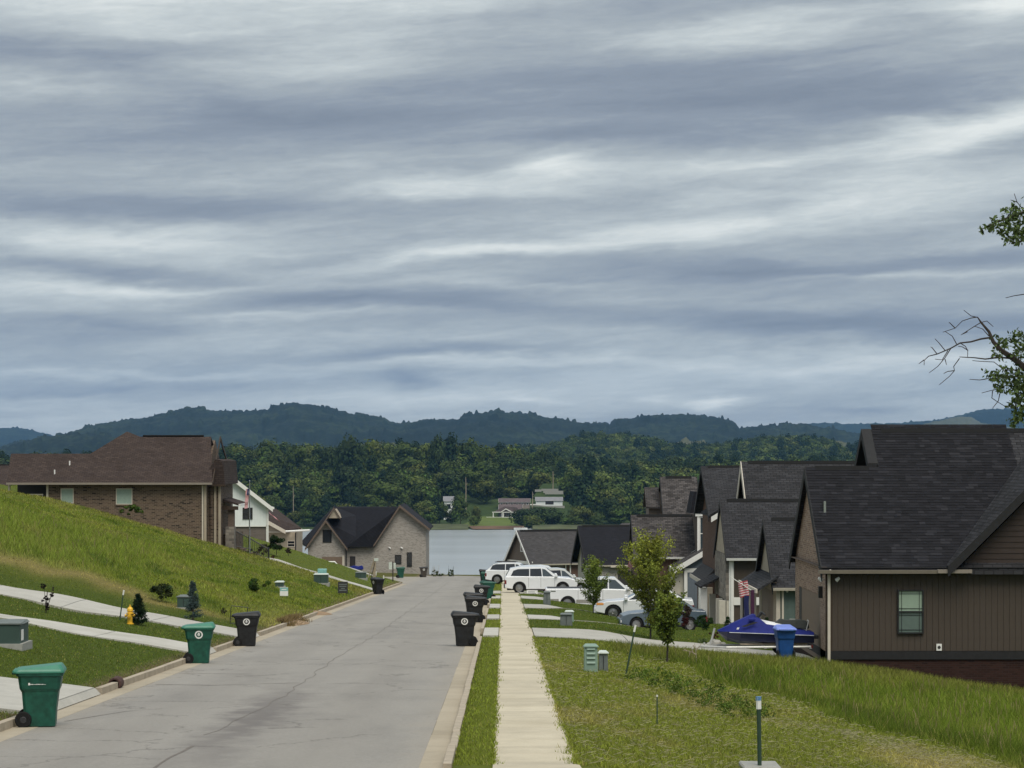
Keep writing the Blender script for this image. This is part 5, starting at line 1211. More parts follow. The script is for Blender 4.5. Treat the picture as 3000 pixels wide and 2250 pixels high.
boxp(h9, 'gutter', 'white_trim', xr9+.44, xr9+.58, -.5, 14, ez9-.32, ez9-.16); boxp(h9, 'downspout', 'white_trim', xr9+.03, xr9+.12, -.16, -.06, -3, ez9-.3)
window(h9, X9(711), Z9(1521), X9(740)-X9(711), Z9(1487)-Z9(1521), y=-.03, frame='black_metal', pane='glass_dark')

th = math.radians(10); px0_, py0_ = h9.location.x+xr9, h9.location.y; h9.rotation_euler = (0, 0, th); h9.location = (px0_-xr9*math.cos(th), py0_-xr9*math.sin(th), h9.location.z)
# ---- tan house with brown gable roof beyond
h10 = thing('tan_gable_house', 'tan stucco house with brown gable roof, between the white and grey brick houses', 'house', (-24.0, 232.0, -11.4), 0)
s10 = FPX/232; X10 = lambda px: (px-CX)/s10+24; Z10 = lambda py: (CY-py)/s10+11.4
MB().prism([(X10(700), -2), (X10(866), -2), (X10(866), Z10(1556)), (X10(783), Z10(1556))], 0, 8, 'y').build('wall', 'stucco_tan', h10)
MB().prism([(X10(700), Z10(1558)), (X10(836), Z10(1558)), (X10(783), Z10(1512)), (X10(730), Z10(1490)), (X10(700), Z10(1500))], -.3, 7, 'y').build('gable_wall', 'siding_cream', h10)
a, b, c_, d = (X10(700), -1.0, Z10(1478)), (X10(838), -1.0, Z10(1556)), (X10(878), 1.5, Z10(1552)), (X10(790), 7, Z10(1500))
MB().frus([a, b, c_, d], [(p[0], p[1], p[2]+.15) for p in (a, b, c_, d)]).build('roof', 'roof_brown', h10)
mb = MB(); mb.frus([(a[0], -1.12, a[2]-.32), (b[0]+.05, -1.12, b[2]-.25), (b[0]+.05, -1.12, b[2]+.12), (a[0], -1.12, a[2]+.12)], [(a[0], -1.0, a[2]-.32), (b[0]+.05, -1.0, b[2]-.25), (b[0]+.05, -1.0, b[2]+.12), (a[0], -1.0, a[2]+.12)]); mb.build('rake_board', 'cream_trim', h10)
MB().tube([(b[0], -1, b[2]), (c_[0]+1.0, 0, c_[2]-.05)], .1, 6).build('gutter', 'white_trim', h10); boxp(h10, 'trim_band', 'cream_trim', X10(783), X10(835), -.35, -.302, Z10(1561), Z10(1556))
boxp(h10, 'downspout', 'black_metal', X10(865), X10(868), -.1, -.002, -2, Z10(1560))
window(h10, X10(842), Z10(1602), X10(864)-X10(842), Z10(1584)-Z10(1602), y=-.003, frame='cream_trim', pane='glass_dark')

# ---- corner of one more house at the left edge
hL = thing('edge_house', 'brown-roofed house cut off by the left edge, behind the tan brick house', 'house', (XA(-160, 178), 178.0, -3.6))
gable_wall(hL, 0, XA(18, 178)-XA(-160, 178)-.3, 0, 8, -3, (CY-1442)/FPX*178+3.6, .5, 'brick_tan', 'x'); roof(hL, 0, XA(18, 178)-XA(-160, 178)-.3, 0, 8, (CY-1442)/FPX*178+3.6, .5, 'roof_brown', 'x', oe=.3, g0=.3, g1=.3, trim='cream_trim')
# ---- grey brick house at the end of the street
h11 = thing('grey_brick_house', 'grey brick house with near-black roof and two gables at the end of the street', 'house', (-21.4, 250.0, -13.3))
D11 = 250.0; s11 = FPX/D11; XB = lambda px: (px-CX)/s11+21.4; ZB = lambda py: (CY-py)/s11+13.3
xR = XB(1248); xmR = XB(1172); xL = XB(1016); eh = ZB(1600)
zpk = ZB(1484)
# right block: gable facing viewer
zr_eave = ZB(1541)
MB().prism([(XB(1016), -1), (xR, -1), (xR, zr_eave), (xmR, zpk), (XB(1094), eh), (XB(1016), eh)], 0, 11, 'y').build('wall', 'brick_grey', h11)
# main black roof between the two gables: plane rising away
mb = MB(); yr = 7.5
e0 = (XB(1010), -.5, ZB(1603)); e1 = (XB(1097), -.5, ZB(1600)); r1 = (xmR, -.45, zpk+.05); r0 = (XB(975), yr, ZB(1483)+.25+(1340-1340)); 
r0 = ((980-CX)/FPX*257+21.4, 7.0, (CY-1484)/FPX*257+13.3); lt = ((953-CX)/FPX*251+21.4, .8, (CY-1527)/FPX*251+13.3); 
r1b = ((1176-CX)/FPX*257+21.4, 7.0, (CY-1484)/FPX*257+13.3)
mb.add([e0, e1, r1, r1b, r0, lt], [(0, 1, 2, 3, 4, 5)]); mb.add([(p[0], p[1], p[2]-.12) for p in (e0, e1, r1, r1b, r0, lt)], [(5, 4, 3, 2, 1, 0)])
mb.build('roof', 'roof_black', h11)
mb = MB()     # right slope of the main gable
mb.frus([(xmR, -.5, zpk+.03), (xR+.45, -.5, zr_eave-.42), (xR+.45, 11.3, zr_eave-.42), (xmR, 11.3, zpk+.03)], [(xmR, -.5, zpk+.17), (xR+.45, -.5, zr_eave-.28), (xR+.45, 11.3, zr_eave-.28), (xmR, 11.3, zpk+.17)]); mb.build('roof', 'roof_black', h11)
mb = MB()
for xa, za, xb, zb_ in ((xmR, zpk, xR+.45, zr_eave-.45), (xmR, zpk, XB(1097)-.1, eh-.05)):
    mb.frus([(xa, -.62, za-.12), (xb, -.62, zb_-.12), (xb, -.62, zb_+.16), (xa, -.62, za+.2)], [(xa, -.52, za-.12), (xb, -.52, zb_-.12), (xb, -.52, zb_+.16), (xa, -.52, za+.2)])
mb.build('rake_board', 'wood', h11)
# left gable, slightly forward, with its own steep roof
xa, xb, xm2 = XB(905), XB(1013), XB(958); z2 = ZB(1527); ze2 = ZB(1596)
MB().prism([(xa, -1), (xb, -1), (xb, ze2), (xm2, z2), (xa, ze2)], -1.2, 6, 'y').build('gable_wall', 'brick_grey', h11)
mb = MB()
mb.frus([(xm2, -1.7, z2+.05), (xb+.3, -1.7, ze2-.45), (xb+.3, .6, ze2-.45), (xm2, 5, z2+.05)], [(xm2, -1.7, z2+.18), (xb+.3, -1.7, ze2-.32), (xb+.3, .6, ze2-.32), (xm2, 5, z2+.18)])
mb.frus([(xm2, -1.7, z2+.05), (xa-.3, -1.7, ze2-.45), (xa-.3, 6, ze2-.45), (xm2, 6, z2+.05)], [(xm2, -1.7, z2+.18), (xa-.3, -1.7, ze2-.32), (xa-.3, 6, ze2-.32), (xm2, 6, z2+.18)]); mb.build('roof', 'roof_black', h11)
mb = MB()
for xe in (xa-.3, xb+.3):
    mb.frus([(xm2, -1.78, z2-.12), (xe, -1.78, ze2-.62), (xe, -1.78, ze2-.33), (xm2, -1.78, z2+.19)], [(xm2, -1.71, z2-.12), (xe, -1.71, ze2-.62), (xe, -1.71, ze2-.33), (xm2, -1.71, z2+.19)])
mb.build('rake_board', 'wood', h11)
# big roof plane falling to the left with the small upper gable in front
LL = ((883-CX)/FPX*252+21.4, 1.5, (CY-1590)/FPX*252+13.3)
MB().frus([LL, (xa-.2, -1.4, ze2-.2), (XB(978), .6, ZB(1490)), r0], [(p[0], p[1], p[2]+.14) for p in (LL, (xa-.2, -1.4, ze2-.2), (XB(978), .6, ZB(1490)), r0)]).build('roof', 'roof_black', h11)
MB().prism([(XB(963), ZB(1518)), (XB(996), ZB(1518)), (XB(979), ZB(1492))], -.2, 4, 'y').build('upper_gable', 'stucco_tan', h11)
mb = MB()
for xe, ze_ in ((XB(998), ZB(1520)), (XB(903), ZB(1600))):
    mb.frus([(XB(979), -.35, ZB(1490)-.1), (xe, -.35 if xe > XB(979) else -1.8, ze_-.1), (xe, -.35 if xe > XB(979) else -1.8, ze_+.12), (XB(979), -.35, ZB(1490)+.15)], [(XB(979), -.27, ZB(1490)-.1), (xe, -.27 if xe > XB(979) else -1.72, ze_-.1), (xe, -.27 if xe > XB(979) else -1.72, ze_+.12), (XB(979), -.27, ZB(1490)+.15)])
mb.build('rake_board', 'wood', h11)
MB().tube([(LL[0]+.15, .9, LL[2]-.1), (LL[0]+.5, .9, LL[2]-.3), (LL[0]+.75, .9, LL[2]-.1)], .09, 6).build('gutter_end', 'white_trim', h11)
MB().prism([(-.5, 0), (-.6, 0), (-.62, .12), (-.5, .12)], XB(1010), XB(1096), 'x').build('gutter', 'black_metal', h11).location = (0, -.03, ZB(1603)-.02)
boxp(h11, 'downspout', 'black_metal', XB(1015), XB(1018), -1.35, -1.21, -1, ZB(1604)); 
for a, b, c_, d, y, p_ in ((948, 974, 1551, 1588, -1.203, 'glass_dark'), (1025, 1041, 1630, 1659, -.003, 'garage_dark'), (1157, 1176, 1625, 1652, -.003, 'glass_dark'), (1192, 1207, 1618, 1660, -.003, 'glass_dark')):
    window(h11, XB(a), ZB(d), XB(b)-XB(a), ZB(c_)-ZB(d), y=y, frame='black_metal', pane=p_, mid=False)
boxp(h11, 'garage_door', 'garage_door', XB(946), XB(1005), -1.24, -1.203, -1, ZB(1630)); boxp(h11, 'garage_frame', 'cream_trim', XB(1005)+.002, XB(1011), -1.26, -1.203, -1, ZB(1626))
for px_ in (1142, 1177): MB().tube([(XB(px_)-.12, -.1, ZB(1603)), (XB(px_)+.12, -.14, ZB(1607))], .07, 6).build('floodlight', 'white_trim', h11)
HD = [(h11, 0)]

# ------------------------------------------------------------------ far lakeside houses
def far_house(name, label, D, px0, px1, py_base, py_eave, py_ridge, wall, rf, dep=9, n=5, trim='white_trim'):
    s = FPX/D; X0 = (px0-CX)/s; t = thing(name, label, 'house', (X0, D, (CY-py_base)/s)); w = (px1-px0)/s; he = (py_base-py_eave)/s; hr = (py_eave-py_ridge)/s
    gable_wall(t, 0, w, 0, dep, -4, he, 2*hr/dep, wall, 'x'); roof(t, 0, w, 0, dep, he, 2*hr/dep, rf, 'x', oe=.4, trim=trim, gut=trim, ridge=False)
    for i in range(n):
        x = w*(i+.3)/n; window(t, x, he*.25, w/n*.45, he*.5, y=-.003, frame='white_trim', pane='glass_dark', fw=.15, mid=False)
    return t, w, he, s
t, w, he, s = far_house('lake_house', 'brown-roofed lake house with white portico above the lakeside lawn', 1150, 1462, 1530, 1515, 1500, 1479, 'far_wall', 'far_roof', 10, 4)
X0 = t.location.x; fx = lambda px: (px-CX)/s-X0; fz = lambda py: (1515-py)/s
for px_ in (1444, 1470, 1474, 1496, 1508): boxp(t, 'column', 'white_trim', fx(px_), fx(px_)+.4, -3.6, -3.2, 0, fz(1501))
boxp(t, 'portico_beam', 'white_trim', fx(1442), fx(1517), -3.7, -3.1, fz(1501), fz(1499)); boxp(t, 'terrace', 'white_trim', fx(1425), fx(1510), -3.9, -3.0, -.4, .15)
mb = MB()
for a, b in (((1468, 1501), (1482, 1492)), ((1482, 1492), (1498, 1500))):
    mb.frus([(fx(a[0]), -3.9, fz(a[1])), (fx(b[0]), -3.9, fz(b[1])), (fx(b[0]), -3.9, fz(b[1])+.5), (fx(a[0]), -3.9, fz(a[1])+.5)], [(fx(a[0]), -3, fz(a[1])), (fx(b[0]), -3, fz(b[1])), (fx(b[0]), -3, fz(b[1])+.5), (fx(a[0]), -3, fz(a[1])+.5)])
mb.build('pediment', 'white_trim', t)
MB().prism([(fx(1446), fz(1500)), (fx(1522), fz(1500)), (fx(1515), fz(1486)), (fx(1478), fz(1483))], -2.9, -.5, 'y').build('porch_roof', 'far_roof', t)
far_house('lake_house', 'brown lake house with arched white windows, above the portico house', 1168, 1462, 1552, 1482, 1471, 1461, 'far_wall', 'far_roof', 8, 6)
t, w, he, s = far_house('lake_garage', 'white garage with long grey roof right of the brown lake house', 1180, 1570, 1648, 1478, 1467, 1457, 'siding_white', 'far_roof_grey', 9, 0)
boxp(t, 'garage_opening', 'garage_dark', (1598-1570)/s, (1622-1570)/s, -.05, -.003, 0, he*.9); boxp(t, 'retaining_wall', 'pad_concrete', -3, w+1, -3, -2, -3.2, -.6); boxp(t, 'low_wall', 'white_trim', -3, 3, -1.2, -1, -.3, .25)
t, w, he, s = far_house('lake_house', 'small white house half hidden by trees at the left of the lawn', 1140, 1300, 1328, 1500, 1468, 1455, 'siding_white', 'far_roof_grey', 8, 1)
tw = thing('terrace_wall', 'pale stepped terrace walls on the slope above the garage', 'wall', P(1610, 1440, 1215))
for (a, b, py_, dd) in ((1567, 1586, 1434, 6), (1586, 1636, 1432, 8), (1592, 1650, 1438, 3), (1597, 1650, 1441.5, 0)):
    x0, _, z = P(a, py_, 1215+dd); x1 = P(b, py_, 1215+dd)[0]; boxp(tw, 'wall_course', 'pad_concrete', x0-tw.location.x, x1-tw.location.x, dd, dd+.6, z-tw.location.z-1.2, z-tw.location.z)
MB().add([(P(1560, 1440, 1212)[0]-tw.location.x, -3, -3), (P(1655, 1440, 1212)[0]-tw.location.x, -3, -3), (P(1640, 1440, 1240)[0]-tw.location.x, 24, 4.0), (P(1590, 1440, 1240)[0]-tw.location.x, 24, 4.0)], [(0, 1, 2, 3)]).build('terrace_slope', 'shore_floor', tw)
for px_, a, b, D, lb in ((1364.6, 1398, 1478, 1128, 'bare pale trunk standing behind the tree by the white lake house'), (859, 1425, 1538, 1120, 'tall bare pale trunk in the wood left of the grey brick house'), (1620, 1380, 1425, 1225, 'slim pale pole above the terrace walls'), (1560, 1440, 1472, 1165, 'pale trunk beside the garage roof')):
    q = P(px_, b, D); t = thing('bare_trunk', lb, 'tree', q); h = (b-a)/FPX*D; MB().tube([(0, 0, -3), (.1, 0, h*.5), (0, 0, h)], [.27, .2, .12], 6).build('trunk', 'weathered_wood', t); MB().tube([(.1, 0, h*.7), (.9, 0, h*.8)], [.09, .05], 5).build('branch', 'weathered_wood', t)
bt = thing('moored_boat', 'small white boat drawn up on the red beach', 'boat', P(1524, 1552.5, 1070)); MB().loft([[(x, y*w, z) for y, z in ((-1, 1), (-.7, .1), (.7, .1), (1, 1))] for x, w in ((-3, .8), (0, 1), (2.2, .8), (3.4, .1))]).build('hull', 'white_trim', bt); boxp(bt, 'windscreen', 'glass_dark', .3, .6, -.7, .7, 1, 1.5)
bt = thing('swing_frame', 'pale driftwood frame on the shore beside the boat', 'frame', P(1530, 1553, 1074)); MB().tube([(-1.5, 0, 0), (.5, 0, 1.6), (2.6, 0, .2)], .14, 5).build('frame', 'weathered_wood', bt)
HAZE = 3.4e-5
# ------------------------------------------------------------------ wheeled bins
def make_bin(label, body, lidm, loc, rz=0, emblem=True, cat='bin', name='wheeled_bin', group=None, sticker=False, detail=True):
    t = thing(name, label, cat, loc, rz, group)
    def ring(z, x0, x1, hy, c=.05):
        return [(x0+c, -hy, z), (x1-c, -hy, z), (x1, -hy+c, z), (x1, hy-c, z), (x1-c, hy, z), (x0+c, hy, z), (x0, hy-c, z), (x0, -hy+c, z)]
    MB().loft([ring(.02, -.24, .27, .23), ring(.30, -.275, .285, .25), ring(.62, -.30, .325, .268), ring(.68, -.335, .352, .290), ring(.90, -.365, .385, .312), ring(.905, -.39, .41, .332), ring(.95, -.395, .415, .336)]).build('body', body, t, smooth=False, bevel=.006)
    boxp(t, 'handle', body, -.47, -.385, -.24, .24, .93, .965, bevel=.01)
    ld = MB().loft([ring(.952, -.44, .435, .345), ring(.985, -.44, .435, .345), ring(1.02, -.40, .42, .32), [(x, y, z+(.06 if x > 0 else 0)) for x, y, z in ring(1.04, -.3, .37, .24)]]).build('lid', lidm, t, bevel=.008)
    MB().tube([(-.44, -.26, .985), (-.44, .26, .985)], .022, 6).build('hinge', lidm, ld)
    for sy in (-.29, .25):
        w = MB().lathe([(.02, 0), (.13, 0), (.145, .012), (.145, .045), (.13, .057), (.02, .057)], n=18).build('wheel', 'rubber', t, smooth=False); w.matrix_basis = Matrix.Translation((-.27, sy+.05 if sy < 0 else sy+.057, .145))@Matrix.Rotation(PI/2, 4, 'X')
        if detail:
            hb = MB().lathe([(.001, 0), (.06, 0), (.05, .006), (.001, .006)], n=10).build('hub', 'car_black_plastic', w); hb.location = (0, 0, .0565)
    if emblem:
        for s in (-1, 1):
            mb = MB(); R = .108
            n = 24; zc = .79; y = s*.322
            yy = lambda z: s*(.291+(z-.68)*.1+.006)
            def dsk(r0, r1, off, col, nm, par):
                V = []; 
                for k in range(n):
                    a = 2*PI*k/n
                    for r in (r0, r1): zz_ = zc+r*math.sin(a); V.append((.01+r*math.cos(a), yy(zz_)+s*off, zz_))
                return MB().add(V, [(2*k, 2*k+1, (2*k+3) % (2*n), (2*k+2) % (2*n)) for k in range(n)]).build(nm, col, par)
            e = dsk(.073, R, 0, 'white_paint', 'emblem', t)
            lf = [(0, -.05), (.028, -.02), (.034, .01), (.02, .04), (0, .062), (-.02, .04), (-.034, .01), (-.028, -.02)]
            V = [(.01+a, yy(zc+b)+s*.0, zc+b) for a, b in lf]; MB().add(V, [tuple(range(8))]).build('emblem_leaf', 'white_paint', e)
            MB().add([(.01-.004, yy(zc-.05)+s*.002, zc-.05), (.014, yy(zc-.05)+s*.002, zc-.05), (.014, yy(zc+.02)+s*.002, zc+.02), (.006, yy(zc+.02)+s*.002, zc+.02)], [(0, 1, 2, 3)]).build('emblem_stem', body, e)
    if sticker:
        mb = MB(); zc = .77; yv = -(.291+(zc-.68)*.1+.006)
        x = -.17; rr = random.Random(2)
        mb.box(-.18, -.15, yv-.002, yv, zc-.02, zc+.02)
        for i in range(9): w = .02; hh = rr.uniform(.008, .014); mb.box(-.145+i*.025, -.145+i*.025+w, yv-.002, yv, zc-.012, zc-.012+hh)
        mb.box(.07, .12, yv-.002, yv, zc-.011, zc-.006)
        mb.build('sticker', 'white_paint', t)
    return t
def road_at(px, D, off=0): x = (px-CX)/FPX*D; return (x, D, float(road_z(D))+off)
GB = 'wheeled bins put out at the kerb'
make_bin('nearest green bin with a small white sticker, at the left kerb', 'bin_green', 'bin_green_lid', road_at(118, 39.9, .0), .12, emblem=False, group=GB, sticker=True)
make_bin('green bin with round white emblem at the end of the left driveway', 'bin_green', 'bin_green_lid', road_at(583, 61.5, .0), .08, group=GB)
make_bin('black bin with round white emblem at the left kerb, beside a thin black frame', 'bin_black', 'bin_black', road_at(723, 72, .0), .05, group=GB)
make_bin('front black bin of the row at the right kerb, with white emblem', 'bin_black', 'bin_black', road_at(1361, 72, .01), PI+.05, group=GB)
make_bin('second black bin from the front in the row at the right kerb', 'bin_black', 'bin_black', road_at(1393, 94.5, .01), PI, group=GB)
make_bin('black bin half hidden just behind the second one in the right row', 'bin_black', 'bin_black', road_at(1386, 102, .01), PI+.1, emblem=False, group=GB)
make_bin('black bin farther down the right kerb, its emblem turned to the viewer', 'bin_black', 'bin_black', road_at(1411, 122, .01), PI, group=GB)
make_bin('dark green bin in the middle of the right row behind a black one', 'bin_green', 'bin_green', road_at(1429, 136, .01), PI+.3, emblem=False, group=GB)
make_bin('dark bin at the far end of the right row', 'bin_black', 'bin_black', road_at(1417, 205, .01), PI, emblem=False, group=GB)
make_bin('green bin with pale mark at the far end of the right row', 'bin_green', 'bin_green', road_at(1424, 184, .01), PI, group=GB)
make_bin('brown-grey bin standing right of the far green one, by the white vehicle', 'bin_brown', 'bin_brown', road_at(1447, 186, .13), PI, emblem=False, group=GB)
make_bin('lone black bin at the left kerb beside the far walk', 'bin_black', 'bin_black', road_at(1106, 150, .01), PI*.5+.6, group=GB)
make_bin('green bin before the grey brick house', 'bin_green', 'bin_green', road_at(1173, 224, .05), .2, emblem=False, group=GB)
make_bin('brownish black bin at the very end of the street by the lake', 'bin_brown', 'bin_black', road_at(1241, 233, .0), .1, group=GB)
make_bin('blue bin with pale blue lid standing before the watercraft', 'bin_blue', 'bin_blue_lid', ((2299-CX)/FPX*76.2, 76.2, T(9.4, 76.2)), PI/2+.05, emblem=False)

# ------------------------------------------------------------------ vehicles
def wheel(parent, x, y, r, w=.24, out=-1, rim='rim'):
    prof = [(r*.58, 0), (r*.9, -.0), (r, .03), (r, w-.03), (r*.9, w), (r*.66, w), (r*.64, w-.1), (.001, w-.11)]
    wt = MB().lathe(prof, n=22).build('wheel', 'rubber', parent); wt.matrix_basis = Matrix.Translation((x, y, r))@Matrix.Rotation(PI/2 if out < 0 else -PI/2, 4, 'X')@Matrix.Translation((0, 0, -w))
    mb = MB(); mb.lathe([(.001, w-.05), (r*.14, w-.02), (r*.6, w-.05), (r*.6, w-.02), (r*.64, w-.015), (r*.64, w-.08), (.001, w-.09)], n=22)
    for k in range(5):
        a = 2*PI*k/5; c, s = math.cos(a), math.sin(a); hw = r*.07
        mb.frus([(c*r*.1-s*hw, s*r*.1+c*hw, w-.06), (c*r*.1+s*hw, s*r*.1-c*hw, w-.06), (c*r*.6+s*hw, s*r*.6-c*hw, w-.06), (c*r*.6-s*hw, s*r*.6+c*hw, w-.06)], [(c*r*.1-s*hw, s*r*.1+c*hw, w-.015), (c*r*.1+s*hw, s*r*.1-c*hw, w-.015), (c*r*.6+s*hw, s*r*.6-c*hw, w-.02), (c*r*.6-s*hw, s*r*.6+c*hw, w-.02)])
    mb.build('rim', rim, wt)
def arch(xc, r, z0, n=8): return [(xc+r*math.cos(PI-PI*k/n), max(z0, r*.86+ (r)*math.sin(PI*k/n)*.98)) for k in range(n+1)]
def car(label, cat, loc, rz, paint, L, Wd, wheels, r, lower, roofp, winds, kind='suv', name='parked_car', lamp_rear=True, cladding='car_black_plastic'):
    """lower: (x,z) outline of the top of the body from rear to front; roofp: cabin outline (x,z) from rear base up and over to front base"""
    t = thing(name, label, cat, loc, rz); hw = Wd/2; sill = .30
    bot = [(lower[0][0], sill+.08)]
    for xc in wheels:
        a = [(xc+(r+.07)*math.cos(PI-PI*k/10), r*.95+(r+.07)*math.sin(PI*k/10)) for k in range(11)]
        bot += [(a[0][0], sill)]+[p for p in a if p[1] > sill]+[(a[-1][0], sill)]
    bot.append((lower[-1][0], sill+.1))
    prof = bot+list(reversed(lower))
    def ring(y, ins): 
        zc = .7; return [(x*(1-ins*.25), y, zc+(z-zc)*(1-ins)) for x, z in prof]
    body = MB().loft([ring(-hw+.0, .06), ring(-hw+.05, .0), ring(0, -.0), ring(hw-.05, 0), ring(hw, .06)]).build('body', paint, t, bevel=.012)
    # dark wheel wells and underside
    boxp(t, 'underbody', 'car_black_plastic', lower[0][0]+.15, lower[-1][0]-.15, -hw+.24, hw-.24, .22, .6)
    # cabin: tumblehome loft
    zb = min(p[1] for p in roofp); zt = max(p[1] for p in roofp)
    def cring(s):
        return [(x, s*(hw-.06-.17*((z-zb)/(zt-zb))**1.2), z) for x, z in roofp]
    a = cring(-1); b = cring(1); MB().frus(a, b).build('cabin', paint, t, bevel=.02, seg=2)
    for nm, w in winds:                                      # side windows, just proud of the cabin side
        for s in (-1, 1):
            f = lambda x, z, o: (x, s*(hw-.06-.17*((z-zb)/(zt-zb))**1.2+o), z)
            MB().frus([f(x, z, -.01) for x, z in w], [f(x, z, .006) for x, z in w]).build('side_window', 'glass_dark' if nm != 'light' else 'glass_sky', t)
    # windscreen and rear window as panes on the sloped ends
    def endpane(p, q, nm):
        (x0, z0), (x1, z1) = p, q; d = Vector((x1-x0, 0, z1-z0)).normalized(); nn = Vector((-d.z, 0, d.x)) if (x0 > 0) == (d.z*-1 > 0) else Vector((d.z, 0, -d.x))
        cx0 = sum(v[0] for v in roofp)/len(roofp)
        if (x0-cx0)*nn.x < 0: nn = -nn
        V = []
        for (x, z, k) in ((x0+(x1-x0)*.08, z0+(z1-z0)*.08, 0), (x0+(x1-x0)*.9, z0+(z1-z0)*.9, 1)):
            yy = hw-.06-.17*((z-zb)/(zt-zb))**1.2-.07
            V += [(x+nn.x*.008, -yy, z+nn.z*.008), (x+nn.x*.008, yy, z+nn.z*.008)]
        MB().frus([V[0], V[1], V[3], V[2]], [(x-nn.x*.02, y, z-nn.z*.02) for x, y, z in (V[0], V[1], V[3], V[2])]).build(nm, 'glass_sky' if nm == 'windscreen' else 'glass_dark', t)
    endpane(roofp[-1], roofp[-2], 'windscreen'); 
    if kind != 'pickup': endpane(roofp[0], roofp[1], 'rear_window')
    for xc in wheels:
        for s in (-1, 1): wheel(t, xc, s*(hw-.02), r, .22, out=s)
    x0, x1 = lower[0][0], lower[-1][0]; zr = lower[0][1]; zf = lower[-1][1]
    boxp(t, 'rear_bumper', cladding, x0-.06, x0+.25, -hw+.03, hw-.03, .36, .60, bevel=.03); boxp(t, 'front_bumper', cladding if kind == 'suv' else paint, x1-.2, x1+.07, -hw+.04, hw-.04, .34, .62, bevel=.03)
    for s in (-1, 1):
        boxp(t, 'tail_lamp', 'lamp_red', x0-.02, x0+.12, min(s*(hw-.16), s*(hw+.008)), max(s*(hw-.16), s*(hw+.008)), zr-.32, zr-.06, bevel=.01)
        boxp(t, 'headlamp', 'lamp_clear', x1-.3, x1+.02, min(s*(hw-.3), s*(hw-.005)), max(s*(hw-.3), s*(hw-.005)), zf-.16, zf-.02, bevel=.02)
        xm_ = roofp[-1][0]-.15; boxp(t, 'mirror', paint, xm_-.08, xm_+.1, min(s*(hw-.05), s*(hw+.16)), max(s*(hw-.05), s*(hw+.16)), zb+.02, zb+.17, bevel=.03)
        for xs in (wheels[0]+r+.22, (wheels[0]+wheels[1])/2-.02, wheels[1]-r-.16): boxp(t, 'door_seam', 'car_black_plastic', xs, xs+.014, min(s*(hw-.02), s*(hw-.028)) if False else (s*(hw-.03) if s > 0 else s*hw-.003), (s*hw+.003 if s > 0 else s*(hw-.03)), .42, zb-.04)
        for xd in (wheels[0]+r+.35, (wheels[0]+wheels[1])/2+.15): boxp(t, 'door_handle', paint, xd, xd+.16, min(s*(hw-.01), s*(hw+.015)), max(s*(hw-.01), s*(hw+.015)), zb-.16, zb-.13)
    boxp(t, 'grille', 'car_black_plastic', x1-.05, x1+.012, -hw*.5, hw*.5, zf-.3, zf-.08)
    return t
SUVL = [(-2.35, .95), (-2.3, 1.12), (-1.2, 1.14), (0.6, 1.12), (1.05, 1.08), (1.9, 1.02), (2.25, .9), (2.38, .7)]
SUVR = [(-2.28, 1.1), (-2.0, 1.62), (-1.4, 1.74), (-.2, 1.76), (.35, 1.68), (1.15, 1.08)]
SUVW = [('dark', [(-1.95, 1.17), (-.75, 1.14), (-.75, 1.62), (-1.5, 1.6), (-1.78, 1.5)]), ('dark', [(-.69, 1.14), (.08, 1.13), (.02, 1.64), (-.69, 1.62)]), ('light', [(.14, 1.13), (.85, 1.12), (.3, 1.58), (.09, 1.63)])]
def veh_at(px, D, dx=0): x = (px-CX)/FPX*D; return (x, D, T(x, D)+.03)
c1 = car('white family SUV parked across the sidewalk, tail towards the street', 'SUV', (2.45, 149.5, T(2.45, 149.5)+.06), 0, 'car_white', 4.8, 1.9, (-1.4, 1.45), .38, SUVL, SUVR, SUVW)
c2 = car('white SUV behind the first one, only its roof and windows showing', 'SUV', (3.0, 166.0, T(3.0, 166)+.0), 0.05, 'car_white', 4.8, 1.9, (-1.4, 1.45), .38, SUVL, SUVR, SUVW)
c3 = car('grey SUV between two white ones with a silver hood', 'SUV', (3.95, 158.5, T(3.95, 158.5)+.0), 0.0, 'car_silver', 4.8, 1.9, (-1.4, 1.45), .38, SUVL, SUVR, SUVW)
c4 = car('farthest white vehicle with roof rack, beside the far bins', 'SUV', (1.0, 184.0, T(1.0, 184)+.05), -.12, 'car_white', 4.8, 1.9, (-1.4, 1.45), .38, SUVL, [(-2.25, 1.1), (-1.7, 1.6), (-1.1, 1.72), (-.2, 1.74), (.35, 1.66), (1.15, 1.08)], SUVW)
for i in range(2): MB().tube([(-1.6, -.55+1.1*i, 1.78), (.1, -.55+1.1*i, 1.79)], .03, 5).build('roof_rail', 'car_black_plastic', c4)
PKL = [(-3.7, 1.2), (-3.68, 1.27), (-1.2, 1.27), (-.95, 1.27), (.9, 1.22), (1.3, 1.2), (2.3, 1.15), (2.75, 1.02), (2.86, .8)]
PKR = [(-1.0, 1.2), (-.95, 1.84), (-.55, 1.92), (.45, 1.9), (1.3, 1.18)]
pk = car('silver-white pickup truck with tan lower trim, its cab seen beyond the sapling', 'pickup truck', (6.2, 135.5, T(5.5, 135.5)+.02), 0, 'car_white', 5.8, 2.0, (-2.4, 1.8), .40, PKL, PKR,
         [('dark', [(-.82, 1.28), (-.02, 1.27), (-.02, 1.8), (-.78, 1.78)]), ('light', [(.06, 1.27), (1.02, 1.24), (.42, 1.78), (.06, 1.8)])], kind='pickup', name='pickup_truck', cladding='car_tan')
boxp(pk, 'bed_opening', 'car_black_plastic', -3.58, -1.08, -.82, .82, 1.262, 1.285)
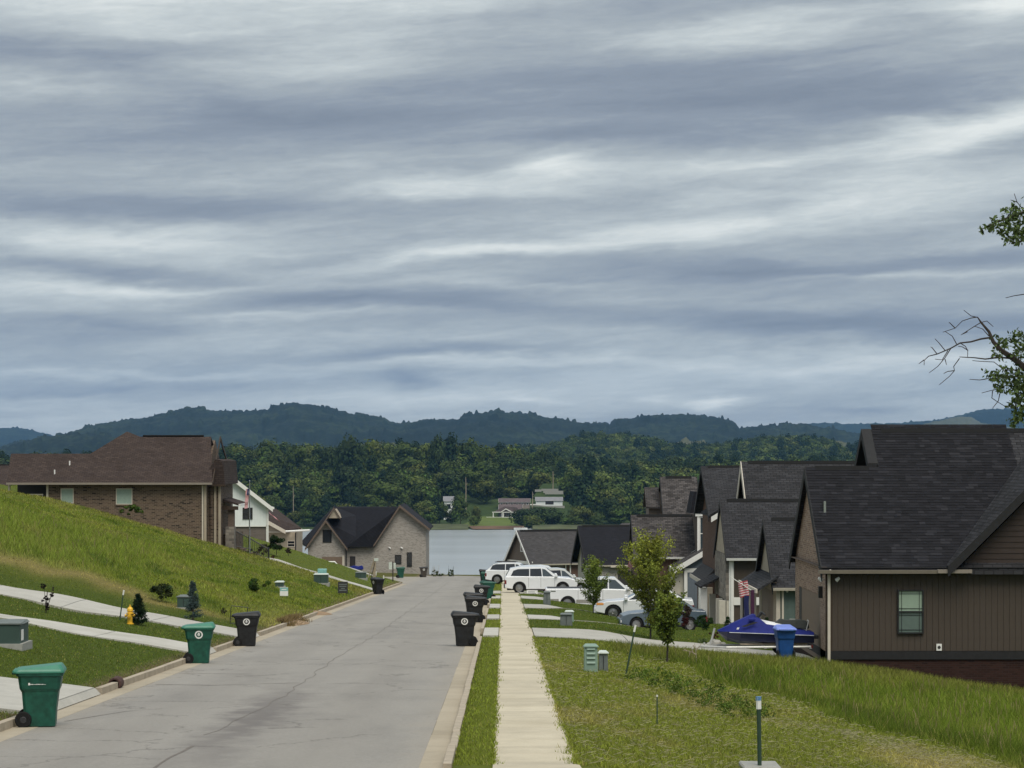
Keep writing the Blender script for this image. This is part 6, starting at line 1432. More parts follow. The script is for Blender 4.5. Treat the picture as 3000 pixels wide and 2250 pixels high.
for s in (-1, 1): MB().prism([(-3.7, .42), (-2.92, .42), (-2.92, .66), (-3.7, .66)], *( (-1.012, -.95) if s < 0 else (.95, 1.012)), 'y').build('lower_trim', 'car_tan', pk); MB().prism([(-1.88, .42), (1.25, .42), (1.25, .62), (-1.88, .62)], *((-1.012, -.95) if s < 0 else (.95, 1.012)), 'y').build('lower_trim', 'car_tan', pk); boxp(pk, 'badge', 'chrome', -3.4, -3.1, s*1.0-.01, s*1.0+.01, 1.08, 1.15)
SDL = [(-2.4, .8), (-2.35, 1.0), (-1.5, 1.04), (.4, 1.0), (.95, .98), (1.9, .9), (2.3, .78), (2.42, .6)]
SDR = [(-2.0, 1.0), (-1.25, 1.42), (-.5, 1.48), (.1, 1.44), (1.05, .96)]
SDW = [('dark', [(-1.65, 1.05), (-.55, 1.03), (-.5, 1.4), (-1.2, 1.36)]), ('dark', [(-.48, 1.03), (.78, 1.0), (.08, 1.38), (-.44, 1.4)])]
car('white car facing the street with an amber lamp, beside the blue-grey car', 'car', (4.53+2.45, 112.5, T(6.9, 112.5)+.02), PI-.05, 'car_white', 4.8, 1.85, (-1.45, 1.55), .36, SDL, SDR, SDW, kind='sedan')
boxp([o for o in COL.objects if o.get('label', '').startswith('white car facing')][0], 'marker_lamp', 'lamp_amber', 2.0, 2.36, .86, .935, .72, .84, bevel=.02)
cb_ = car('blue-grey car facing the street, half behind the maple sapling', 'car', (5.25+2.1, 105.2, T(7.4, 105.2)+.02), PI+.03, 'car_blue', 4.8, 1.85, (-1.45, 1.55), .35, SDL, SDR, SDW, kind='sedan'); cb_.scale = (.82, .95, .95)

# ------------------------------------------------------------------ personal watercraft on its trailer
jx, jy = 9.05, 78.6; jz = T(jx, jy)
pw = thing('personal_watercraft', 'blue personal watercraft with white deck and black seat, parked by the garage', 'watercraft', (jx, jy, jz)); pw.scale = (1.0, 1, 1.05)
# nose to the left (-x); px of nose 2099 -> x=7.37 ; tail 2380 -> 10.67
def hull(profile, mat, name, keel=True):
    return MB().loft(profile).build(name, mat, pw, smooth=False, bevel=.01)
def hr(x, hw, zt, zk, zc): return [(x, -hw, zt), (x, -hw*.9, zc), (x, 0, zk), (x, hw*.9, zc), (x, hw, zt)]
hull([hr(-1.62, .06, .80, .74, .77), hr(-1.35, .30, .82, .50, .62), hr(-.9, .46, .80, .40, .52), hr(0, .55, .76, .36, .48), hr(1.0, .56, .72, .36, .46), hr(1.62, .52, .68, .40, .46)], 'hull_navy', 'hull')
def dr(x, hw, zb, zt, tw): return [(x, -hw, zb), (x, -hw*tw, zt), (x, hw*tw, zt), (x, hw, zb)]
hull([dr(-1.66, .05, .80, .84, .6), dr(-1.3, .34, .80, .99, .5), dr(-.85, .50, .79, 1.18, .45), dr(-.5, .55, .78, 1.30, .42), dr(-.25, .56, .78, 1.26, .42), dr(0.0, .57, .77, 1.06, .6), dr(.9, .57, .73, .92, .62), dr(1.62, .52, .69, .80, .8)], 'hull_blue', 'deck')
MB().loft([[(x, -w_, z0), (x, -w_*.8, z1), (x, w_*.8, z1), (x, w_, z0)] for x, w_, z0, z1 in ((-1.25, .15, .98, 1.03), (-.8, .25, 1.15, 1.22), (-.45, .22, 1.28, 1.37), (-.35, .18, 1.27, 1.36))]).build('hood', 'hull_blue', pw, bevel=.01)
MB().loft([[(x, -w_, z0), (x, -w_*.8, z1), (x, w_*.8, z1), (x, w_, z0)] for x, w_, z0, z1 in ((-.40, .33, 1.0, 1.24), (.1, .33, .98, 1.13), (.58, .29, .92, 1.04))]).build('side_panel', 'deck_white', pw, bevel=.01)
MB().loft([[(x, -w_, z0), (x, -w_*.7, z1), (x, w_*.7, z1), (x, w_, z0)] for x, w_, z0, z1 in ((.30, .2, .96, 1.06), (.52, .24, .94, 1.22), (.7, .24, .93, 1.18), (1.2, .22, .9, 1.19), (1.4, .2, .88, 1.15), (1.5, .1, .9, 1.0))]).build('seat', 'seat_vinyl', pw, bevel=.02)
hb = MB(); hb.tube([(-.28, 0, 1.25), (-.12, 0, 1.42)], .06, 8); hb.tube([(-.05, -.38, 1.36), (-.12, -.1, 1.43), (-.12, .1, 1.43), (-.05, .38, 1.36)], .028, 6); hb.build('handlebar', 'black_metal', pw)
for s in (-1, 1):
    boxp(pw, 'mirror', 'hull_blue', -.62, -.4, s*.42-.06, s*.42+.06, 1.16, 1.25, bevel=.02)
    MB().prism([(-1.3, .80), (1.6, .70), (1.6, .715), (-1.3, .815)], s*.58-.02, s*.58+.015, 'y').build('rub_rail', 'deck_white', pw)
    MB().prism([(-1.05, .9), (-.98, .9), (-.95, .96), (-1.02, .96)], s*.50-.02, s*.50+.01, 'y').build('registration_mark', 'white_paint', pw)
    MB().prism([(-.9, 1.0), (-.45, 1.14), (-.3, 1.13), (-.75, .98)], s*.505-.02, s*.505+.005, 'y').build('intake', 'car_black_plastic', pw)
MB().tube([(1.35, -.3, .8), (1.45, -.3, 1.15), (1.5, .3, 1.15), (1.4, .3, .8)], .02, 6).build('ski_handle', 'galvanised', pw)
boxp(pw, 'step', 'car_black_plastic', 1.55, 1.78, -.42, .42, .58, .70, bevel=.02)
tr = thing('boat_trailer', 'pale galvanised trailer under the blue watercraft', 'trailer', (jx, jy, jz))
for s in (-1, 1):
    MB().tube([(-2.3 if s < 0 else -2.3, 0, .33), (-1.4, s*.5, .33), (1.5, s*.5, .35)], .04, 5).build('rail', 'galvanised', tr); boxp(tr, 'bunk', 'weathered_wood', -.9, 1.4, s*.32-.05, s*.32+.05, .40, .455)
    wheel(tr, .55, s*.72, .24, .15, out=s); MB().prism([(.25, .42), (.35, .53), (.75, .53), (.85, .42), (.85, .45), (.77, .56), (.33, .56), (.25, .45)], s*.72-.14 if s < 0 else s*.72-.03, s*.72+.03 if s < 0 else s*.72+.14, 'y').build('fender', 'black_metal', tr)
    boxp(tr, 'tail_lamp', 'lamp_red', 1.5, 1.56, s*.55-.08, s*.55+.08, .32, .42)
boxp(tr, 'cross_bar', 'galvanised', -.1, 0, -.5, .5, .28, .33); boxp(tr, 'axle', 'galvanised', .5, .6, -.7, .7, .2, .27); boxp(tr, 'rear_bar', 'galvanised', 1.45, 1.53, -.6, .6, .29, .36)
MB().tube([(-1.9, 0, .36), (-1.75, 0, .95)], .035, 5).build('winch_post', 'galvanised', tr); MB().tube([(-2.1, .1, 0), (-2.1, .1, .45)], .03, 6).build('jockey_stand', 'galvanised', tr)

# ------------------------------------------------------------------ utility boxes
def ubox(name, label, px0, px1, ytop, ybase, mat, lid=None, dep=.7, plinth=True, louvre=0, D=None, rz=0, taper=.0, seam=True):
    q = G((px0+px1)/2, ybase) if D is None else ((px0+px1)/2*0+((px0+px1)/2-CX)/FPX*D, D, (CY-ybase)/FPX*D)
    s = FPX/q[1]; w = (px1-px0)/s; h = (ybase-ytop)/s
    t = thing(name, label, 'utility box', (q[0], q[1], q[2]), rz)
    hw = w/2; p = .06 if plinth else 0
    MB().frus([(-hw, 0, p-.15), (hw, 0, p-.15), (hw, dep, p-.15), (-hw, dep, p-.15)], [(-hw*(1-taper), taper*.1, h-.07), (hw*(1-taper), taper*.1, h-.07), (hw*(1-taper), dep-taper*.1, h-.07), (-hw*(1-taper), dep-taper*.1, h-.07)]).build('cabinet', mat, t, bevel=.01)
    k = hw*(1-taper); MB().frus([(-k-.03, -.03, h-.068), (k+.03, -.03, h-.068), (k+.03, dep+.03, h-.068), (-k-.03, dep+.03, h-.068)], [(-k-.03, -.03, h-.03), (k+.03, -.03, h-.03), (k-.03, dep, h), (-k+.03, dep, h)]).build('cap', lid or mat, t, bevel=.006)
    if plinth: boxp(t, 'plinth', 'pad_concrete', -hw-.08, hw+.08, -.09, dep+.09, -.25, .055)
    for i in range(louvre): z = h*.82-i*h*.17; MB().frus([(-hw*.6, -.03, z), (hw*.6, -.03, z), (hw*.6, .02, z), (-hw*.6, .02, z)], [(-hw*.6, .0, z+.045), (hw*.6, .0, z+.045), (hw*.6, .02, z+.045), (-hw*.6, .02, z+.045)]).build('louvre', lid or mat, t)
    if seam and not louvre: boxp(t, 'door_seam', 'dark_trim', -.008, .008, -.006, .01, p+.03, h-.12)
    return t, w, h
t, w, h = ubox('transformer_box', 'large dark green transformer box on the lawn at the left edge', -72, 58, 1822, 1893, 'box_green', 'box_grey', dep=1.0)
boxp(t, 'warning_label', 'white_paint', w/2+.002, w/2+.008, .15, .4, .12, .38)
ubox('transformer_box', 'dark green box hidden behind the blue spruce', 519, 556, 1745, 1784, 'box_green', 'box_grey')
ubox('transformer_box', 'dark green box in the weeds above the white and teal sign', 806, 829, 1703, 1722, 'box_green', 'box_light')
t, w, h = ubox('transformer_box', 'green transformer box with a blue crate on top, by the far walk', 919, 960, 1681, 1711, 'box_green', 'box_light')
q = t.location; cr_ = thing('blue_crate', 'blue crate standing behind the green transformer box', 'crate', (q.x, q.y+.95, T(q.x, q.y+.95)+.0)); MB().frus([(-.24, 0, h-.6), (.24, 0, h-.6), (.24, .4, h-.6), (-.24, .4, h-.6)], [(-.27, -.02, h+.28), (.27, -.02, h+.28), (.27, .42, h+.28), (-.27, .42, h+.28)]).build('crate_body', 'sign_teal', cr_, bevel=.02); boxp(cr_, 'crate_base', 'blue_paint', -.22, .22, 0, .38, -.1, h-.605)
ubox('transformer_box', 'plain green box on the crest of the far left lawn', 1041, 1072, 1676, 1696, 'box_green', 'box_grey')
ubox('utility_pedestal', 'pale green louvred pedestal in the grass on the right', 1711, 1752, 1889, 1968, 'box_pale', 'box_pale', dep=.4, plinth=False, louvre=4, taper=.08)
t, w, h = ubox('utility_pedestal', 'small grey pedestal beside the pale green one', 1754, 1782, 1908, 1966, 'box_grey', 'box_light', dep=.35, plinth=False, taper=.1)
ubox('utility_pedestal', 'tapered grey-green pedestal on the mown lawn', 1640, 1678, 1797, 1833, 'box_grey', 'box_grey', dep=.4, plinth=False, taper=.15)
ubox('utility_pedestal', 'pale cap of a pedestal just behind the tapered one', 1656, 1681, 1789, 1822, 'box_pale', 'box_light', dep=.4, plinth=False, taper=.05)
ubox('utility_pedestal', 'weathered pedestal in front of the pickup truck', 1591, 1614, 1733, 1771, 'box_grey', 'box_grey', dep=.4, plinth=False, taper=.2)

# ------------------------------------------------------------------ hydrant, posts, signs
q = G(381, 1829); hy = thing('fire_hydrant', 'yellow fire hydrant on the lawn strip', 'hydrant', q); sc = (58/FPX*q[1])/.78; hy.scale = (sc,)*3
MB().lathe([(.15, 0), (.15, .04), (.10, .05), (.10, .40), (.15, .41), (.15, .45), (.105, .46), (.10, .50), (.125, .52), (.115, .60), (.07, .67), (.035, .69), (.035, .76), (.001, .77)], n=16).build('barrel', 'hydrant_yellow', hy, smooth=False)
for rx, r_, l_ in ((-PI/2, .07, .19),):
    o = MB().lathe([(r_*.7, 0), (r_*.7, l_*.6), (r_, l_*.62), (r_, l_), (.02, l_), (.02, l_+.02), (.001, l_+.02)], n=10).build('pumper_nozzle', 'hydrant_yellow', hy); o.matrix_basis = Matrix.Translation((0, -.02, .34))@Matrix.Rotation(PI/2, 4, 'X')
for s in (-1, 1):
    o = MB().lathe([(.04, 0), (.04, .12), (.055, .125), (.055, .18), (.018, .18), (.018, .2)], n=10).build('hose_nozzle', 'hydrant_yellow', hy); o.matrix_basis = Matrix.Translation((s*.02, 0, .34))@Matrix.Rotation(s*PI/2, 4, 'Y')
def stake(label, base, tip, r, mat='post_green', tipmat='white_paint', tl=.12, name='marker_post', D=None):
    q = G(*base) if D is None else P(base[0], base[1], D); s = FPX/q[1]; t = thing(name, label, 'post', q)
    a = Vector((0, 0, -.15)); b = Vector(((tip[0]-base[0])/s, 0, (base[1]-tip[1])/s)); MB().tube([a, b*(1-tl)], r, 7).build('shaft', mat, t)
    if tl: MB().tube([b*(1-tl), b], r*1.25, 7).build('tip', tipmat, t)
    return t, s, b
stake('thin green marker post with white tip left of the hydrant', (349, 1818), (363, 1729), .02, tl=.16)
t, s, b = stake('green marker post with chipped blue and white top on a concrete pad, nearest the viewer', (2226, 2262), (2222, 2042), .032, tl=.16)
MB().tube([b*.955, b*1.004], .042, 8).build('blue_band', 'blue_paint', t)
pq = t.location; pd = thing('concrete_pad', 'small concrete utility pad at the bottom edge around the green post', 'pad', (pq.x, pq.y, pq.z)); boxp(pd, 'cover', 'pad_concrete', -.26, .30, -.2, .5, -.1, .10, bevel=.02)
stake('leaning dark marker post with white top beside the pale pedestal', (1831, 1975), (1862, 1831), .022, tl=.14)
stake('short thin rod with pale tip in the near right grass', (1925, 2125), (1925, 2036), .012, mat='post_green', tl=.06)
stake('green stake supporting the big maple sapling', (1907, 1868), (1907, 1800), .02, tl=0)
stake('small white stake on the far left crest', (1101, 1686), (1102, 1674), .04, mat='white_paint', tl=0); stake('white stake behind the lone black bin', (1124, 1697), (1124, 1686), .04, mat='white_paint', tl=0)
# thin black wire frame behind the black bin
q = G(676, 1829); s = FPX/q[1]; wf = thing('metal_stand', 'thin black metal frame standing behind the black bin', 'frame', q)
f = lambda px, py: ((px-676)/s, 0, (1829-py)/s)
MB().tube([f(674, 1829), f(677, 1776)], .014, 5).build('upright', 'black_metal', wf); MB().tube([f(724, 1815), f(726, 1780)], .014, 5).build('upright', 'black_metal', wf); MB().tube([f(677, 1775), f(728, 1780)], .014, 5).build('top_bar', 'black_metal', wf); MB().tube([f(674, 1826), f(690, 1826)], .012, 5).build('foot_bar', 'black_metal', wf); MB().tube([f(676, 1812), f(690, 1814)], .012, 5).build('foot_bar', 'black_metal', wf); MB().tube([f(690, 1829), f(690, 1812)], .012, 5).build('foot_bar', 'black_metal', wf)
def yard_sign(label, px0, px1, y0, y1, ybase, mat, bars, barmat, D=None, top=None):
    q = G((px0+px1)/2, ybase) if D is None else ((((px0+px1)/2-CX)/FPX*D), D, T(((px0+px1)/2-CX)/FPX*D, D)); s = FPX/q[1]; t = thing('yard_sign', label, 'sign', q); w = (px1-px0)/s/2; za = (ybase-y1)/s; zb = (ybase-y0)/s
    if D: za, zb = (CY-y1)/s-q[2], (CY-y0)/s-q[2]
    for x in (-w*.7, w*.7): MB().tube([(x, .02, -.1), (x, .02, za+.1)], .01, 5).build('stake', 'black_metal', t)
    boxp(t, 'board', mat, -w, w, -.01, .01, za, zb); hh = zb-za
    if top: boxp(t, 'header', top, -w*.98, w*.98, -.014, -.0102, za+hh*.58, zb-.01)
    for k, (a, b, z0, z1) in enumerate(bars): boxp(t, 'print_line', barmat, -w+2*w*a, -w+2*w*b, -.015, -.0142, za+hh*z0, za+hh*z1)
    return t
yard_sign('small white yard sign with a teal header on the wild bank', 820, 844, 1721, 1746, 1750, 'white_paint', [(.2, .8, .7, .8)], 'white_paint', top='sign_teal')
yard_sign('black yard sign with rows of pale lettering beside the far walk', 990, 1019, 1704, 1738, 1744, 'sign_black', [(.1, .9, .72, .8), (.15, .85, .55, .63), (.3, .7, .38, .45), (.12, .88, .2, .3)], 'box_grey')
yard_sign('white board with rows of dark lettering leaning before the white SUV', 1543, 1575, 1729, 1750, 1752, 'white_paint', [(.12, .75, .72, .80), (.12, .85, .5, .58), (.12, .8, .28, .36)], 'siding_blue', D=146.5)
q = G(1151, 1704); s = FPX/q[1]; t = thing('street_sign', 'blank pale back of a street sign on a dark pole', 'sign', q); MB().tube([(0, 0, -.2), (0, 0, (1704-1645)/s)], .05, 6).build('pole', 'bark_grey', t); boxp(t, 'panel', 'box_light', -.33, -.06, -.03, -.01, (1704-1668)/s, (1704-1647)/s); boxp(t, 'panel', 'box_light', .05, .24, -.03, -.01, (1704-1666)/s, (1704-1649)/s)
q = G(1085, 1695); s = FPX/q[1]; t = thing('wooden_posts', 'leaning weathered posts with a pale top before the grey brick house', 'post', q)
MB().tube([(-.25, 0, -.2), (.28, 0, (1695-1640)/s)], .05, 6).build('brace', 'weathered_wood', t); boxp(t, 'post', 'weathered_wood', .2, .42, 0, .2, -.2, (1695-1638)/s); MB().tube([(.0, 0, -.2), (.34, 0, (1695-1650)/s)], .04, 6).build('brace', 'bark', t); boxp(t, 'cap', 'box_light', .28, .62, -.05, .2, (1695-1644)/s, (1695-1636)/s)
t = thing('blue_tarp', 'blue tarp-covered heap against the grey brick house', 'tarp', P(1044, 1668, 246)); MB().loft([[(x, y, z) for y, z in ((-.5, 0), (-.4, h_), (.4, h_), (.5, 0))] for x, h_ in ((-.75, .25), (-.3, .4), (.2, .33), (.6, .42), (.75, .2))]).build('cover', 'hull_blue', t, bevel=.03); boxp(t, 'stand', 'pad_concrete', -.6, .6, -.3, .3, -1.0, -.002)
t = thing('white_pipe', 'white plastic pipe end sticking out of the far lawn', 'pipe', G(975, 1648)); z_ = 0; MB().tube([(-.35, 0, .05), (.15, 0, .05), (.3, 0, -.1), (.3, 0, -.4)], .06, 8).build('pipe', 'white_trim', t)
# storm drain pipe stub at the kerb, left
t = thing('drain_pipe', 'dark rusty drain pipe end set in the gap of the left kerb', 'pipe', (-8.5, 50.6, float(road_z(50.6))+.11)); o = MB().lathe([(.13, 0), (.145, .01), (.145, .42), (.13, .43), (.10, .43), (.10, .0)], n=14).build('pipe', 'pipe_rust', t); o.matrix_basis = Matrix.Translation((-.1, -.2, 0))@Matrix.Rotation(-PI/2, 4, 'X')
# clump of dried weeds and soil spilling over the left kerb
for (yy, ln, lb) in ((90, 5.5, 'brown soil and dead weeds spilt over the left kerb'), (104, 3, 'washed soil along the left gutter')):
    r_ = np.random.default_rng(int(yy)); n = 30; mb = MB(); V = []; nx_ = 6
    for i in range(n+1):
        for j in range(nx_+1):
            s_ = i/n; y = yy+ln*s_; x = -8.75+.85*j/nx_*(.55+.45*math.sin(PI*s_)); edge = math.sin(PI*s_)*(1-j/nx_)
            V.append((x, y, float(road_z(y))+.008+.17*edge**.7+r_.uniform(0, .025)*edge))
    tag(mb.add(V, [(i*7+j, i*7+j+1, (i+1)*7+j+1, (i+1)*7+j) for i in range(n) for j in range(nx_)]).build('soil', 'soil', smooth=True), lb, kind='structure')
g5 = np.random.default_rng(55); n = 1500; Yw = g5.uniform(89.5, 96.5, n); Xw = -8.9+np.abs(g5.normal(0, .3, n)); Zw = road_z(Yw)+.12*(Xw < -8.5)+.05
h_ = g5.uniform(.05, .22, n); V = np.zeros((n, 3, 3)); a_ = g5.uniform(0, PI, n); V[:, 0] = np.stack([Xw-.02*np.cos(a_), Yw-.02*np.sin(a_), Zw-.04], 1); V[:, 1] = np.stack([Xw+.02*np.cos(a_), Yw+.02*np.sin(a_), Zw-.04], 1); V[:, 2] = np.stack([Xw+g5.normal(0, .1, n), Yw+g5.normal(0, .1, n), Zw+h_], 1)
tt = np.array([.23, .17, .08])*g5.uniform(.4, 1.3, (n, 1)); tag(npmesh('dead_weeds', V.reshape(-1, 3), np.arange(3*n).reshape(-1, 3), 'blade', np.repeat(tt, 3, 0)), 'dead brown weeds hanging over the left kerb', 'weeds', kind='stuff')

# ------------------------------------------------------------------ flags
def flag(parent, origin, wv, hv, folds=3, amp=.08, stripes=13, canton=True):
    """a hanging striped flag: wv along the stripes, hv across them"""
    o = Vector(origin); wv = Vector(wv); hv = Vector(hv); nn = wv.cross(hv).normalized(); nu = 12
    for k in range(stripes):
        s0, s1 = k/stripes, (k+1)/stripes; mb = MB(); V = []
        u0 = 0.0
        for i in range(nu+1):
            u = i/nu; off = nn*(amp*math.sin(u*PI*folds+.5)*(.3+u))
            for s_ in (s0, s1): V.append(o+wv*u+hv*s_+off)
        col = 'flag_red' if k % 2 == 0 else 'flag_white'
        mb.add(V, [(2*i, 2*i+1, 2*i+3, 2*i+2) for i in range(nu)]); mb.build('stripe', col, parent)
    if canton:
        V = []; m_ = int(nu*.4)
        for side in (-1, 1):
            V = []
            for i in range(m_+1):
                u = i/nu; off = nn*(amp*math.sin(u*PI*folds+.5)*(.3+u)+side*.008)
                for s_ in (0, 7/13): V.append(o+wv*u+hv*s_+off)
            MB().add(V, [(2*i, 2*i+1, 2*i+3, 2*i+2) for i in range(m_)]).build('canton', 'flag_navy', parent)
fp = thing('flagpole', 'tall slim flagpole before the white house with a limp striped flag', 'flagpole', P(731, 1618, 157)); s = FPX/157
MB().tube([(0, 0, -.5), (0, 0, (1618-1412)/s)], [.05, .03], 8).build('pole', 'chrome', fp); MB().lathe([(.001, 0), (.05, .04), (.05, .08), (.001, .12)], (0, 0, (1618-1412)/s), 8).build('finial', 'chrome', fp)
fl = thing('hanging_flag', 'limp stars-and-stripes flag hanging down the flagpole', 'flag', P(731, 1431, 156.95)); flag(fl, (-.03, 0, 0), (-.10, 0, -1.35), (-.22, 0, -.05), folds=5, amp=.03)
fl = thing('porch_flag', 'striped flag on a slanted pole before the stone-front house', 'flag', P(2150, 1690, 101)); s = FPX/101
f = lambda px, py, dy=0: ((px-2150)/s, dy, (1690-py)/s)
MB().tube([f(2136, 1687), f(2205, 1732)], .018, 5).build('pole', 'white_trim', fl); flag(fl, f(2190, 1700), (-.42, .05, -.1), (.08, 0, -.68), folds=3, amp=.05, canton=False)
fl2 = thing('porch_banner', 'dark navy and purple flag draped from the porch post', 'flag', P(2186, 1745, 101)); 
MB().loft([[(x+dx, y, z) for x, y in ((-.11, -.05), (0, -.1), (.11, -.05), (.1, .05), (-.1, .05))] for z, dx in ((0, .02), (-.35, 0), (-.8, .02), (-1.2, -.02))]).build('cloth', 'flag_navy', fl2); MB().loft([[(x+.28, y, z) for x, y in ((-.08, -.05), (.08, -.05), (.08, .05), (-.08, .05))] for z in (.25, -.4, -1.2)]).build('flower_column', 'flower_dark', fl2); MB().tube([(-.12, .08, .6), (-.12, .08, -1.35)], .03, 5).build('pole', 'dark_trim', fl2)
fl = thing('wall_flag', 'pale faded flag lying over the rake of the tan house', 'flag', P(786, 1499, 229)); flag(fl, (0, 0, 0), (.95, 0, -.75), (.25, 0, -.3), folds=3, amp=.05, stripes=7, canton=False)
fl = thing('porch_flag', 'small striped flag seen between the maple and the dark garage', 'flag', P(1836, 1668, 150)); flag(fl, (0, 0, 0), (.15, 0, .55), (.3, 0, -.1), folds=2, amp=.04, stripes=7, canton=False); MB().tube([(.4, 0, .7), (-.05, 0, -2.2)], .02, 5).build('pole', 'weathered_wood', fl)

# ------------------------------------------------------------------ garden plants
def plant(name, label, px, ybase, ytop, w, leaf, base, shape='round', ncl=14, nl=700, D=None, stem=True, seed=0, cat='shrub', lift=.08, var=.35, dens=.3, cr=.35):
    q = G(px, ybase) if D is None else ((px-CX)/FPX*D, D, (CY-ybase)/FPX*D); s = FPX/q[1]; h = (ybase-ytop)/s; r = w/s/2; t = thing(name, label, cat, q)
    rz = h*(1-lift)/2; crown('foliage', 300+seed, (0, 0, h*lift+rz), (r, r, rz), ncl, nl, leaf, t, shape=shape, base=base, var=var, dens_in=dens, cr=cr)
    if stem: MB().tube([(0, 0, -.1), (.01, 0, h*.5), (0, .01, h*.8)], [max(.012, h*.02), h*.012, h*.006], 6).build('stem', 'bark_grey', t)
    return t
# small purple-leaved tree
q = G(136, 1796); s = FPX/q[1]; t = thing('purple_sapling', 'small dark purple-leaved shrub with two upright stems on the left lawn', 'shrub', q)
mb = MB(); 
for pts in ([(0, 0, -.1), (-.03, 0, .3), (-.08, 0, .95)], [(0, 0, .1), (.12, 0, .45), (.22, .02, .9)], [(0, 0, .2), (.02, .05, .7)]): mb.tube(pts, [.02, .012, .005][:len(pts)], 5)
mb.build('stem', 'bark_grey', t)
for i, (c, r, nc_, nl) in enumerate([((-.04, 0, .35), (.13, .12, .3), 12, 330), ((-.08, 0, .85), (.10, .08, .17), 8, 160), ((.17, .02, .68), (.09, .08, .24), 8, 170), ((.02, 0, .15), (.08, .08, .12), 6, 90)]): crown('foliage', 330+i, c, r, nc_, nl, .055, t, base=(.022, .016, .016), var=.4)
# blue spruce with tiers
def spruce(label, px, yb, yt, w, base, seed, loose=0.0, D=None):
    q = G(px, yb); s = FPX/q[1]; h = (yb-yt)/s; R = w/s/2; t = thing('spruce' if not loose else 'juniper', label, 'conifer', q); g_ = np.random.default_rng(seed)
    Vs = []; ts = []
    for k in range(130):
        u = g_.random()**.8; z = h*(.06+.9*u); L = R*(1.08-u)*g_.uniform(.7, 1.15)*(1.0 if not loose else g_.uniform(.5, 1.3)); a = g_.uniform(0, 2*PI); n = int(18+50*(1-u))
        tt_ = g_.random(n)**.7; droop = -.1*L+(.25*L if loose else .12*L)*tt_
        p = np.stack([np.cos(a)*L*tt_, np.sin(a)*L*tt_, z+droop], 1)+g_.normal(0, .025, (n, 3))
        d = g_.normal(size=(n, 3)); d[:, 0] += np.cos(a)*1.2; d[:, 1] += np.sin(a)*1.2; d /= np.linalg.norm(d, axis=1)[:, None]; e = np.cross(d, g_.normal(size=(n, 3))); e /= np.linalg.norm(e, axis=1)[:, None]
        l = .07; V = np.stack([p, p+d*l*.5+e*.010, p+d*l, p+d*l*.5-e*.010], 1); Vs.append(V.reshape(-1, 3)); ts.append(np.repeat(np.array(base)[None]*g_.uniform(.6, 1.4, (n, 1)), 4, 0))
    V = np.concatenate(Vs); npmesh('foliage', V, np.arange(len(V)).reshape(-1, 4), 'leaf', np.concatenate(ts), t); MB().tube([(0, 0, -.1), (0, 0, h*.95)], [.035, .008], 6).build('stem', 'bark', t)
spruce('small blue spruce on the lawn beside the hidden green box', 565, 1819, 1700, 56, (.062, .092, .088), 1)
spruce('loose dark conifer leaning behind the yellow hydrant', 405, 1831, 1740, 60, (.018, .036, .018), 2, loose=1)
plant('shrub', 'broad dark evergreen shrub at the top of the near lawn', 474, 1763, 1698, 78, .07, (.03, .042, .016), ncl=16, nl=1500, seed=1, var=.5)
plant('weed_clump', 'low bushy weeds on the wild bank', 752, 1735, 1690, 92, .09, (.05, .085, .018), ncl=18, nl=1500, seed=2, stem=False)
plant('weed_clump', 'small brown-green weed tuft left of the wire frame', 657, 1803, 1779, 26, .05, (.06, .06, .03), ncl=7, nl=260, seed=3)
plant('yucca', 'spiky dark green plant at the left edge above the driveway', 10, 1708, 1652, 60, .12, (.03, .05, .02), ncl=12, nl=700, seed=4, D=86.5)
plant('shrub', 'low dark red shrub at the left edge of the wild bank', 8, 1628, 1592, 46, .07, (.05, .012, .012), ncl=10, nl=600, seed=5, D=97)
plant('shrub', 'bright green tuft of tall weeds under the brick house window', 385, 1512, 1478, 80, .12, (.06, .1, .018), ncl=16, nl=1300, seed=6, D=147, stem=False)
plant('round_tree', 'dense dark green rounded tree right of the white house', 810, 1622, 1566, 56, .13, (.022, .04, .013), ncl=20, nl=1800, seed=7, D=168, cat='tree', dens=.1)
plant('small_tree', 'tiny dark red-leaved tree on the far left lawn', 845, 1648, 1600, 24, .1, (.03, .02, .014), ncl=7, nl=260, seed=8, D=172, cat='tree', lift=.5)
plant('shrub', 'dark climbing plant over the stair railing', 772, 1632, 1590, 42, .1, (.035, .03, .018), ncl=12, nl=500, seed=9, D=160.5)
plant('shrub', 'bushy plants at the foot of the porch steps', 735, 1640, 1603, 70, .1, (.05, .045, .03), ncl=14, nl=600, seed=19, D=158.3)
t = thing('planter', 'teal planter pot with trailing plant at the foot of the railing', 'planter', P(799, 1657, 157.5)); MB().lathe([(.1, 0), (.17, 0), (.2, .32), (.16, .33), (.15, .28)], n=10).build('pot', 'terracotta', t); crown('foliage', 401, (.05, 0, .5), (.22, .2, .2), 6, 120, .09, t, base=(.06, .035, .02))
plant('shrub', 'round dark green bush at the foot of the stone front', 2058, 1848, 1797, 66, .07, (.022, .045, .012), ncl=18, nl=2200, seed=10, dens=.1, D=102.5)
plant('shrub', 'dark red barberry bush left of the round green bush', 2008, 1842, 1806, 34, .06, (.05, .015, .013), ncl=9, nl=900, seed=11, D=102.5)
plant('shrub', 'brown dried ornamental grass behind the barberry', 2006, 1822, 1762, 46, .09, (.07, .05, .04), ncl=12, nl=900, seed=12, D=103.2)
plant('shrub', 'low red-brown bush at the nose of the watercraft', 2093, 1874, 1847, 44, .05, (.07, .022, .015), ncl=9, nl=700, seed=13, D=90)
plant('shrub', 'pale green variegated shrub in the rock bed', 2062, 1900, 1866, 40, .06, (.12, .17, .06), ncl=10, nl=500, seed=14, D=84.5)
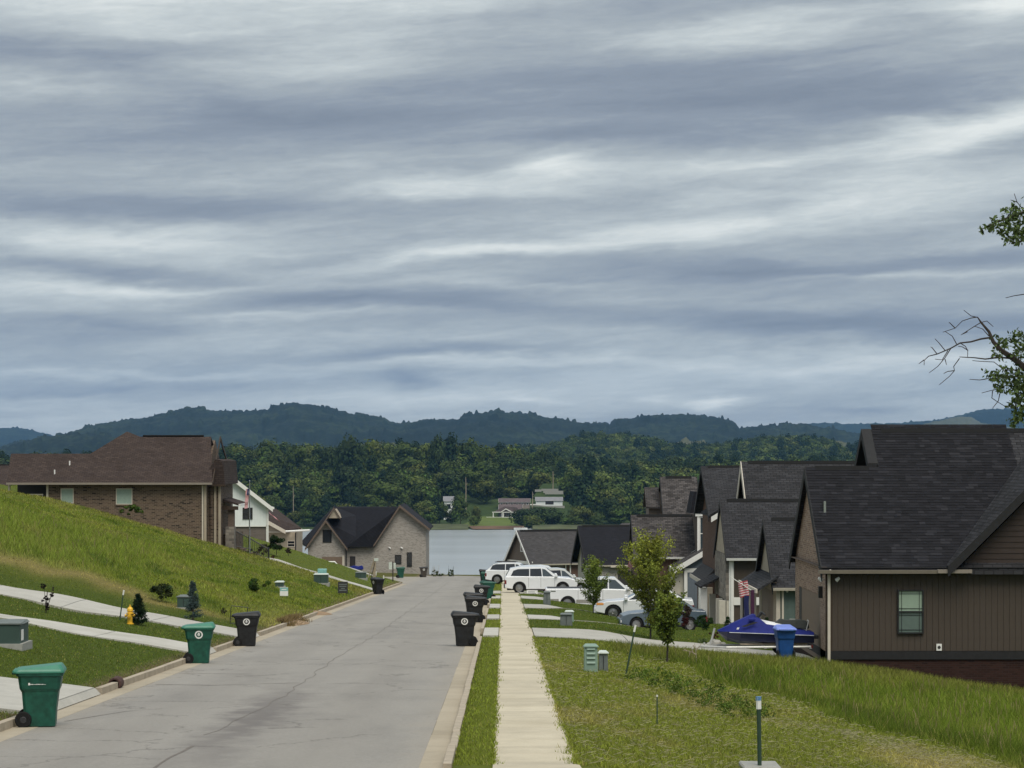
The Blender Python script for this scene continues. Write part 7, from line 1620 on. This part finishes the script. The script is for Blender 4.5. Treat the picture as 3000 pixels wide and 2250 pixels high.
plant('shrub', 'tiny dark shrub at the left end of the rock bed', 2028, 1895, 1880, 18, .05, (.02, .04, .012), ncl=5, nl=160, seed=15, D=84.5)
for px, yb, yt, w, D, lb in ((2132, 1845, 1803, 22, 98, 'clipped cone shrub left of the watercraft seat'), (2246, 1841, 1807, 22, 98, 'clipped cone shrub before the teal siding')):
    plant('cone_shrub', lb, px, yb, yt, w, .045, (.02, .045, .014), shape='cone', ncl=22, nl=1300, D=D, seed=px, dens=.1, lift=.02, cr=.5)
t = thing('rock_bed', 'heap of pale garden rocks before the watercraft', 'rocks', P(2095, 1895, 84)); rr = random.Random(8); s = FPX/84
for i in range(9):
    x = (rr.uniform(-24, 22))/s; r_ = rr.uniform(.1, .24); z = rr.uniform(0, .12)+max(0, .22-abs(x))*.6
    mb = MB(); mb.lathe([(.001, -r_*.5), (r_*rr.uniform(.7, 1), -r_*.3), (r_*rr.uniform(.9, 1.1), 0), (r_*rr.uniform(.5, .8), r_*.45), (.001, r_*.55)], n=7); o = mb.build('rock', rr.choice(['stone_a', 'stone_b']), t); o.location = (x, rr.uniform(-.4, .4), z); o.rotation_euler = (rr.uniform(-.4, .4), rr.uniform(-.4, .4), rr.uniform(0, 6)); o.scale = (1, rr.uniform(.7, 1), rr.uniform(.7, 1.1))
t = thing('ac_unit', 'grey air-conditioning unit against the teal house', 'air conditioner', P(2343, 1864, 100.5)); boxp(t, 'casing', 'ac_unit', -.38, .35, 0, .7, 0, .72, bevel=.02); 
for i in range(9): boxp(t, 'grille_bar', 'dark_trim', -.33, .30, -.012, -.001, .06+i*.07, .085+i*.07)
boxp(t, 'stand', 'pad_concrete', -.45, .42, -.08, .8, -.5, -.002)
t = thing('wire_rack', 'tall white wire plant rack beside the grey front door', 'rack', P(2059, 1812, 128)); s = FPX/128
for x in (-.27, .27): MB().tube([(x, 0, -.3), (x*.8, 0, 1.35)], .02, 5).build('upright', 'white_trim', t)
for i in range(8): MB().tube([(-.26, 0, .1+i*.16), (.26, 0, .12+i*.16)], .014, 4).build('shelf_wire', 'white_trim', t)
MB().prism([(.3, -.3), (.5, -.3), (.5, 1.4), (.3, 1.3)], .1, .3, 'y').build('side_panel', 'black_metal', t)
crown('foliage', 402, (.3, .2, 1.2), (.35, .3, .25), 7, 200, .1, t, base=(.02, .035, .018))
# bare whitened twig shrub
q = G(2046, 1943, 60, 90); s = FPX/q[1]; t = thing('dead_shrub', 'leafless whitened twiggy shrub in front of the right driveway', 'shrub', q); f = lambda px, py: ((px-2046)/s, 0, (1943-py)/s)
mb = MB()
for a in ([(2040, 1943), (2039, 1912), (2035, 1885)], [(2040, 1918), (2022, 1908), (2000, 1906)], [(2022, 1908), (2018, 1925)], [(2039, 1905), (2050, 1893), (2054, 1886)], [(2030, 1912), (2026, 1900)], [(2012, 1907), (2004, 1902)], [(2038, 1900), (2030, 1890)]):
    mb.tube([f(*p) for p in a], [.018, .012, .006][:len(a)], 5)
mb.build('twigs', 'weathered_wood', t)
# weeds by the lake at the end of the street
for i, (px, yb, yt, w, D) in enumerate(((1275, 1692, 1655, 24, 240), (1322, 1694, 1655, 20, 240), (1292, 1693, 1676, 30, 241), (1362, 1698, 1684, 60, 243))):
    q = P(px, yb, D); s = FPX/D; t = thing('tall_weeds', ['wispy tall weed left of the lake gap', 'dark leafy tall weed at the end of the street', 'low weeds between the two tall ones', 'low grassy weeds along the end of the street'][i], 'weeds', q); mb = MB(); rr = random.Random(i)
    n = 14 if i != 3 else 40
    for k in range(n):
        x = rr.uniform(-w/2, w/2)/s*.8; h = (yb-yt)/s*rr.uniform(.4, 1); mb.tube([(x, rr.uniform(-.3, .3), -.4), (x+rr.uniform(-.15, .15), 0, h)], [.02, .008], 3)
    mb.build('stems', 'box_green' if i == 1 else 'weathered_wood', t); crown('foliage', 500+i, (0, 0, (yb-yt)/s*.35), (w/s/2, .3, (yb-yt)/s*.4), 10, 260, .14, t, base=(.06, .085, .03))
# a line of taller broad-leaved weeds in the right-hand ditch
rr = random.Random(12)
for i, (px, py, lb) in enumerate([(1905, 1985, 'low dark broad-leaved weed clump nearest the leaning post'), (1975, 2010, 'dark weed clump in the ditch, second from the leaning post'), (2035, 2030, 'largest dark weed clump in the middle of the ditch'), (2110, 2062, 'spreading weed clump in the ditch left of the green post top'), (2180, 2092, 'dark upright weed clump directly left of the green post')]):
    q = G(px, py+12); t = thing('weed_clump', lb, 'weeds', q); crown('foliage', 520+i, (0, 0, .17), (.9+.3*rr.random(), .8, .22), 34, 1000, .045, t, base=(.085, .13, .022), var=.4, cr=.6)

# ------------------------------------------------------------------ maple saplings on the right verge
def sapling(label, px, yb, yt, yc, w, seed, base, nl, D=None, lean=0):
    q = G(px, yb) if D is None else ((px-CX)/FPX*D, D, T((px-CX)/FPX*D, D)); s = FPX/q[1]; h = (CY-yt)/s-q[2]; cb = (CY-yc)/s-q[2]; r = w/s/2
    t = thing('maple_sapling', label, 'tree', q); g_ = np.random.default_rng(seed); rr = random.Random(seed)
    mb = MB(); mb.tube([(0, 0, -.15), (.02, 0, h*.3), (lean*.5, .02, h*.6), (lean, 0, h*.97)], [.035, .028, .018, .006], 7)
    Vs = []; Ts = []
    for k in range(46):
        u = rr.uniform(0, 1); z0 = cb+(h-cb)*u*.88; a = rr.uniform(0, 2*PI); prof = (math.sin(PI*min(1, .14+u*.78))**.8)*(1.0 if u < .45 else 1-.55*(u-.45)); L = r*prof*rr.uniform(.5, 1.3); x0 = lean*u
        e = (x0+math.cos(a)*L, math.sin(a)*L, z0+L*rr.uniform(.7, 1.5)); mb.tube([(x0, 0, z0), (x0+math.cos(a)*L*.5, math.sin(a)*L*.5, z0+L*.3), e], [.012, .008, .003], 4)
        n = int(nl/46*(.5+prof)); tt = g_.uniform(.25, 1.08, n)
        p = np.stack([x0+(e[0]-x0)*tt, e[1]*tt, z0+(e[2]-z0)*tt**1.2], 1)+g_.normal(0, r*.085, (n, 3))
        d = g_.normal(size=(n, 3)); d[:, 2] -= .6; d /= np.linalg.norm(d, axis=1)[:, None]; ee = np.cross(d, g_.normal(size=(n, 3))); ee /= np.linalg.norm(ee, axis=1)[:, None]
        l = .075*g_.uniform(.6, 1.3, (n, 1)); V = np.stack([p, p+d*l*.45+ee*l*.42, p+d*l, p+d*l*.45-ee*l*.42], 1); Vs.append(V.reshape(-1, 3))
        warm = (u > .55)*rr.random()
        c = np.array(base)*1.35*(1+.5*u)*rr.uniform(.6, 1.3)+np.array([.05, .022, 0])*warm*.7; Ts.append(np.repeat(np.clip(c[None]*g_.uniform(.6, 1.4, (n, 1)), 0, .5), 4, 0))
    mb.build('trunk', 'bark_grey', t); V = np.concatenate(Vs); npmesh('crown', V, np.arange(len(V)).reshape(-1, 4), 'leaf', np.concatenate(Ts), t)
sapling('tall maple sapling with reddish new leaves at the top, before the parked cars', 1905, 1872, 1560, 1835, 158, 3, (.105, .125, .022), 9500, lean=-.05)
sapling('small maple sapling on a bare thin trunk, nearest of the three', 1954, 1940, 1745, 1888, 100, 4, (.085, .115, .022), 4200)
sapling('bushy sapling in front of the pickup truck', 1738, 1810, 1637, 1772, 90, 5, (.075, .105, .02), 4600, D=112)

# ------------------------------------------------------------------ tree at the right edge, only branch tips in the picture
tr_ = thing('oak_tree', 'big tree beyond the right edge, its bare and leafy branch tips reaching into the sky', 'tree', (8.9, 30.0, T(8.9, 30)))
ox, oy, oz = tr_.location; DB = 30.0
B = lambda px, py, dy=0: ((px-CX)/FPX*(DB+dy)-ox, dy+DB-oy, (CY-py)/FPX*(DB+dy)-oz)
MB().tube([(0, 0, -.3), (.1, .1, 3), (0, .1, 6), (.3, 0, 9), (.2, 0, 12)], [.42, .3, .26, .2, .1], 10).build('trunk', 'bark_grey', tr_, smooth=True)
mb = MB()
def limb(pts, r0, r1, dy=0):
    r1 = max(r1, .0035)*1.15
    P_ = [B(*p, dy) for p in pts]; n = len(P_); mb.tube(P_, [r0+(r1-r0)*i/(n-1) for i in range(n)], 5)
Q = lambda x, y: (2600+x/2.37, 550+y/2.37)      # from the enlarged crop
limb([(3230, 1180), (3080, 1120), Q(948, 1245), Q(880, 1190), Q(790, 1130), Q(735, 1070), Q(705, 1000), Q(650, 935), Q(625, 898)], .06, .006)
limb([Q(720, 1040), Q(650, 1050), Q(580, 1070), Q(505, 1078), Q(440, 1115), Q(345, 1155), Q(285, 1170), Q(255, 1200), Q(255, 1232)], .014, .003)
limb([Q(930, 1235), Q(870, 1187), Q(780, 1178), Q(680, 1190), Q(600, 1180), Q(500, 1175)], .016, .005)
for a in ([(625, 898), (580, 905), (520, 925), (470, 975), (385, 1003)], [(625, 900), (580, 890), (530, 850)], [(650, 935), (600, 965), (545, 1000), (510, 1022)], [(505, 1078), (540, 1100), (558, 1130), (556, 1175)], [(500, 1185), (460, 1240), (465, 1270), (430, 1310), (360, 1368)], [(440, 1115), (400, 1180), (350, 1240), (290, 1285)], [(480, 1085), (450, 1030), (400, 998)], [(345, 1155), (310, 1110), (300, 1105)], [(400, 1130), (360, 1080), (330, 1048)], [(560, 1130), (520, 1105), (490, 1100)],
          [(948, 1255), (850, 1270), (790, 1250), (740, 1210), (640, 1205), (590, 1200)], [(700, 1325), (640, 1335), (570, 1330)], [(900, 1290), (800, 1320), (700, 1325)], [(870, 1340), (780, 1400), (730, 1405), (655, 1425)], [(730, 1410), (725, 1460), (770, 1490), (820, 1520)], [(780, 1430), (770, 1480), (730, 1530)], [(650, 935), (690, 925), (735, 965)], [(705, 1030), (660, 980), (600, 960)], [(420, 1130), (380, 1195), (330, 1190)], [(470, 975), (430, 935), (425, 940)], [(948, 740), (880, 750), (820, 765)],
          [(465, 1270), (420, 1275), (390, 1290)], [(255, 1195), (235, 1210), (218, 1222)], [(556, 1000), (520, 1018)], [(400, 1190), (410, 1230)], [(940, 150), (900, 100), (880, 40)], [(900, 100), (855, 85)]):
    limb([Q(*p) for p in a], .007, .0022)
limb([(3230, 640), (3080, 640), Q(948, 170), Q(860, 200), Q(760, 240), Q(700, 265), Q(645, 295)], .03, .004); limb([(3200, 700), Q(948, 365), Q(890, 380), Q(850, 378)], .01, .003); limb([(3200, 1250), (3060, 1220), Q(948, 1310), Q(800, 1320)], .02, .006); limb([(3150, 1300), Q(948, 1380), Q(900, 1450), Q(890, 1560)], .012, .004)
mb.build('branches', 'bark_grey', tr_)
g6 = np.random.default_rng(66); Vs = []; Ts = []
CL = [(840, 155, 45, 22), (900, 170, 60, 40), (740, 230, 22, 25), (700, 270, 45, 22), (655, 292, 20, 10), (820, 240, 50, 40), (900, 260, 60, 70), (800, 310, 35, 35), (850, 350, 40, 25), (930, 320, 40, 50),
      (800, 1080, 60, 35), (900, 1040, 60, 40), (770, 1155, 30, 20), (930, 1100, 40, 60), (900, 1160, 50, 30), (740, 1310, 45, 35), (810, 1320, 50, 70), (900, 1310, 60, 60), (770, 1390, 40, 30), (900, 1400, 50, 50), (930, 1350, 50, 60), (890, 1490, 35, 45), (930, 1450, 30, 40), (900, 1590, 40, 50), (930, 1560, 30, 50), (890, 1640, 20, 20)]
CL += [(1000+g6.uniform(0, 260), yy_+g6.uniform(-60, 60), 60, 60) for yy_ in (150, 220, 300, 1060, 1130, 1250, 1330, 1400, 1500, 1600) for _ in range(4)]
for cx_, cy_, rx_, ry_ in CL:
    n = int(10+rx_*ry_*.032); x = cx_+g6.normal(0, rx_*.62, n); y = cy_+g6.normal(0, ry_*.62, n); dyv = g6.uniform(-.4, .4, n)
    px = 2600+x/2.37; py = 550+y/2.37; p = np.stack([(px-CX)/FPX*(DB+dyv)-ox, dyv+DB-oy, (CY-py)/FPX*(DB+dyv)-oz], 1)
    d = g6.normal(size=(n, 3)); d[:, 2] -= .5; d /= np.linalg.norm(d, axis=1)[:, None]; e = np.cross(d, g6.normal(size=(n, 3))); e /= np.linalg.norm(e, axis=1)[:, None]; l = .06*g6.uniform(.5, 1.5, (n, 1))
    V = np.stack([p, p+d*l*.5+e*l*.28, p+d*l, p+d*l*.5-e*l*.28], 1); Vs.append(V.reshape(-1, 3)); Ts.append(np.repeat(np.array([.055, .08, .028])[None]*g6.uniform(.4, 2.4, (n, 1)), 4, 0))
V = np.concatenate(Vs); npmesh('leaves', V, np.arange(len(V)).reshape(-1, 4), 'leaf', np.concatenate(Ts), tr_)

# ------------------------------------------------------------------ haze
m = bpy.data.materials.new('haze'); m.use_nodes = True; n = m.node_tree; n.nodes.clear(); out = n.nodes.new('ShaderNodeOutputMaterial'); pv = n.nodes.new('ShaderNodeVolumePrincipled')
pv.inputs["Color"].default_value = (.26, .56, 1.0, 1); pv.inputs['Density'].default_value = HAZE; pv.inputs['Anisotropy'].default_value = .1; n.links.new(pv.outputs[0], out.inputs['Volume']); MATS['haze'] = m
tag(MB().box(-9000, 9000, -150, 11500, -260, 420).build('haze', 'haze'), 'pale blue haze in the valley air', kind='stuff')
print('objects', len(bpy.data.objects), 'tris', sum(len(p.vertices)-2 for m_ in bpy.data.meshes for p in m_.polygons) if False else sum(len(m_.loops)-2*len(m_.polygons) for m_ in bpy.data.meshes))
